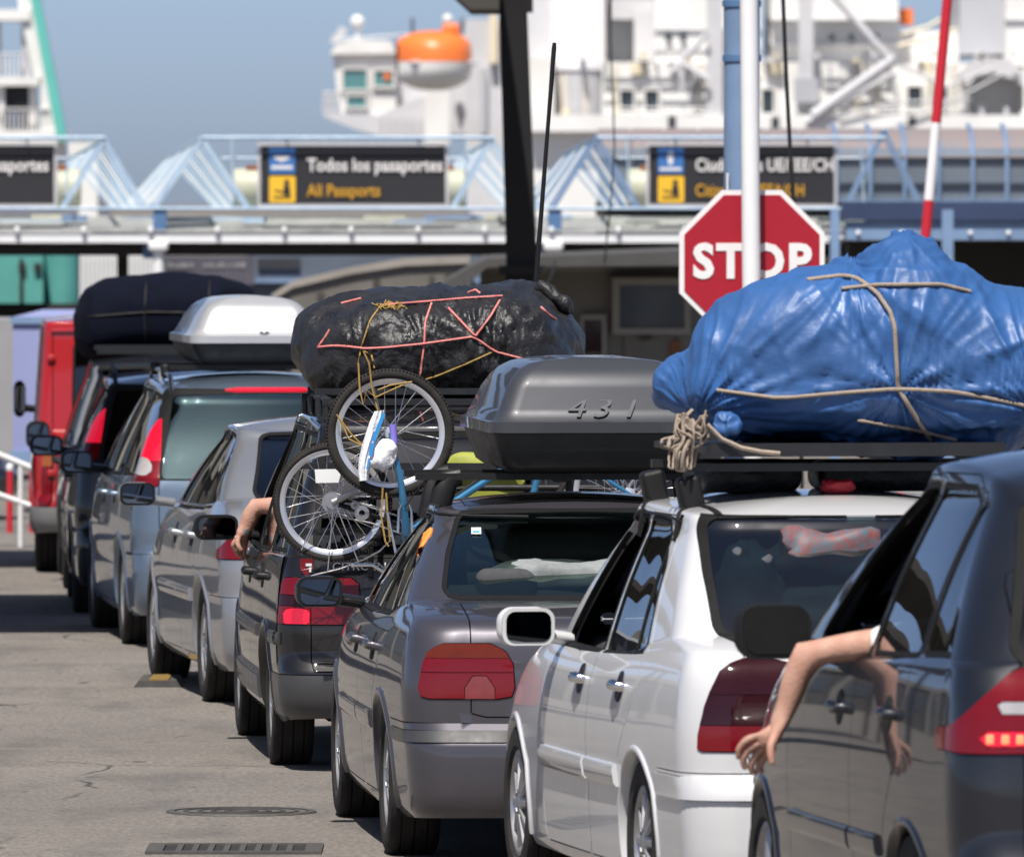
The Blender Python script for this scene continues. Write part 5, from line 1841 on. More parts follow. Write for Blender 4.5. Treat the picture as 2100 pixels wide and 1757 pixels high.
bk2 = thing('bicycle', P(720, 1160, D2), 'dark framed bicycle with a silver rear wheel, lower left on the tailgate', 'bicycle', 'bicycles tied to the tailgate')
w2, ax2 = bike_wheel(bk2, c2, .278, yaw=.02, tw=.019, hubr=.026)
fr = MB()
bb2 = P(842, 1082, D2 + .06)
for s_ in (-.06, .06):
    fr.tube([c2 + ax2 * s_, bb2 + ax2 * (s_ * .5)], .011, 8)
    fr.tube([c2 + ax2 * s_, P(960, 1000, D2 + .05)], .009, 8)
fr.tube([bb2, P(960, 1000, D2 + .05), P(1010, 965, D2 + .05)], .016, 10)
fr.tube([bb2, P(1250, 1060, D2 + .05)], .018, 10)
fr.tube([P(960, 1000, D2 + .05), P(1230, 1000, D2 + .05)], .016, 10)
fr.build('frame', 'black_plastic', bk2, 60, True)
dr = MB()
dr.tube([c2 + ax2 * .07, P(720, 1012, D2 - .08), P(752, 1000, D2 - .07)], [.018, .014, .02], 8)
dr.tube([c2 + ax2 * .05 + Vector((.0, 0, 0)), c2 + ax2 * .075], .03, 14)
dr.tube([c2 + ax2 * .045, c2 + ax2 * .05], .05, 20)
dr.build('rear_sprocket', 'alloy', bk2, 60, True)
ch = MB()
for (x, y), r in (((742, 1052), .035), ((728, 1036), .02), ((748, 1000), .022)):
    ch.lathe([(r * .4, -.004), (r, -.003), (r, .003), (r * .4, .004)], P(x, y, D2 - .06), ax2, 20)
ch.tube([P(690, 1012, D2 - .06), P(760, 1040, D2 - .06), P(840, 1065, D2 - .02)], .004, 5)
ch.tube([P(700, 1060, D2 - .06), P(760, 1072, D2 - .06), P(840, 1100, D2 - .02)], .004, 5)
ch.build('gear_changer', 'alloy', bk2, 60, True)
bike_wheel(bk2, P(1250, 1060, D2 + .05), .278, yaw=.02, tw=.019)
mg = MB().tube([P(632, 1182, D2 - .03), P(650, 1177, D2 - .03), P(700, 1165, D2 - .03), P(750, 1145, D2 - .03), P(778, 1130, D2 - .03), P(800, 1108, D2 - .03)], [.008, .011, .012, .012, .011, .008], 8, flat=.5)
mg.build('mudguard', 'spoke', bk2, 60, True)
st = MB()
for a, c in (((684, 1032), (672, 1172)), ((688, 1034), (735, 1152)), ((640, 1080), (618, 1128))):
    st.tube([P(*a, D2 - .06), P(*c, D2 - .04)], .003, 6)
st.build('mudguard_stay', 'spoke', bk2, 60, True)
rf = MB().prism([(-.06, .03), (.035, .032), (.06, .01), (.05, -.03), (-.055, -.032)], P(672, 976, D2 - .06), (1, 0, 0), (0, 0, 1), (0, .02, 0))
rf.build('white_reflector', 'white_plastic', bk2, 20, True)
# bicycle carrier: two tubes and lower trough
cr = thing('bicycle_carrier', P(900, 1090, 52.42), 'dark tubular bicycle carrier strapped to the black tailgate', 'bicycle rack')
for xx in (760, 1120):
    MB().tube([P(xx, 868, 52.62), P(xx, 900, 52.46), P(xx, 1090, 52.44), P(xx, 1180, 52.50)], .014, 8).build('carrier_tube', 'dark_metal', cr, 60, True)
for yy in (955, 1090):
    MB().bar(P(620, yy, 52.43), P(1340, yy + 2, 52.43), .03, .03).build('carrier_bar', 'dark_metal', cr, 35, True)
# carrier bag with blue stripes caught in the spokes
sp_ = [(778, 842), (772, 862), (765, 885), (757, 910), (750, 935), (746, 962), (746, 985)]
wd_ = [.022, .030, .032, .032, .030, .028, .022]
pb = thing('plastic_bag', P(775, 960, D1 - .09), 'white plastic carrier bag with a blue stripe in the spokes', 'bag')
vs, fs = [], []
for (x, y), w_ in zip(sp_, wd_):
    for k in range(9):
        u = k / 8 - .5
        vs.append(P(x, y, D1 - .075) + Vector((u * 2 * w_, -.022 * math.cos(u * 3) - .006 * math.sin(k * 2.3 + y), .006 * u)))
n0 = len(vs)
vs += [Vector(v) + Vector((0, .012, 0)) for v in vs]
for i in range(6):
    for k in range(8):
        a = i * 9 + k
        fs += [(a, a + 1, a + 10, a + 9), (n0 + a, n0 + a + 9, n0 + a + 10, n0 + a + 1)]
for i in range(6):
    for k in (0, 8):
        a = i * 9 + k
        fs.append((a, a + 9, n0 + a + 9, n0 + a))
MB().add(vs, fs).build('bag_handle', 'bag_white', pb, 50, True)
b = MB()
for (a, c, w_) in (((787, 848), (765, 905), .017), ((764, 908), (759, 935), .016), ((757, 940), (753, 962), .009)):
    p_, q_ = P(*a, D1 - .108), P(*c, D1 - .108)
    b.bar(p_, q_, w_, .006, up=(0, 1, 0))
b.build('bag_stripe', 'tape_blue', pb, 35, True)
kb, kv = bundle(D1 - .075, [(752, 930), (765, 905), (785, 896), (803, 905), (812, 935)], [(752, 935), (760, 958), (780, 966), (800, 962), (812, 940)], [(752, .008), (780, .03), (812, .008)], .9, 36, 20, lambda p, n: .05 * (vr(p * 12) - .15) + .02 * noise.noise(p * 20))
kb.build('bag_body', 'bag_white', pb, 0, True)
# twine holding the bicycles
tw_ = thing('binding_twine', P(760, 800, D1), 'yellow twine tying the bicycles to the load', 'twine')
b = MB()
for px in ([(745, 720), (757, 745), (762, 790), (775, 842)], [(735, 745), (738, 800), (745, 830), (752, 800), (770, 815), (830, 788)], [(690, 850), (720, 890), (750, 920)], [(695, 855), (715, 900), (745, 915)], [(785, 1000), (782, 1060), (790, 1110), (797, 1120)], [(792, 1010), (795, 1060), (800, 1110)], [(775, 800), (800, 790), (845, 783)]):
    b = MB().tube([P(x, y, D1 - .06 + .01 * math.sin(x)) for x, y in px], .0042, 5)
    b.build('twine', 'twine', tw_, 60, True)
# lime bag between carrier and tailgate
kb, kv = bundle(52.52, [(905, 985), (915, 945), (950, 928), (1000, 932), (1050, 940), (1075, 985)], [(905, 990), (920, 1040), (1000, 1060), (1060, 1040), (1075, 990)], [(905, .01), (950, .05), (1040, .05), (1075, .01)], .8, 40, 20, lambda p, n: .01 * (ridge(p, 7) - .5))
o = kb.build('cloth_bag', 'bag_lime', None, 0)
tag(o, 'lime green bag wedged between the bicycles and the black tailgate', 'bag')

# ---- things seen in the saloon's and white car's windows
m1 = S1[0].matrix_basis
sh1 = S1[1]
vs, fs = [], []
q = [(.60, 1.235, .03), (.62, 1.26, .045), (.66, 1.285, .05), (.72, 1.30, .05), (.78, 1.305, .045), (.83, 1.30, .025)]
for y, z, w_ in q:
    for k in range(4):
        h = sh1.sx(y, z - w_ * k / 3 * 1.2, -1)
        if h[0] is None:
            h = (vs[-1] if vs else Vector((-.6, y, z)), Vector((-1, 0, 0)))
        vs.append(h[0] + h[1] * (.006 + .004 * math.sin(k * 2 + y * 20)))
n0 = len(vs)
vs += [v + Vector((.012, 0, 0)) for v in vs]
for i in range(len(q) - 1):
    for k in range(3):
        a = i * 4 + k
        fs += [(a, a + 4, a + 5, a + 1), (n0 + a, n0 + a + 1, n0 + a + 5, n0 + a + 4)]
    fs += [(i * 4, n0 + i * 4, n0 + i * 4 + 4, i * 4 + 4), (i * 4 + 3, i * 4 + 7, n0 + i * 4 + 7, n0 + i * 4 + 3)]
o = MB().add(vs, fs).build('cloth', 'cloth_orange', None, 0)
o.location = S1[0].location; o.rotation_euler = S1[0].rotation_euler
tag(o, 'orange cloth trapped in the top of the mauve saloon rear door', 'cloth')
pm('bag_print', (.04, .13, .17), .6, var=1., vs=34, c2=(.22, .04, .025))
pm('quilt', (.25, .27, .27), .9, var=.4, vs=12)
pm('quilt_dark', (.07, .075, .085), .9, var=.4, vs=9)
def inner(carroot, c, d, mt, nm, lb, seed):
    b = MB()
    def f(u, v):
        th, ph = 2 * math.pi * u, math.pi * (v - .5)
        p = Vector((math.cos(th) * math.cos(ph), math.sin(th) * math.cos(ph), math.sin(ph)))
        p = Vector([math.copysign(abs(a) ** .7, a) for a in p])
        k = 1 + .18 * noise.noise(p * 1.6 + Vector((seed, 0, 0))) + .08 * noise.noise(p * 4 + Vector((seed, 3, 0)))
        return Vector((p.x * d[0] / 2, p.y * d[1] / 2, p.z * d[2] / 2 + d[2] / 2)) * k
    b.grid(f, 36, 18, True, False)
    o = b.build(nm, mt, None, 0)
    o.location = carroot.matrix_basis @ Vector(c); o.rotation_euler = carroot.rotation_euler
    return tag(o, lb, 'bag' if 'bag' in nm else 'quilt')
_z = wsh.top(.02, .56)[0].z
inner(wroot, (.02, .56, _z), (.13, .12, .055), 'bag_red', 'cloth_bag', 'small crumpled red cloth bag under the rack tray on the white roof', 9)
inner(wroot, (-.05, -.08, 1.06), (.62, .35, .19), 'quilt_dark', 'folded_quilt', 'folded dark grey quilt low behind the white car rear window', 1)
inner(wroot, (-.12, -.02, 1.24), (.46, .28, .22), 'bag_print', 'patterned_bag', 'bright patterned bag piled behind the white car rear window', 2)
inner(wroot, (.38, -.02, 1.08), (.4, .4, .36), 'quilt_dark', 'stuffed_bag', 'dark stuffed bag at the right of the white car rear window', 3)
inner(wroot, (-.42, -.0, 1.06), (.24, .35, .33), 'quilt_dark', 'stuffed_bag', 'dark stuffed bag at the left of the white car rear window', 4)
inner(S1[0], (-.05, .12, 1.04), (.75, .3, .15), 'quilt', 'folded_quilt', 'pale folded quilt on the parcel shelf of the mauve saloon', 5)
inner(S1[0], (.35, .2, 1.04), (.4, .3, .22), 'quilt_dark', 'stuffed_bag', 'dark stuffed bag on the parcel shelf of the mauve saloon', 6)
# ---------------------------------------------------------------- drivers with an arm out of the window
pm('skin', (.50, .305, .225), .5, var=.2, vs=14, c2=(.41, .20, .145), bump=.35, bs=110, rv=.2)
pm('shirt_white', (.78, .79, .80), .85, bump=.2, bs=60)
pm('shirt_dark', (.05, .055, .07), .85, bump=.2, bs=60)
pm('trousers', (.05, .06, .09), .9)
pm('hair', (.02, .015, .012), .7, bump=.4, bs=90)

def skin(name, mat, chains, parent=None, loc=None, sub=2):
    "chains: list of lists of (key, position, radius); equal keys share a vertex; the first vertex is the root"
    keys, vs, rs, es = {}, [], [], []
    for ch in chains:
        prev = None
        for k, p, r in ch:
            if k not in keys:
                keys[k] = len(vs)
                vs.append(tuple(Vector(p) - (loc or Vector())))
                rs.append(r)
            if prev is not None:
                es.append((prev, keys[k]))
            prev = keys[k]
    me = bpy.data.meshes.new(name)
    me.from_pydata(vs, es, [])
    o = bpy.data.objects.new(name, me)
    col.objects.link(o)
    md = o.modifiers.new('skin', 'SKIN')
    md.use_smooth_shade = True
    md.branch_smoothing = .6
    sv = me.skin_vertices[0].data
    for i, r in enumerate(rs):
        rr = r if isinstance(r, tuple) else (r, r)
        sv[i].radius = rr
        sv[i].use_root = i == 0
    s2 = o.modifiers.new('sub', 'SUBSURF')
    s2.levels = s2.render_levels = sub
    dg = bpy.context.evaluated_depsgraph_get()
    m2 = bpy.data.meshes.new_from_object(o.evaluated_get(dg))
    bpy.data.objects.remove(o)
    m2.name = name
    m2.materials.clear()
    m2.materials.append(M[mat])
    m2.shade_smooth()
    o = bpy.data.objects.new(name, m2)
    col.objects.link(o)
    if parent:
        o.parent = parent
    elif loc is not None:
        o.location = loc
    return o

def driver(car, shirt, label, hip, shl, elbow, wrist, fingers, thumb, sleeve_at, palm_n, glow=False):
    "hip..shl in car space; elbow, wrist, fingers in world space"
    Mx = car.matrix_basis
    W = lambda v: Mx @ Vector(v)
    hx, hy, hz = hip
    loc = W(hip)
    neck = (hx, hy - .13, hz + .62)
    ch = [[('pel', W((hx, hy, hz)), (.15, .11)), ('bel', W((hx, hy - .06, hz + .2)), (.135, .105)), ('che', W((hx, hy - .12, hz + .42)), (.155, .11)), ('nck', W(neck), .06), ('jaw', W((hx, hy - .09, hz + .70)), (.066, .075)), ('hd', W((hx, hy - .09, hz + .79)), (.078, .09)), ('crn', W((hx, hy - .10, hz + .87)), (.055, .065))],
          [('jaw', W((hx, hy - .09, hz + .70)), .07), ('nose', W((hx, hy + .025, hz + .735)), .014)]]
    for sd, kn in ((-1, 'l'), (1, 'r')):
        ch.append([('pel', 0, 0), ('th' + kn, W((hx + sd * .1, hy + .2, hz + .02)), .085), ('kn' + kn, W((hx + sd * .13, hy + .48, hz + .06)), .06), ('an' + kn, W((hx + sd * .12, hy + .80, hz - .28)), .042), ('to' + kn, W((hx + sd * .12, hy + .93, hz - .30)), .035)])
    S = W(shl)
    sr = W((hx + .19, hy - .10, hz + .50))
    ch.append([('che', 0, 0), ('shr', sr, .062), ('elr', W((hx + .26, hy + .14, hz + .30)), .045), ('wrr', W((hx + .08, hy + .38, hz + .40)), .03), ('hdr', W((hx + .06, hy + .45, hz + .43)), .034)])
    up = elbow - S
    fo = wrist - elbow
    K = [f[0] for f in fingers]
    pc = wrist.lerp((K[1] + K[2]) / 2, .5)
    ch.append([('che', 0, 0), ('shl', S, .064), ('ua', S + up * .5, .056), ('el0', S + up * .88, .048), ('elb', elbow, .045), ('fa1', elbow + fo * .22, .055), ('fa2', elbow + fo * .5, .050), ('fa3', elbow + fo * .78, .041), ('wr', wrist, (.034, .038)), ('pc', pc, (.052, .034))])
    ch.append([('elb', 0, 0), ('olec', elbow - (up.normalized() * -.018) + Vector((-.012, -.01, .012)), .028)])
    for i, f in enumerate(fingers):
        ch.append([('pc', 0, 0)] + [('f%d%d' % (i, j), p, (.0155, .014, .0125, .0105)[j]) for j, p in enumerate(f)])
    ch.append([('wr', 0, 0)] + [('t%d' % j, p, (.019, .015, .012, .010)[j]) for j, p in enumerate(thumb)])
    o = skin('person', 'skin', ch, None, loc)
    tag(o, label, 'person')
    sl = S + up * sleeve_at
    ch = [[('pel', W((hx, hy, hz + .02)), (.165, .125)), ('bel', W((hx, hy - .06, hz + .2)), (.15, .12)), ('che', W((hx, hy - .12, hz + .42)), (.17, .125)), ('nb', W((hx, hy - .13, hz + .545)), .075)],
          [('che', 0, 0), ('shl', S, .078), ('sl', sl, .062)], [('che', 0, 0), ('shr', sr, .076), ('slr', sr.lerp(W((hx + .26, hy + .14, hz + .30)), .6), .06)]]
    skin('shirt', shirt, ch, o, loc)
    ch = [[('pel', W((hx, hy, hz)), (.165, .125))]]
    for sd, kn in ((-1, 'l'), (1, 'r')):
        ch.append([('pel', W((hx, hy, hz)), .16), ('th' + kn, W((hx + sd * .1, hy + .2, hz + .02)), .1), ('kn' + kn, W((hx + sd * .13, hy + .48, hz + .06)), .075), ('an' + kn, W((hx + sd * .12, hy + .79, hz - .27)), .06)])
    skin('trousers', 'trousers', ch[1:], o, loc)
    skin('hair', 'hair', [[('a', W((hx, hy - .15, hz + .74)), .06), ('b', W((hx, hy - .135, hz + .83)), (.085, .075)), ('c', W((hx, hy - .085, hz + .885)), (.07, .06))]], o, loc)
    eyes = MB()
    for sx_ in (-.032, .032):
        eyes.rbox(W((hx + sx_, hy - .012, hz + .785)) - loc, (.026, .012, .013), .006)
    eyes.build('eyes', 'white_plastic', o)
    mo = MB().rbox(W((hx, hy - .01, hz + .688)) - loc, (.045, .012, .012), .005)
    mo.build('mouth', 'lamp_pink', o)
    return o

# nearest car
nv = CARS['family_car'][0]
def fing(rows, D, dz):
    return [[P(x, y, D + dz[i] + .012 * j) for j, (x, y) in enumerate(r)] for i, r in enumerate(rows)]
Dn = 36.55
el, wr = P(1648, 1336, Dn), P(1604, 1484, Dn + .02)
fg = fing([[(1550, 1510), (1529, 1518), (1515, 1536), (1515, 1557)], [(1555, 1523), (1535, 1536), (1523, 1557), (1529, 1578)], [(1563, 1535), (1547, 1552), (1539, 1572), (1547, 1588)], [(1574, 1543), (1562, 1559), (1556, 1573), (1563, 1584)]], Dn + .02, (.0, .012, .024, .034))
th = [P(1590, 1506, Dn - .015), P(1580, 1530, Dn - .035), P(1581, 1552, Dn - .045), P(1585, 1568, Dn - .045)]
driver(nv, 'shirt_white', 'driver in a white shirt, arm hanging out of the nearest navy car', (-.37, .96, .72), (-.56, .86, 1.27), el, wr, fg, th, .60, None)
# black people carrier
bv_ = CARS['people_carrier'][0]
Dv = 54.75
el, wr = P(524, 1036, Dv), P(500, 1092, Dv)
fg = fing([[(484, 1106), (478, 1118), (484, 1130), (493, 1128)], [(488, 1112), (483, 1126), (489, 1138), (498, 1134)], [(494, 1118), (490, 1132), (496, 1144), (504, 1138)], [(501, 1120), (499, 1134), (504, 1144), (510, 1138)]], Dv, (.0, .014, .026, .036))
th = [P(490, 1100, Dv - .02), P(486, 1112, Dv - .03), P(490, 1122, Dv - .035), P(496, 1130, Dv - .03)]
pv = driver(bv_, 'shirt_dark', 'driver with a bare forearm resting out of the black people carrier window', (-.38, 1.28, .66), (-.57, 1.16, 1.17), el, wr, fg, th, .45, None)
wa = MB()
ax_ = (wr - el).normalized()
q = el.lerp(wr, .93) - pv.location
wa.lathe([(.030, -.009), (.036, -.009), (.036, .009), (.030, .009)], q, ax_, 20)
wa.build('wristwatch', 'alloy', pv)
# ---------------------------------------------------------------- border post, canopies, signs and ships
pm('white_paint', (.74, .75, .76), .45, var=.06, vs=5)
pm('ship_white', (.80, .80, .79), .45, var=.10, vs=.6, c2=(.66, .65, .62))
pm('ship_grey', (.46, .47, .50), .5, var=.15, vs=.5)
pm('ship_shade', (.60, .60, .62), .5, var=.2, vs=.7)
pm('ship_dark', (.05, .055, .065), .35, var=.3, vs=1)
pm('ship_cream', (.70, .62, .45), .5)
pm('ship_teal', (.12, .50, .44), .5, var=.2, vs=.4)
pm('ship_window', (.02, .03, .04), .12, coat=.6)
pm('ship_window_teal', (.08, .22, .23), .12, coat=.6)
pm('boat_orange', (.85, .20, .04), .4, var=.15, vs=2)
pm('truss_blue', (.48, .60, .70), .45, var=.45, vs=3, c2=(.26, .38, .55))
pm('steel_blue', (.10, .20, .38), .45, var=.25, vs=2)
pm('steel_blue2', (.20, .30, .47), .45, var=.3, vs=2)
pm('navy_fascia', (.035, .055, .12), .45, var=.2, vs=1)
pm('cream_duct', (.50, .51, .40), .55, var=.25, vs=3)
pm('roof_sheet', (.46, .47, .45), .6, var=.5, vs=4, c2=(.27, .28, .27))
pm('roof_green', (.30, .38, .36), .6, var=.5, vs=1.5, c2=(.45, .47, .38))
pm('sign_black', (.024, .023, .026), .5, var=.1)
pm('sign_frame', (.55, .54, .55), .4, .3)
pm('sign_white', (.72, .70, .69), .5)
pm('sign_amber', (.62, .33, .03), .5)
pm('sign_yellow', (.80, .47, .03), .45)
pm('sign_blue', (.045, .16, .42), .45)
pm('stop_red', (.36, .008, .022), .4, var=.08, vs=3)
pm('stop_white', (.78, .77, .76), .4, var=.08)
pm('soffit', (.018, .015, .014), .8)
pm('concrete', (.15, .138, .122), .8, var=.35, vs=1.6, bump=.3, bs=20)
pm('concrete_light', (.30, .275, .245), .8, var=.3, vs=2)
pm('booth_wall', (.20, .188, .162), .75, var=.2, vs=1.2)
pm('booth_roof', (.07, .068, .065), .85, var=.3, vs=2)
pm('booth_frame', (.30, .285, .25), .6)
pm('dark_brown', (.055, .05, .043), .8, var=.2, vs=1)
pm('column_black', (.004, .0035, .004), .85, var=.3, vs=4)
pm('turquoise', (.10, .36, .33), .5, var=.2, vs=1.5)
pm('lavender', (.27, .30, .52), .6, var=.12, vs=1.2)
pm('grey_panel', (.30, .30, .31), .6, var=.2, vs=1)
pm('grey_blue', (.12, .145, .19), .5, var=.3, vs=1.5)
pm('tunnel_roof', (.27, .20, .18), .6, var=.35, vs=1.2, c2=(.20, .20, .22))
pm('tunnel_glass', (.16, .19, .23), .3, coat=.4, var=.3, vs=1)
pm('rust', (.30, .12, .06), .8, var=.4, vs=4)
pm('barrier_red', (.50, .015, .03), .45)
pm('pole_white', (.80, .80, .81), .4, var=.06)
pm('rail_white', (.66, .66, .66), .45)
pm('iron', (.085, .080, .075), .7, .1, var=.4, vs=20)
pm('iron_dark', (.018, .017, .016), .8)
pm('marker_yellow', (.24, .15, .035), .7, var=.4, vs=20)
pm('manhole', (.125, .118, .108), .75, .1, var=.3, vs=30)
pm('wire', (.012, .012, .013), .6)
pm('board', (.10, .095, .125), .6, var=.4, vs=2)

def at(px, py, D):
    return P(px, py, D)
def wbox(px0, px1, py0, py1, D, dep, mb=None, tg=0):
    "box whose front face spans the photo pixels at depth D"
    a, c = P(px0, py1, D), P(px1, py0, D)
    return (mb or MB()).bbox(a.x, c.x, D, D + dep, a.z, c.z, tg)
def grd(px, D):
    p = P(px, 0, D); return Vector((p.x, D, gz(D)))

# ---- canopy over the passport lanes
DG = 125.0
k = F / DG
gy = gz(DG)
cp = thing('canopy', grd(700, DG), 'long blue and white lane canopy with gabled skylights and a white gutter', 'canopy')
wbox(-700, 1730, 478, 498, DG, .16).build('gutter_beam', 'white_paint', cp, 30, True)
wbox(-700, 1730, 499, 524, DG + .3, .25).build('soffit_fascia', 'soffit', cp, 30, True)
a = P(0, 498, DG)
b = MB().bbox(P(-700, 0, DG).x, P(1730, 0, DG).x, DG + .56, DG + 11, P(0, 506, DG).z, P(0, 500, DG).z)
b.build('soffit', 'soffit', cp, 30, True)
n = 0
for px in np.arange(-690, 1720, 11.0):
    pa, pb = P(px, 474, DG + .1), P(px + 11, 474, DG + .1)
    xm = (pa.x + pb.x) / 2
    h = .022
    vs = []
    z0, z1 = pa.z, pa.z + .14
    b = MB()
    for y, z in ((DG - .02, z0), (DG + 2.2, z1)):
        vs += [(pa.x, y, z), (pa.x + (pb.x - pa.x) * .3, y, z + h), (pa.x + (pb.x - pa.x) * .7, y, z + h), (pb.x, y, z), (pb.x, y, z - .012), (pa.x, y, z - .012)]
    b.add(vs, [(i, (i + 1) % 6, 6 + (i + 1) % 6, 6 + i) for i in range(6)] + [(5, 4, 3, 2, 1, 0), (6, 7, 8, 9, 10, 11)])
    b.build('roof_sheet', 'roof_sheet', cp, 20, True)
rng = random.Random(11)
# flat roof clutter behind the sheets: green roof strips, gutters and lamps
b = MB().bbox(P(-700, 0, DG).x, P(1730, 0, DG).x, DG + 2.2, DG + 10, P(0, 474, DG).z, P(0, 448, DG).z)
b.build('roof_deck', 'roof_green', cp, 30, True)
for x0 in range(-680, 1700, 62):
    if rng.random() < .8:
        l = rng.uniform(40, 150)
        y = rng.uniform(440, 468)
        o = wbox(x0, x0 + l, y, y + rng.uniform(6, 14), DG + rng.uniform(.4, 1.9), .3)
        o.build('roof_plank', rng.choice(['roof_green', 'cream_duct', 'truss_blue', 'roof_sheet', 'steel_blue2']), cp, 30, True)
for px in np.arange(-650, 1720, 137):
    MB().rbox(P(px, 472, DG - .02), (.06, .09, .075), .025).build('gutter_lamp', 'white_paint', cp, 60, True)
valley = [-490, 313, 1123, 1925]
for v in valley[:3]:
    b = MB().tube([P(v + 12, 497, DG + .08), Vector((P(v + 12, 0, DG).x, DG + .08, gy))], .062, 14)
    b.build('post', 'white_paint', cp, 50, True)
    MB().rbox(P(v + 12, 505, DG + .06), (.22, .2, .12), .04).build('post_collar', 'white_paint', cp, 50, True)
    wbox(v + 1, v + 29, 428, 480, DG - .01, .1).build('bracket', 'steel_blue', cp, 30, True)
    wbox(v - 20, v + 0, 500, 530, DG + .25, .1).build('bracket', 'steel_blue', cp, 30, True)
# chords
for py, r_ in ((283, .021), (428, .018)):
    for a_, c_ in (((-400, 215), (415, 1010), (1225, 1815)) if py < 300 else ((-700, 1730),)):
        MB().tube([P(a_, py, DG - .02), P(c_, py, DG - .02)], r_, 8).build('chord', 'truss_blue', cp, 50, True)
for a_, c_ in ((-400, 215), (415, 1010), (1225, 1815)):
    MB().tube([P(a_ + 40, 325, DG + .5), P(c_ - 40, 325, DG + .5)], .014, 6).build('chord', 'truss_blue', cp, 50, True)
    for px in np.arange(a_ + 60, c_ - 20, 96):
        MB().tube([P(px, 284, DG + .4), P(px + rng.uniform(-12, 12), 428, DG + .4)], .013, 6).build('truss_upright', 'truss_blue', cp, 50, True)
def gable(ax, ay, lx, rx, by, mt, nraft=11, panels=''):
    "frames of one skylight; the ridge falls and drifts left as it runs back"
    pt_ = lambda px, py, i: P(px - 7.0 * i, py + 3.9 * i, DG + 1.0 * i)
    for i in range(nraft):
        for fx in (lx, rx):
            a_, c_ = pt_(ax, ay, i), pt_(fx, by - 3.9 * i, i)
            MB().bar(a_, c_, .040 if i == 0 else .024, .05 if i == 0 else .035, up=(0, 1, 0)).build('rafter', mt if i == 0 or i % 3 else 'white_paint', cp, 30, True)
            sd = 'L' if fx < ax else 'R'
            if sd in panels and i < nraft - 1:
                q = [pt_(ax, ay + 6, i), pt_(fx + (ax - fx) * .08, by - 12 - 3.9 * i, i), pt_(fx + (ax - fx) * .08, by - 12 - 3.9 * (i + 1), i + 1), pt_(ax, ay + 6, i + 1)]
                q[2], q[3] = q[1].lerp(q[2], .8), q[0].lerp(q[3], .8)
                e = Vector((0, 0, -.015))
                MB().add([tuple(v) for v in q] + [tuple(v + e) for v in q], [(0, 1, 2, 3), (7, 6, 5, 4), (0, 4, 5, 1), (1, 5, 6, 2), (2, 6, 7, 3), (3, 7, 4, 0)]).build('roof_panel', 'white_paint', cp, 30, True)
    MB().tube([pt_(ax, ay, 0), pt_(ax, ay, nraft - 1)], .03, 8).build('ridge', mt, cp, 50, True)
gable(215, 287, 130, 300, 428, 'truss_blue')
gable(415, 285, 318, 512, 428, 'truss_blue', 11, 'L')
gable(1010, 287, 930, 1108, 428, 'truss_blue')
gable(1225, 282, 1135, 1312, 428, 'steel_blue2')
gable(1815, 270, 1735, 1893, 428, 'steel_blue2', 2)
gable(-395, 285, -490, -290, 428, 'truss_blue')
# cream duct drums between the gables
for a_, c_ in ((-330, 166), (478, 958), (1285, 1695)):
    zc = P(0, 386, DG + 2).z
    xa, xc = P(a_, 0, DG + 2).x, P(c_, 0, DG + 2).x
    b = MB().lathe([(.001, 0), (.19, .0), (.215, .02), (.22, .05), (.22, xc - xa - .05), (.215, xc - xa - .02), (.19, xc - xa), (.001, xc - xa)], (xa, DG + 2, zc), (1, 0, 0), 24, 0, False)
    b.build('duct', 'cream_duct', cp, 50, True)
    b = MB().bbox(xa + .15, xc - .15, DG + 1.9, DG + 2.1, zc + .2, zc + .26)
    b.build('duct_rail', 'rust', cp, 30, True)

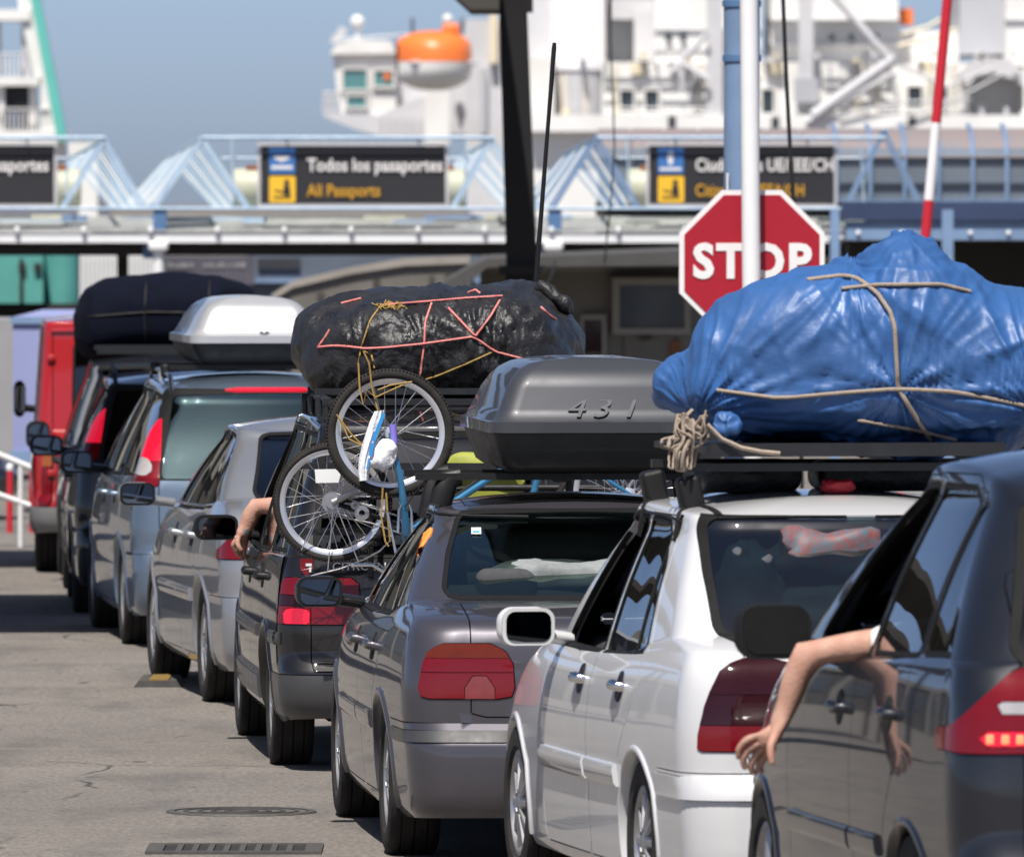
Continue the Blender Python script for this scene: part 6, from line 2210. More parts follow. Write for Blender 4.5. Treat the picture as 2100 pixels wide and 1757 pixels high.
# ---- overhead signs
def sign(px0, l1, l2, w1, w2, label, sym):
    x0, x1, y0, y1 = px0, px0 + 392, 292, 425
    D = DG + .09
    s_ = thing('overhead_sign', P(px0 + 196, 425, D), label, 'sign', 'passport lane signs')
    wbox(x0 + 7, x1 - 7, y0 + 8, y1 - 7, D, .06).build('sign_panel', 'sign_black', s_, 30, True)
    for q in ((x0, x1, y0, y0 + 7), (x0, x1, y1 - 6, y1), (x0, x0 + 6, y0 + 7, y1 - 6), (x1 - 6, x1, y0 + 7, y1 - 6)):
        wbox(*q, D - .03, .12).build('sign_frame', 'sign_frame', s_, 30, True)
    k_ = F / D
    # blue square with a pale mark, yellow square with an officer at a desk
    wbox(x0 + 24, x0 + 77, 304, 356, D - .012, .012).build('blue_square', 'sign_blue', s_, 30, True)
    m = MB()
    def pt(x, y):
        return P(px0 + x, y, D - .016)
    if sym == 0:
        m.prism([(0, 0), (34 / k_, 0), (30 / k_, -8 / k_), (20 / k_, -10 / k_), (17 / k_, -14 / k_), (14 / k_, -10 / k_), (4 / k_, -8 / k_)], pt(33, 320), (1, 0, 0), (0, 0, 1), (0, .004, 0))
        m.prism([(0, 0), (44 / k_, 0), (44 / k_, -7 / k_), (0, -7 / k_)], pt(28, 340), (1, 0, 0), (0, 0, 1), (0, .004, 0))
    else:
        m.lathe([(.001, -.004), (.03, -.004), (.03, .001), (.001, .001)], pt(50, 315), (0, 1, 0), 14, 0, False)
        m.prism([(-6 / k_, 0), (6 / k_, 0), (4 / k_, -17 / k_), (-4 / k_, -17 / k_)], pt(50, 321), (1, 0, 0), (0, 0, 1), (0, .004, 0))
        m.prism([(0, 0), (44 / k_, 0), (44 / k_, -6 / k_), (0, -6 / k_)], pt(28, 344), (1, 0, 0), (0, 0, 1), (0, .004, 0))
    m.build('square_mark', 'sign_white', s_, 30, True)
    rs = [(24, 362), (78, 415)]
    q = .018
    cx_, cz_ = P(px0 + 51, 388.5, D).x, P(px0 + 51, 388.5, D).z
    hw = 27 / k_
    ring = [(cx_ + sx_ * (hw - q) + q * math.cos(R(a0 + 22.5 * i)), cz_ + sz_ * (hw - q) + q * math.sin(R(a0 + 22.5 * i))) for sx_, sz_, a0 in ((1, 1, 0), (-1, 1, 90), (-1, -1, 180), (1, -1, 270)) for i in range(5)]
    MB().prism(ring, (0, D - .012, 0), (1, 0, 0), (0, 0, 1), (0, .012, 0)).build('yellow_square', 'sign_yellow', s_, 30, True)
    m = MB()
    m.lathe([(.001, -.004), (5.5 / k_, -.004), (5.5 / k_, .001), (.001, .001)], pt(60, 374), (0, 1, 0), 14, 0, False)
    m.prism([(-7 / k_, 0), (6 / k_, 0), (8 / k_, -20 / k_), (-6 / k_, -20 / k_)], pt(60, 381), (1, 0, 0), (0, 0, 1), (0, .004, 0))
    m.prism([(0, 0), (3 / k_, 3 / k_), (26 / k_, -3 / k_), (26 / k_, -7 / k_)], pt(34, 392), (1, 0, 0), (0, 0, 1), (0, .0035, 0))
    m.prism([(0, 0), (36 / k_, 0), (36 / k_, -4 / k_), (0, -4 / k_)], pt(33, 403), (1, 0, 0), (0, 0, 1), (0, .003, 0))
    m.build('officer_symbol', 'sign_black', s_, 30, True)
    a_ = pt(102 + w1 / 2, 340)
    text(l1, 'lettering', 'sign_white', s_, a_, .20, (90, 0, 0), 'CENTER', .004, True, bold=.004, width=w1 / k_)
    a_ = pt(102 + w2 / 2, 392)
    text(l2, 'lettering_amber', 'sign_amber', s_, a_, .19, (90, 0, 0), 'CENTER', .004, True, bold=.002, width=w2 / k_)
    for px in (px0 + 60, px0 + 330):
        MB().tube([P(px, 292, D + .03), P(px, 283, DG)], .012, 6).build('sign_hanger', 'dark_metal', s_, 50, True)
    return s_
sign(528, 'Todos los pasaportes', 'All Passports', 278, 150, 'black overhead sign reading Todos los pasaportes, All Passports', 0)
sign(-275, 'Todos los pasaportes', 'All Passports', 273, 150, 'black overhead sign cut off, only its end aportes showing', 0)
sign(1325, 'Ciudadanos UE/EEE/CH', 'Citizens EU/EEA/CH', 282, 222, 'black overhead sign reading Ciudadanos UE/EEE/CH behind the stop sign', 1)

# ---- stop sign, its blue mast and the white pole
DS = 70.0
ks = F / DS
st = thing('stop_sign', grd(1541, DS), 'red octagonal STOP sign half hidden by a white pole', 'sign')
c0 = P(1542, 539, DS)
def octo(r):
    return [(r * math.cos(R(22.5 + 45 * i)), r * math.sin(R(22.5 + 45 * i))) for i in range(8)]
rr_ = 149 / ks / math.cos(R(22.5))
MB().prism(octo(rr_), c0, (1, 0, 0), (0, 0, 1), (0, .02, 0)).build('sign_plate', 'stop_white', st, 30, True)
MB().prism(octo(rr_ - .034), c0 + Vector((0, -.006, 0)), (1, 0, 0), (0, 0, 1), (0, .006, 0)).build('red_face', 'stop_red', st, 30, True)
text('STOP', 'lettering', 'stop_white', st, c0 + Vector((0, -.009, 0)), .29, (90, 0, 0), 'CENTER', .003, True, bold=.0115, width=244 / ks, gap=1.15)
b = MB().tube([Vector((c0.x, DS + .06, gz(DS))), Vector((c0.x, DS + .06, c0.z + .3))], .04, 10)
b.build('sign_post', 'grey_panel', st, 50, True)
mm = thing('mast', grd(1522, DS + .6), 'thick blue round mast standing behind the stop sign', 'mast')
b = MB().tube([Vector((P(1521, 0, DS + .6).x, DS + .6, gz(DS))), Vector((P(1521, 0, DS + .6).x, DS + .6, 6.5))], .112, 28)
b.build('mast_shaft', 'steel_blue2', mm, 50, True)
for py in (8, 120):
    MB().lathe([(.112, -.02), (.122, -.02), (.122, .02), (.112, .02)], P(1521, py, DS + .6), (0, 0, 1), 28).build('mast_band', 'steel_blue', mm, 30, True)
MB().tube([P(1492, 395, DS + .5), P(1492, 355, DS + .5)], .008, 6).build('mast_fixing', 'white_paint', mm, 30, True)
b = MB()
pw = grd(1541, DS - .15)
xw0, xw1 = P(1541, 588, DS - .15).x, P(1536, 0, DS - .15).x
b.tube([(xw0 + .02, DS - .15, gz(DS)), (xw0, DS - .15, P(0, 588, DS - .15).z), (xw1, DS - .15, P(0, 0, DS - .15).z), (xw1 - .04, DS - .15, 6.0)], .057, 16)
tag(b.build('white_pole', 'pole_white', None, 50), 'slim white pole in front of the stop sign', 'pole')

# ---- red and white barrier pole, cables
ra, rb_ = P(1895, 520, 92), P(1943, 0, 92)
dr = (rb_ - ra)
bp_ = thing('barrier_arm', Vector((ra.x - .1, 92, gz(92))), 'raised red and white striped barrier arm', 'barrier')
t0 = 0.
segs = [(-1.3, .21, 'barrier_red'), (.21, .515, 'pole_white'), (.515, 1.35, 'barrier_red')]
for a_, c_, mt in segs:
    MB().tube([ra + dr * a_, ra + dr * c_], .042, 10).build('arm_stripe', mt, bp_, 50, True)
MB().rbox(Vector((ra.x - .14, 92.05, gz(92) + .25)), (.3, .3, .5), .03).build('barrier_post', 'grey_panel', bp_, 50, True)
def cable(name, pts, r, label):
    b = MB().tube(pts, r, 6)
    return tag(b.build(name, 'wire', None, 50), label, 'cable')
cable('hanging_cable', [P(1253, -120, 100), P(1253, 0, 100), P(1252, 80, 100), P(1257, 200, 100), P(1260, 300, 100), P(1254, 400, 100), P(1243, 505, 100), P(1240, 540, 100.5)], .009, 'thin black cable hanging beside the black column')
cable('black_rod', [P(1604, -200, 76), P(1606, 0, 76), P(1612, 150, 76), P(1620, 300, 76), P(1628, 430, 76), P(1640, 700, 76), grd(1648, 76)], .016, 'thick black rod standing just right of the white pole')
cable('dangling_wire', [P(1139, 535, 101), P(1133, 560, 100.6), P(1124, 580, 100.2), P(1110, 592, 100)], .009, 'short black wire dangling from the booth roof')
# black column
DC = 98.0
bc = thing('canopy_column', grd(1068, DC), 'black steel column holding the near lane canopy', 'column')
b = MB()
xs0, xs1 = P(1022, 0, DC).x, P(1078, 0, DC).x
xb0, xb1 = P(1038, 0, DC).x, P(1102, 0, DC).x
zt_, zb_ = P(0, -60, DC).z, P(0, 545, DC).z
b.add([(xb0, DC, zb_), (xb1, DC, zb_), (xb1, DC + .28, zb_), (xb0, DC + .28, zb_), (xs0, DC, zt_), (xs1, DC, zt_), (xs1, DC + .28, zt_), (xs0, DC + .28, zt_)], [(3, 2, 1, 0), (4, 5, 6, 7), (0, 1, 5, 4), (1, 2, 6, 5), (2, 3, 7, 6), (3, 0, 4, 7)])
b.build('column_shaft', 'column_black', bc, 30, True)
b = MB()
cxm = (xb0 + xb1) / 2
b.bbox(cxm - .2, cxm + .2, DC - .06, DC + .34, zb_ - .08, zb_)
b.bbox(cxm - .14, cxm + .14, DC, DC + .28, gz(DC), zb_ - .08)
b.build('column_base', 'column_black', bc, 30, True)
wbox(1076, 1093, -60, 26, DC - .05, .2).build('cable_box', 'column_black', bc, 30, True)
b = MB().prism([(P(905, 0, DC).x, P(0, -30, DC).z), (P(965, 0, DC).x, P(0, 25, DC).z), (P(1024, 0, DC).x, P(0, 25, DC).z), (P(1024, 0, DC).x, P(0, -60, DC).z), (P(905, 0, DC).x, P(0, -60, DC).z)], (0, DC - 1.5, 0), (1, 0, 0), (0, 0, 1), (0, 3, 0))
b.build('column_head', 'dark_brown', bc, 30, True)
# lane canopy roofs above the frame (they shade the road at the left)
for nm, y0, y1, x0, x1, lb in (('lane_canopy', 69.4, 77.4, -16, -1.6, 'flat lane canopy above the frame shading the dark estate'), ('lane_canopy', 85.2, 89.8, -18, -3.6, 'flat lane canopy above the frame shading the road beyond the red van')):
    z = 4.75
    off = SUN_DIR * (z / SUN_DIR.z)
    t_ = thing(nm, Vector((x0 + off.x + 1, (y0 + y1) / 2 + off.y, gz(80))), lb, 'canopy')
    MB().bbox(x0 + off.x, x1 + off.x, y0 + off.y, y1 + off.y, z, z + .2).build('roof_slab', 'dark_brown', t_, 30, True)
    for yy in (y0 + 1, y1 - 1):
        MB().bbox(x0 + off.x + 1, x0 + off.x + 1.25, yy + off.y, yy + off.y + .25, gz(80), z).build('post', 'column_black', t_, 30, True)

# ---- booth and ramp wall under the canopy
DB = 106.0
bo = thing('border_booth', grd(1230, DB), 'beige border control booth with a dark window and red hatch', 'booth')
wbox(985, 1480, 542, 1150, DB, 5).build('wall', 'booth_wall', bo, 30, True)
b = MB().prism([(P(872, 0, DB).x, P(0, 612, DB).z), (P(905, 0, DB).x, P(0, 582, DB).z), (P(960, 0, DB).x, P(0, 548, DB).z), (P(1000, 0, DB).x, P(0, 528, DB).z), (P(1500, 0, DB).x, P(0, 508, DB).z), (P(1500, 0, DB).x, P(0, 541, DB).z), (P(1000, 0, DB).x, P(0, 545, DB).z), (P(970, 0, DB).x, P(0, 570, DB).z), (P(960, 0, DB).x, P(0, 650, DB).z), (P(872, 0, DB).x, P(0, 650, DB).z)], (0, DB - 2.4, 0), (1, 0, 0), (0, 0, 1), (0, 7.5, 0))
b.build('roof', 'booth_roof', bo, 30, True)  # overhang lengthened towards the camera to put the booth wall in shade
wbox(985, 1480, 549, 556, DB - .04, .04).build('wall_trim', 'booth_frame', bo, 30, True)
wn_ = wbox(1272, 1403, 586, 672, DB - .05, .04).build('window', 'ship_window', bo, 30, True)
for q in ((1256, 1416, 570, 585), (1256, 1416, 673, 686), (1256, 1271, 585.2, 672.8), (1404, 1416, 585.2, 672.8)):
    wbox(*q, DB - .12, .12).build('window_frame', 'booth_frame', wn_, 30).location = Vector()
wbox(1250, 1420, 564, 569.5, DB - .3, .3).build('window_hood', 'dark_brown', bo, 30, True)
wbox(1315, 1335, 687, 697, DB - .08, .08).build('window_bracket', 'dark_brown', bo, 30, True)
wbox(1198, 1234, 656, 722, DB - .04, .03).build('hatch', 'lamp_dark', bo, 30, True)
for q in ((1190, 1244, 645, 655.6), (1190, 1197.6, 656, 730), (1234.4, 1244, 656, 730)):
    wbox(*q, DB - .08, .08).build('hatch_frame', 'booth_frame', bo, 30, True)
for px in (1277, 1385, 1440):
    wbox(px, px + 1.6, 690, 900, DB - .012, .012).build('panel_joint', 'dark_brown', bo, 30, True)
wbox(1375, 1395, 700, 735, DB - .03, .03).build('notice', 'rust', bo, 30, True)
DR = 117.0
rw_ = thing('ramp_wall', grd(800, DR), 'sloping concrete ramp parapet under the lane canopy', 'wall')
def pr(pts, D, dep, name, mat, par):
    return MB().prism([(P(x, y, D).x, P(x, y, D).z) for x, y in pts], (0, D, 0), (1, 0, 0), (0, 0, 1), (0, dep, 0)).build(name, mat, par, 30, True)
pr([(560, 616), (600, 590), (720, 562), (830, 545), (960, 540), (960, 1180), (560, 1180)], DR, .3, 'wall_face', 'concrete', rw_)
pr([(556, 604), (600, 576), (720, 548), (830, 530), (964, 524), (964, 540.5), (830, 545.5), (720, 562.5), (600, 590.5), (556, 618)], DR - .05, .42, 'coping', 'concrete_light', rw_)
for x, y in ((650, 600), (765, 572), (880, 566), (912, 560)):
    wbox(x, x + rng.uniform(8, 16), y, y + 16, DR - .01, .01).build('drain_hole', 'dark_brown', rw_, 30, True)
# things behind the lanes
tw = thing('office_building', grd(570, 146), 'grey blue low building behind the lanes', 'building')
wbox(505, 990, 500, 640, 146, 3).build('wall', 'grey_blue', tw, 30, True)
wbox(528, 615, 530, 552, 145.95, .05).build('window', 'ship_dark', tw, 30, True)
wbox(505, 990, 572, 580, 145.9, .1).build('ledge', 'steel_blue2', tw, 30, True)
bd = thing('notice_board', grd(430, 143), 'grey violet board with pale smudged marks behind the white post', 'board')
wbox(338, 522, 526, 584, 143, .1).build('board_panel', 'board', bd, 30, True)
b = MB()
for x0 in list(range(346, 400, 9)) + list(range(418, 500, 11)):
    wbox(x0, x0 + rng.uniform(4, 8), 541 + rng.uniform(-3, 3), 549, 142.98, .02, b)
o = b.build('pale_marks', 'grey_panel', bd, 30, True); o['kind'] = 'stuff'
pl = wbox(240, 262, 500, 1150, 127, .2).build('dark_post', 'soffit', None, 30)
tag(pl, 'dark post under the canopy left of the white post', 'post')
sc_ = thing('striped_container', grd(205, 152), 'white container with vertical ribs behind the turquoise truck', 'container')
wbox(163, 330, 520, 1100, 152, 2.4).build('container_wall', 'ship_shade', sc_, 30, True)
for x in range(166, 330, 9):
    wbox(x, x + 4, 522, 1090, 151.95, .05).build('rib', 'white_paint', sc_, 30, True)
tr_ = thing('tank_truck', grd(50, 142), 'turquoise truck body with dark underside behind the queue', 'truck')
wbox(-120, 88, 516, 622, 142, 2.5).build('truck_body', 'turquoise', tr_, 30, True)
a_ = P(130, 575, 142.5)
b = MB().lathe([(.001, -.0), (.21, 0), (.22, .03), (.22, 4.2), (.001, 4.22)], a_ + Vector((0, 0, -.25)), (0, .0, 1), 28, 0, False)
b.lathe([(.2, -.6), (.2, .0), (.001, .0), (.001, -.6)], a_ + Vector((0, 0, 0)), (0, 0, 1), 28, 0, False)
MB().tube([P(126, 516, 142.6), P(126, 622, 142.6)], .23, 28).build('tank', 'turquoise', tr_, 50, True)
for x in (38, 70):
    wbox(x, x + 14, 540, 556, 141.94, .06).build('latch', 'soffit', tr_, 30, True)
wbox(40, 47, 530, 618, 141.95, .05).build('door_bar', 'soffit', tr_, 30, True)
wbox(-120, 170, 623, 900, 142.2, 2).build('chassis', 'soffit', tr_, 30, True)
gb_ = wbox(-60, 27, 655, 1100, 112, 2).build('grey_cabin', 'grey_panel', None, 30)
tag(gb_, 'plain grey cabin wall at the left edge behind the railing', 'cabin')
lv = thing('box_trailer', grd(120, 101), 'lavender blue box truck standing behind the red van', 'truck')
xa, xb_ = P(26, 0, 101).x, P(300, 0, 101).x
zt_ = P(0, 650, 101).z
MB().bbox(xa, xb_, 101, 107.5, .35, zt_).build('box_body', 'lavender', lv, 30, True)
for z_, h_ in ((zt_ - .06, .06), (.30, .1)):
    MB().bbox(xa - .02, xb_ + .02, 100.97, 101, z_, z_ + h_).build('edge_trim', 'steel_blue2', lv, 30, True)
for xx in (xa + .25, xb_ - .25):
    MB().lathe([(.1, -.1), (.36, -.1), (.38, -.07), (.38, .07), (.36, .1), (.1, .1)], (xx, 102, .23), (1, 0, 0), 24).build('wheel', 'tyre', lv, 40, True)
# railing at the left
DRl = 91.0
rl = thing('railing', grd(10, DRl), 'white tubular railing along the kerb at the left edge', 'railing')
MB().tube([P(-160, 870, DRl), P(-20, 925, DRl), P(85, 968, DRl)], .027, 10).build('top_rail', 'rail_white', rl, 50, True)
MB().tube([P(-160, 960, DRl), P(-20, 1008, DRl), P(85, 1045, DRl)], .024, 10).build('lower_rail', 'rail_white', rl, 50, True)
for px in (-120, -40, 42, 78):
    yt = np.interp(px, [-160, -20, 85], [870, 925, 968])
    p_ = P(px, yt, DRl)
    MB().tube([p_, Vector((p_.x, p_.y, gz(DRl)))], .022, 8).build('rail_post', 'rail_white', rl, 50, True)
for i, px in enumerate((20, 66)):
    p_ = P(px, 940, 95)
    b = thing('red_bollard', Vector((p_.x, 95, gz(95))), 'red bollard behind the white railing, %s one' % ('left' if i == 0 else 'right'), 'bollard', 'red bollards behind the railing')
    MB().tube([(p_.x, 95, gz(95)), (p_.x, 95, gz(95) + .55)], .026, 12).build('bollard_post', 'barrier_red', b, 50, True)
    MB().lathe([(.001, .02), (.02, .016), (.03, 0), (.03, -.03), (.026, -.04)], (p_.x, 95, gz(95) + .56), (0, 0, 1), 14, 0, False).build('bollard_cap', 'white_paint', b, 50, True)
pc_ = copy_tree(CARS['estate_car.001'][0])
pc_.name = 'parked_car'
pc_.location = (-7.75, 99.0, gz(99)); pc_.rotation_euler = (0, 0, R(-88))
pc_['label'] = 'dark parked car beyond the white railing at the left edge'
pc_['category'] = 'car'
if 'group' in pc_:
    del pc_['group']

# ---- blue hall and glazed walkway at the right
DH = 119.0
hl = thing('blue_hall', grd(1950, DH), 'blue steel framed hall with a navy fascia at the right', 'building')
wbox(1728, 2500, 414, 452, DH, .5).build('upper_fascia', 'navy_fascia', hl, 30, True)
wbox(1735, 2500, 454, 492, DH + .05, .5).build('lower_fascia', 'steel_blue2', hl, 30, True)
for x in (1760, 1850, 1990, 2068):
    MB().rbox(P(x, 478, DH + .04), (.05, .04, .05), .015).build('fascia_stud', 'white_paint', hl, 50, True)
wbox(1740, 2500, 494, 1150, DH + 6, .3).build('back_wall', 'dark_brown', hl, 30, True)
wbox(1728, 2500, 494, 500, DH + .6, 5.4).build('ceiling', 'soffit', hl, 30, True)
for x0, x1 in ((1932, 1955), (1703, 1722), (2200, 2224)):
    wbox(x0, x1, 430, 1150, DH - .3, .14).build('post', 'steel_blue2', hl, 30, True)
MB().lathe([(.001, -.02), (.07, -.02), (.07, .02), (.001, .02)], P(1968, 556, DH + 3), (0, 1, 0), 18, 0, False).build('wall_disc', 'barrier_red', hl, 30, True)
wbox(2040, 2200, 600, 625, DH + 2, .3).build('counter', 'concrete_light', hl, 30, True)
DT = 136.0
tn = thing('glazed_walkway', grd(2000, DT), 'glazed walkway with curved ribs above the blue hall', 'walkway')
def tprof(x, off=0., n=8):
    L = [P(0, 412, DT).z, P(0, 330, DT).z]
    r = P(0, 262, DT).z - L[1]
    pts = [Vector((x, DT - off, L[0]))]
    for i in range(n + 1):
        a_ = math.pi / 2 * i / n
        pts.append(Vector((x, DT + 1.6 - (1.6 + off) * math.cos(a_), L[1] + (r + off) * math.sin(a_))))
    return pts
xs_ = [P(x, 0, DT).x for x in range(1225, 2520, 70)]
for i in range(len(xs_) - 1):
    A_, B_ = tprof(xs_[i] + .01), tprof(xs_[i + 1] - .01)
    b = MB().add(A_[:4] + B_[:4], [(j, 4 + j, 5 + j, j + 1) for j in range(3)])
    b.build('glass_panel', 'tunnel_glass', tn, 20, True)
    b = MB().add(A_[3:] + B_[3:], [(j, 7 + j, 8 + j, j + 1) for j in range(6)])
    b.build('roof_panel', 'tunnel_roof', tn, 60, True)
for x in [v for v in xs_ if v > P(1700, 0, DT).x]:
    MB().tube(tprof(x, .04), .028, 6).build('rib', 'steel_blue2', tn, 50, True)
for py, mt in ((412, 'steel_blue2'), (375, 'grey_blue'), (322, 'tunnel_roof')):
    wbox(1225, 2520, py - 2, py + 2, DT - .06, .06).build('rail', mt, tn, 30, True)
wbox(1225, 2520, 414, 1150, DT + .3, 3).build('base_wall', 'dark_brown', tn, 30, True)

# ---- ferries in the harbour
DF = 270.0
fe = thing('ferry', grd(1500, DF), 'large white ferry with upper decks and windows behind the border post', 'ship')
zb_ = gz(DF)
def fb(px0, px1, py0, py1, dd, dep, name, mt, par=fe, ang=30):
    return wbox(px0, px1, py0, py1, DF + dd, dep).build(name, mt, par, ang, par is fe)
fb(1085, 2700, 270, 520, 0, 20, 'hull', 'ship_white')
fb(1235, 1835, 128, 270, .2, 8, 'deckhouse', 'ship_white')
fb(1085, 1136, 118, 270, .3, 8, 'deckhouse_end', 'ship_white')
fb(1835, 1985, 130, 270, 1.2, 8, 'deckhouse_end', 'ship_white')
fb(1085, 2700, 236, 270, -.5, .5, 'bulwark', 'ship_white')
fb(1130, 1240, -80, 150, 2.4, 6, 'upper_block', 'ship_white')
fb(1342, 1560, -120, 140, 1.2, 6, 'upper_block', 'ship_white')
fb(1580, 1842, -120, 150, 1.6, 6, 'upper_block', 'ship_white')
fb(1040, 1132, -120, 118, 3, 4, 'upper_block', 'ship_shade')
fb(1842, 1970, 64, 130, 3.2, 4, 'upper_block', 'ship_white')
fb(1236, 1345, -120, 128, 4, 6, 'recess_wall', 'ship_grey')
fb(1968, 2062, -120, 112, 2, 6, 'recess_wall', 'ship_grey')
fb(2062, 2400, -120, 135, .8, 8, 'upper_block', 'ship_white')
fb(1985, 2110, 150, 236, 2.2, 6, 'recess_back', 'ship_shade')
fb(2100, 2400, 135, 236, .3, 8, 'deckhouse_end', 'ship_white')
pr2 = lambda pts, dd, dep, name, mt: pr(pts, DF + dd, dep, name, mt, fe)
pr2([(1968, 150), (1985, 128), (2020, 116), (2070, 122), (2104, 150), (2104, 185), (2085, 165), (2040, 150), (2000, 158), (1985, 180)], .6, 3, 'recess_hood', 'ship_shade')
fb(1250, 1342, 0, 40, 3.2, .6, 'vent', 'ship_shade')
fb(1300, 1345, 20, 125, 3, .8, 'vent', 'ship_shade')
fb(1450, 1482, -120, 270, -.4, .4, 'pillar', 'ship_shade')
fb(1638, 1668, -120, 175, -.4, .4, 'pillar', 'ship_shade')
fb(1630, 1678, 160, 210, -.5, .5, 'pillar_foot', 'ship_grey')
wl = [(1272, 1299, 186, 232), (1323, 1350, 186, 232), (1563, 1586, 184, 232), (1862, 1890, 178, 222), (1930, 1942, 178, 222)]
for q in wl:
    w_ = fb(*q, .08 if q[0] < 1800 else 1.1, .14, 'window', 'ship_window')
    e_ = 5
    for r_ in ((q[0] - e_, q[1] + e_, q[2] - e_, q[2] - .4), (q[0] - e_, q[1] + e_, q[3] + .4, q[3] + e_), (q[0] - e_, q[0] - .4, q[2], q[3]), (q[1] + .4, q[1] + e_, q[2], q[3])):
        wbox(*r_, DF + (.0 if q[0] < 1800 else 1.0), .2).build('window_frame', 'ship_white', w_, 30).location = Vector()
for x, y in ((1378, 250), (1590, 252), (1870, 245)):
    fb(x - 8, x + 8, y - 12, y + 12, -.53, .03, 'fairlead', 'ship_dark')
for x, y in ((1310, 145), (1590, 143), (1900, 140)):
    fb(x - 16, x + 16, y - 14, y + 8, .0, .2, 'deck_lamp', 'ship_cream')
# deck fittings, ladders, pipes and rust streaked seams
rf_ = random.Random(5)
for px in (1260, 1412, 1432, 1700, 1760, 1800, 1905, 1955, 2130):
    fb(px, px + 3, 130, 236, .05 if px < 1835 else .9, .15, 'wall_pipe', rf_.choice(['ship_shade', 'ship_grey', 'ship_cream']))
for py in (158, 176, 205):
    fb(1238, 1560, py, py + 1.6, .12, .1, 'wall_seam', 'ship_shade')
    fb(1690, 1832, py, py + 1.6, .12, .1, 'wall_seam', 'ship_shade')
for x0, x1, py in ((1342, 1560, 60), (1342, 1560, 100), (1580, 1842, 40), (1580, 1842, 92), (2062, 2300, 40), (1130, 1236, 40)):
    fb(x0, x1, py, py + 1.6, .7 if x0 > 2000 else 1.1, .6, 'wall_seam', 'ship_shade')
for i in range(46):
    x = rf_.uniform(1092, 2140)
    y = rf_.choice([234, 236, 120, 128])
    w, h = rf_.uniform(5, 18), rf_.uniform(5, 20)
    fb(x, x + w, y - h, y, -.2, .5, 'deck_fitting', rf_.choice(['ship_white', 'ship_white', 'ship_white', 'ship_shade', 'ship_cream', 'rust' if rf_.random() < .3 else 'ship_white']))
for x in (1420, 1722, 1948):
    for j in range(9):
        fb(x, x + 14, 140 + j * 11, 142 + j * 11, -.1, .1, 'ladder_rung', 'ship_shade')
    fb(x - 2, x, 132, 236, -.12, .12, 'ladder_rail', 'ship_shade')
    fb(x + 14, x + 16, 132, 236, -.12, .12, 'ladder_rail', 'ship_shade')
for x in range(1240, 1450, 17):
    fb(x, x + 1.5, 212, 240, -.42, .04, 'rail_stanchion', 'ship_shade')
for x in range(1690, 1990, 17):
    fb(x, x + 1.5, 212, 240, -.42, .04, 'rail_stanchion', 'ship_shade')
for px in (1365, 1395, 1500, 1530, 1700, 1740, 1790):
    fb(px, px + 12, 70, 84, 1.0, .3, 'porthole', 'ship_window')
# turret with louvres
a_ = P(1186, 200, DF + .9)
b = MB().lathe([(.001, 1.1), (.35, 1.05), (.62, .8), (.66, .65), (.6, .64), (.58, -.9), (.001, -.9)], a_, (0, 0, 1), 28, 0, False)
b.build('turret', 'ship_shade', fe, 40, True)
for i in range(9):
    an = R(200 + 140 * i / 8)
    p_ = a_ + Vector((math.cos(an) * .6, math.sin(an) * .6, -.15))
    MB().box(p_, (.05, .05, 1.4)).build('turret_louvre', rng.choice(['ship_grey', 'ship_cream', 'ship_white']), fe, 30, True)
# davits and booms
for pts, r_ in (([(1700, -20), (1832, 132)], .10), ([(1668, 238), (1835, 120)], .14), ([(1655, 250), (1835, 150)], .09), ([(1450, 70), (1375, 150)], .07), ([(1375, 150), (1400, 130), (1452, 165)], .08), ([(1400, 140), (1398, 190)], .05), ([(1835, 128), (1940, 178), (2040, 140)], .04), ([(1815, 265), (1880, 235), (1960, 205), (2060, 150)], .03), ([(1720, 240), (1840, 210), (1990, 205)], .03)):
    MB().tube([P(x, y, DF - .6) for x, y in pts], r_, 8).build('boom', 'ship_shade', fe, 50, True)
for x0, x1 in ((1235, 1450), (1680, 1985)):
    b = MB()
    for j in range(3):
        b = MB().tube([P(x0, 240 - j * 9, DF - .4), P(x1, 240 - j * 9, DF - .4)], .02, 5)
        b.build('guard_rail', 'ship_white', fe, 50, True)
# bridge wing at the left end
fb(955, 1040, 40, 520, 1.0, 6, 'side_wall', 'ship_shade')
fb(1004, 1020, 25, 130, .7, .3, 'side_pipe', 'ship_cream')
fb(985, 998, 140, 275, .8, .2, 'side_pipe', 'ship_grey')
pr2([(683, 108), (812, 108), (812, 245), (775, 248), (700, 240), (690, 180)], .8, 4, 'bridge_wing', 'ship_white')
pr2([(676, 112), (690, 92), (720, 82), (800, 84), (812, 110)], .6, 4.4, 'wing_roof', 'ship_white')
pr2([(660, 232), (775, 236), (860, 200), (900, 200), (900, 280), (790, 280), (735, 268), (668, 241)], .7, 4.5, 'wing_floor', 'ship_shade')
pr2([(812, 110), (960, 60), (960, 275), (860, 275), (812, 248)], 2.2, 3, 'bridge_wall', 'ship_shade')
for q, mt in (((704, 752, 143, 183), 'ship_window_teal'), ((768, 806, 146, 176), 'ship_window_teal'), ((712, 750, 198, 219), 'ship_window_teal')):
    w_ = fb(*q, .74, .1, 'window', mt)
    for r_ in ((q[0] - 5, q[1] + 5, q[2] - 5, q[2] - .3), (q[0] - 5, q[1] + 5, q[3] + .3, q[3] + 5), (q[0] - 5, q[0] - .3, q[2], q[3]), (q[1] + .3, q[1] + 5, q[2], q[3])):
        wbox(*r_, DF + .68, .14).build('window_frame', 'ship_white', w_, 30).location = Vector()
fb(788, 800, 150, 164, .68, .06, 'red_lamp', 'boat_orange')
fb(872, 922, 188, 300, .2, 1.2, 'davit_leg', 'ship_white')
for i in range(6):
    fb(775 + i * 16, 781 + i * 16, 240, 282, .6, .1, 'stanchion', 'ship_shade')
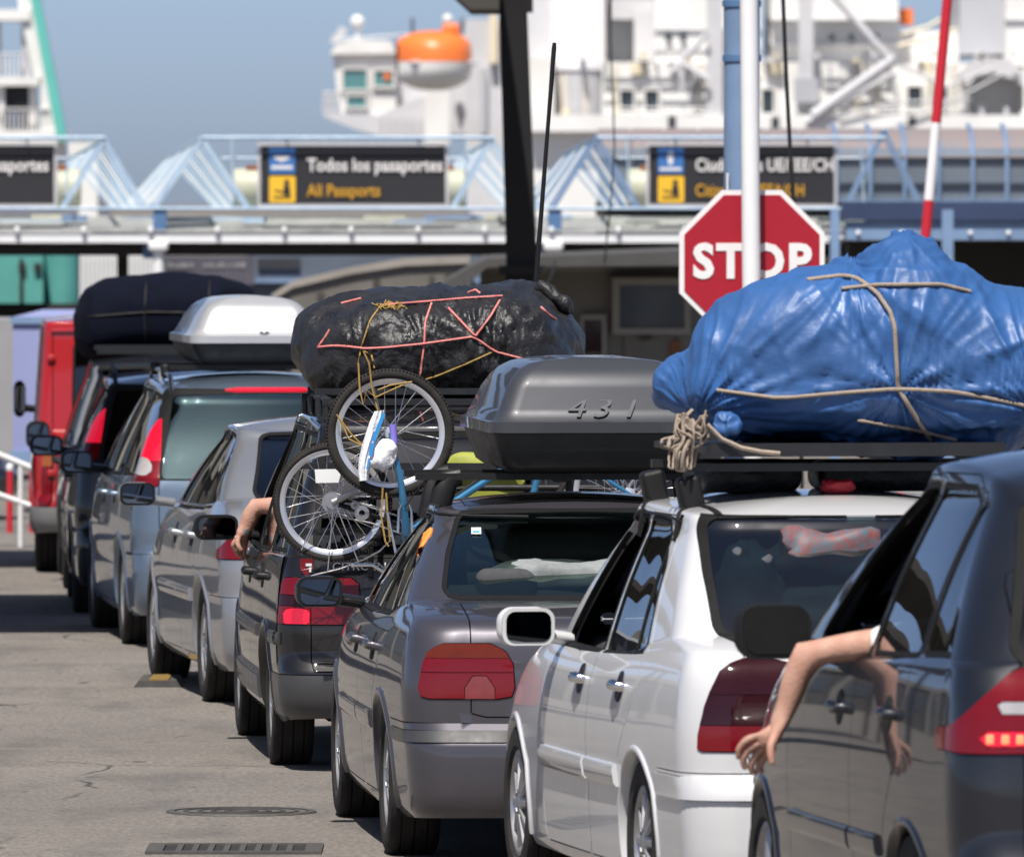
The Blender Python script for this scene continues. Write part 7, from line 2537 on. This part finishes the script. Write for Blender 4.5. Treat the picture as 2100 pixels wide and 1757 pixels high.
for i in range(5):
    MB().tube([P(662 + i * 7, 236, DF + .8), P(664 + i * 6, 190, DF + .8)], .025, 5).build('wing_rail_post', 'ship_shade', fe, 50, True)
for py in (190, 206, 222):
    MB().tube([P(662, py, DF + .8), P(696, py + 2, DF + .8)], .025, 5).build('wing_rail', 'ship_shade', fe, 50, True)
for (x, y, r_) in ((733, 46, .17), (918, 40, .12)):
    b = MB().lathe([(.001, r_)] + [(r_ * math.sin(t), r_ * math.cos(t)) for t in np.linspace(.2, 2.6, 9)] + [(.05, -r_), (.05, -r_ * 2.6), (.001, -r_ * 2.6)], P(x, y, DF + 1), (0, 0, 1), 18, 0, False)
    b.build('radome', 'ship_white', fe, 50, True)
MB().bar(P(684, 90, DF + 1), P(706, 58, DF + 1), .28, .2).build('searchlight', 'ship_shade', fe, 30, True)
MB().tube([P(688, 82, DF + .8), P(860, 70, DF + .8)], .025, 5).build('roof_rail', 'ship_shade', fe, 50, True)
fb(1845, 1872, 18, 52, 3, .5, 'red_lamp', 'boat_orange')
for pts in ([(1850, 70), (1905, 55), (1930, 40)], [(1842, 95), (1900, 80), (1962, 60)]):
    MB().tube([P(x, y, DF + 1) for x, y in pts], .05, 6).build('mast_stay', 'ship_cream', fe, 50, True)
# lifeboat hung in front of the side wall
lb_ = thing('lifeboat', P(890, 190, DF - 2), 'orange topped white lifeboat hanging at the ferry bridge', 'boat')
def boat(lo, hi, name, mt, hs, par):
    b = MB()
    yaw = R(20)
    c_ = P(889, 0, DF - 2)
    def f(u, v):
        t = 2 * u - 1                          # along the boat
        w_ = max(0.02, (1 - abs(t) ** 2.3)) ** .6
        a_ = math.pi * v
        z = P(0, lo, DF).z + (P(0, hi, DF).z - P(0, lo, DF).z) * math.sin(a_) ** hs * (1 - .45 * abs(t) ** 2.5 * (1 if hi > lo else .8))
        x = t * .92
        y = -math.cos(a_) * 1.0 * w_
        q = Matrix.Rotation(yaw, 3, 'Z') @ Vector((x, y, 0))
        return (c_.x + q.x, DF - 2 + q.y, z)
    b.grid(f, 33, 17)
    return b.build(name, mt, par, 60, True)
boat(130, 188, 'boat_hull', 'ship_white', .75, lb_)
boat(129, 66, 'boat_canopy', 'boat_orange', .6, lb_)
MB().rbox(P(925, 62, DF - 2), (.42, .5, .32), .1).build('boat_cockpit', 'boat_orange', lb_, 50, True)
for x in (846, 948):
    MB().tube([P(x, 40, DF - 1.6), P(x, 70, DF - 2)], .04, 6).build('fall_hook', 'ship_dark', lb_, 50, True)
MB().rbox(P(893, 129.5, DF - 2), (1.66, 1.5, .09), .05, Matrix.Rotation(R(20), 3, 'Z')).build('fender', 'ship_shade', lb_, 50, True)

# second ship: open deck tower with a turquoise edge
f2 = thing('passenger_ship', grd(20, 240), 'white open decked ship tower with a turquoise edge, at the left', 'ship')
DF2 = 240.0
def g2(px0, px1, py0, py1, dd, dep, name, mt):
    return wbox(px0, px1, py0, py1, DF2 + dd, dep).build(name, mt, f2, 30, True)
pr([(58, -30), (76, -30), (138, 290), (118, 290)], DF2, .5, 'edge_band', 'ship_teal', f2)
pr([(30, -30), (58, -30), (118, 290), (84, 290), (84, 160), (68, 155)], DF2 + .2, 1.5, 'tower_side', 'ship_white', f2)
for y0, y1, x1 in ((20, 42, 62), (158, 176, 80), (268, 292, 130)):
    g2(-200, x1, y0, y1, .1, 3, 'deck_edge', 'ship_white')
g2(44, 64, 42, 158, .4, .5, 'pillar', 'ship_grey')
g2(-200, -2, 42, 268, 1.5, 1, 'deck_wall', 'ship_shade')
g2(-200, 66, 178, 214, 2.0, 1, 'deck_back', 'ship_dark')
g2(-200, 76, 214, 268, 2.2, 1, 'deck_back', 'ship_grey')
g2(-2, 8, 176, 268, .3, .4, 'pillar', 'ship_white')
g2(60, 74, 176, 268, .4, .4, 'pillar', 'ship_white')
for y0 in (112, 225):
    for x in range(-4, 100 if y0 > 200 else 44, 9):
        g2(x, x + 2.5, y0, y0 + 46, .15, .05, 'rail_bar', 'ship_white')
    g2(-60, 100 if y0 > 200 else 44, y0 - 3, y0, .12, .1, 'hand_rail', 'ship_white')
g2(18, 40, 228, 262, 1.0, .4, 'deck_locker', 'sign_blue')
g2(-300, 200, 292, 560, 1, 8, 'hull', 'ship_white')

# ---- in the road
mh = thing('manhole_cover', Vector((P(495, 0, 49.2).x, 49.2, .004)), 'round iron manhole cover in the road beside the queue', 'manhole')
c_ = Vector((P(495, 0, 49.2).x, 49.2, 0))
MB().lathe([(.001, .006), (.285, .006), (.285, .001), (.001, .001)], c_, (0, 0, 1), 40, 0, False).build('cover', 'manhole', mh, 30, True)
MB().lathe([(.292, .001), (.292, .009), (.325, .009), (.33, .001)], c_, (0, 0, 1), 40).build('rim', 'iron', mh, 30, True)
for r_ in (.06, .12, .18, .24):
    MB().lathe([(r_, .006), (r_, .010), (r_ + .014, .010), (r_ + .014, .006)], c_, (0, 0, 1), 40).build('ring', 'iron', mh, 30, True)
x0, x1 = P(322, 0, 46.4).x, P(642, 0, 46.4).x
dg_ = thing('drain_grate', Vector(((x0 + x1) / 2, 46.35, .004)), 'rectangular iron drain grate in the road near the camera', 'drain')
MB().bbox(x0, x1, 46.13, 46.63, .001, .004).build('pit', 'iron_dark', dg_, 30, True)
for q in ((x0 - .04, x1 + .04, 46.07, 46.13), (x0 - .04, x1 + .04, 46.63, 46.69), (x0 - .04, x0 + .03, 46.13, 46.63), (x1 - .03, x1 + .04, 46.13, 46.63)):
    MB().bbox(*q, .001, .012).build('frame_bar', 'iron', dg_, 30, True)
nb_ = 9
for i in range(1, nb_):
    xx = x0 + .03 + (x1 - x0 - .06) * i / nb_
    MB().bbox(xx - .012, xx + .012, 46.13, 46.63, .004, .0115).build('grate_bar', 'iron', dg_, 30, True)
a_ = P(327, 0, 62.1)
rm = thing('road_stud', Vector((a_.x, 62.1, 0)), 'black rubber road marker with a yellow centre by the silver saloon', 'road marker')
MB().prism([(-.13, .0), (-.10, .035), (.10, .035), (.13, .0)], (a_.x, 61.7, .001), (1, 0, 0), (0, 0, 1), (0, .8, 0)).build('rubber_base', 'iron', rm, 30, True)
MB().prism([(-.045, .0), (-.045, .006), (.06, .006), (.06, .0)], (a_.x, 61.72, .0362), (1, 0, 0), (0, 0, 1), (0, .7, 0)).build('yellow_panel', 'marker_yellow', rm, 30, True)

# ---- building added out of view at the left for the car flanks to mirror
tb = thing('reflection_building', Vector((-26, 132, gz(132))), 'long brown building with a pale fascia, added out of view for the car reflections', 'building')
MB().bbox(-62, -8.6, 132, 148, gz(132), 5.2).build('wall', 'dark_brown', tb, 30, True)
MB().bbox(-62.3, -8.3, 131.6, 148.3, 5.2, 6.3).build('fascia', 'booth_wall', tb, 30, True)
for i in range(12):
    x = -60 + i * 4.3
    MB().bbox(x, x + 2.9, 131.93, 132.1, 1.0, 3.6).build('window', 'ship_window', tb, 30, True)
    MB().bbox(x + 3.4, x + 3.8, 131.2, 131.6, gz(132), 5.2).build('pillar', 'booth_frame', tb, 30, True)
wroot.name = 'saloon_car'
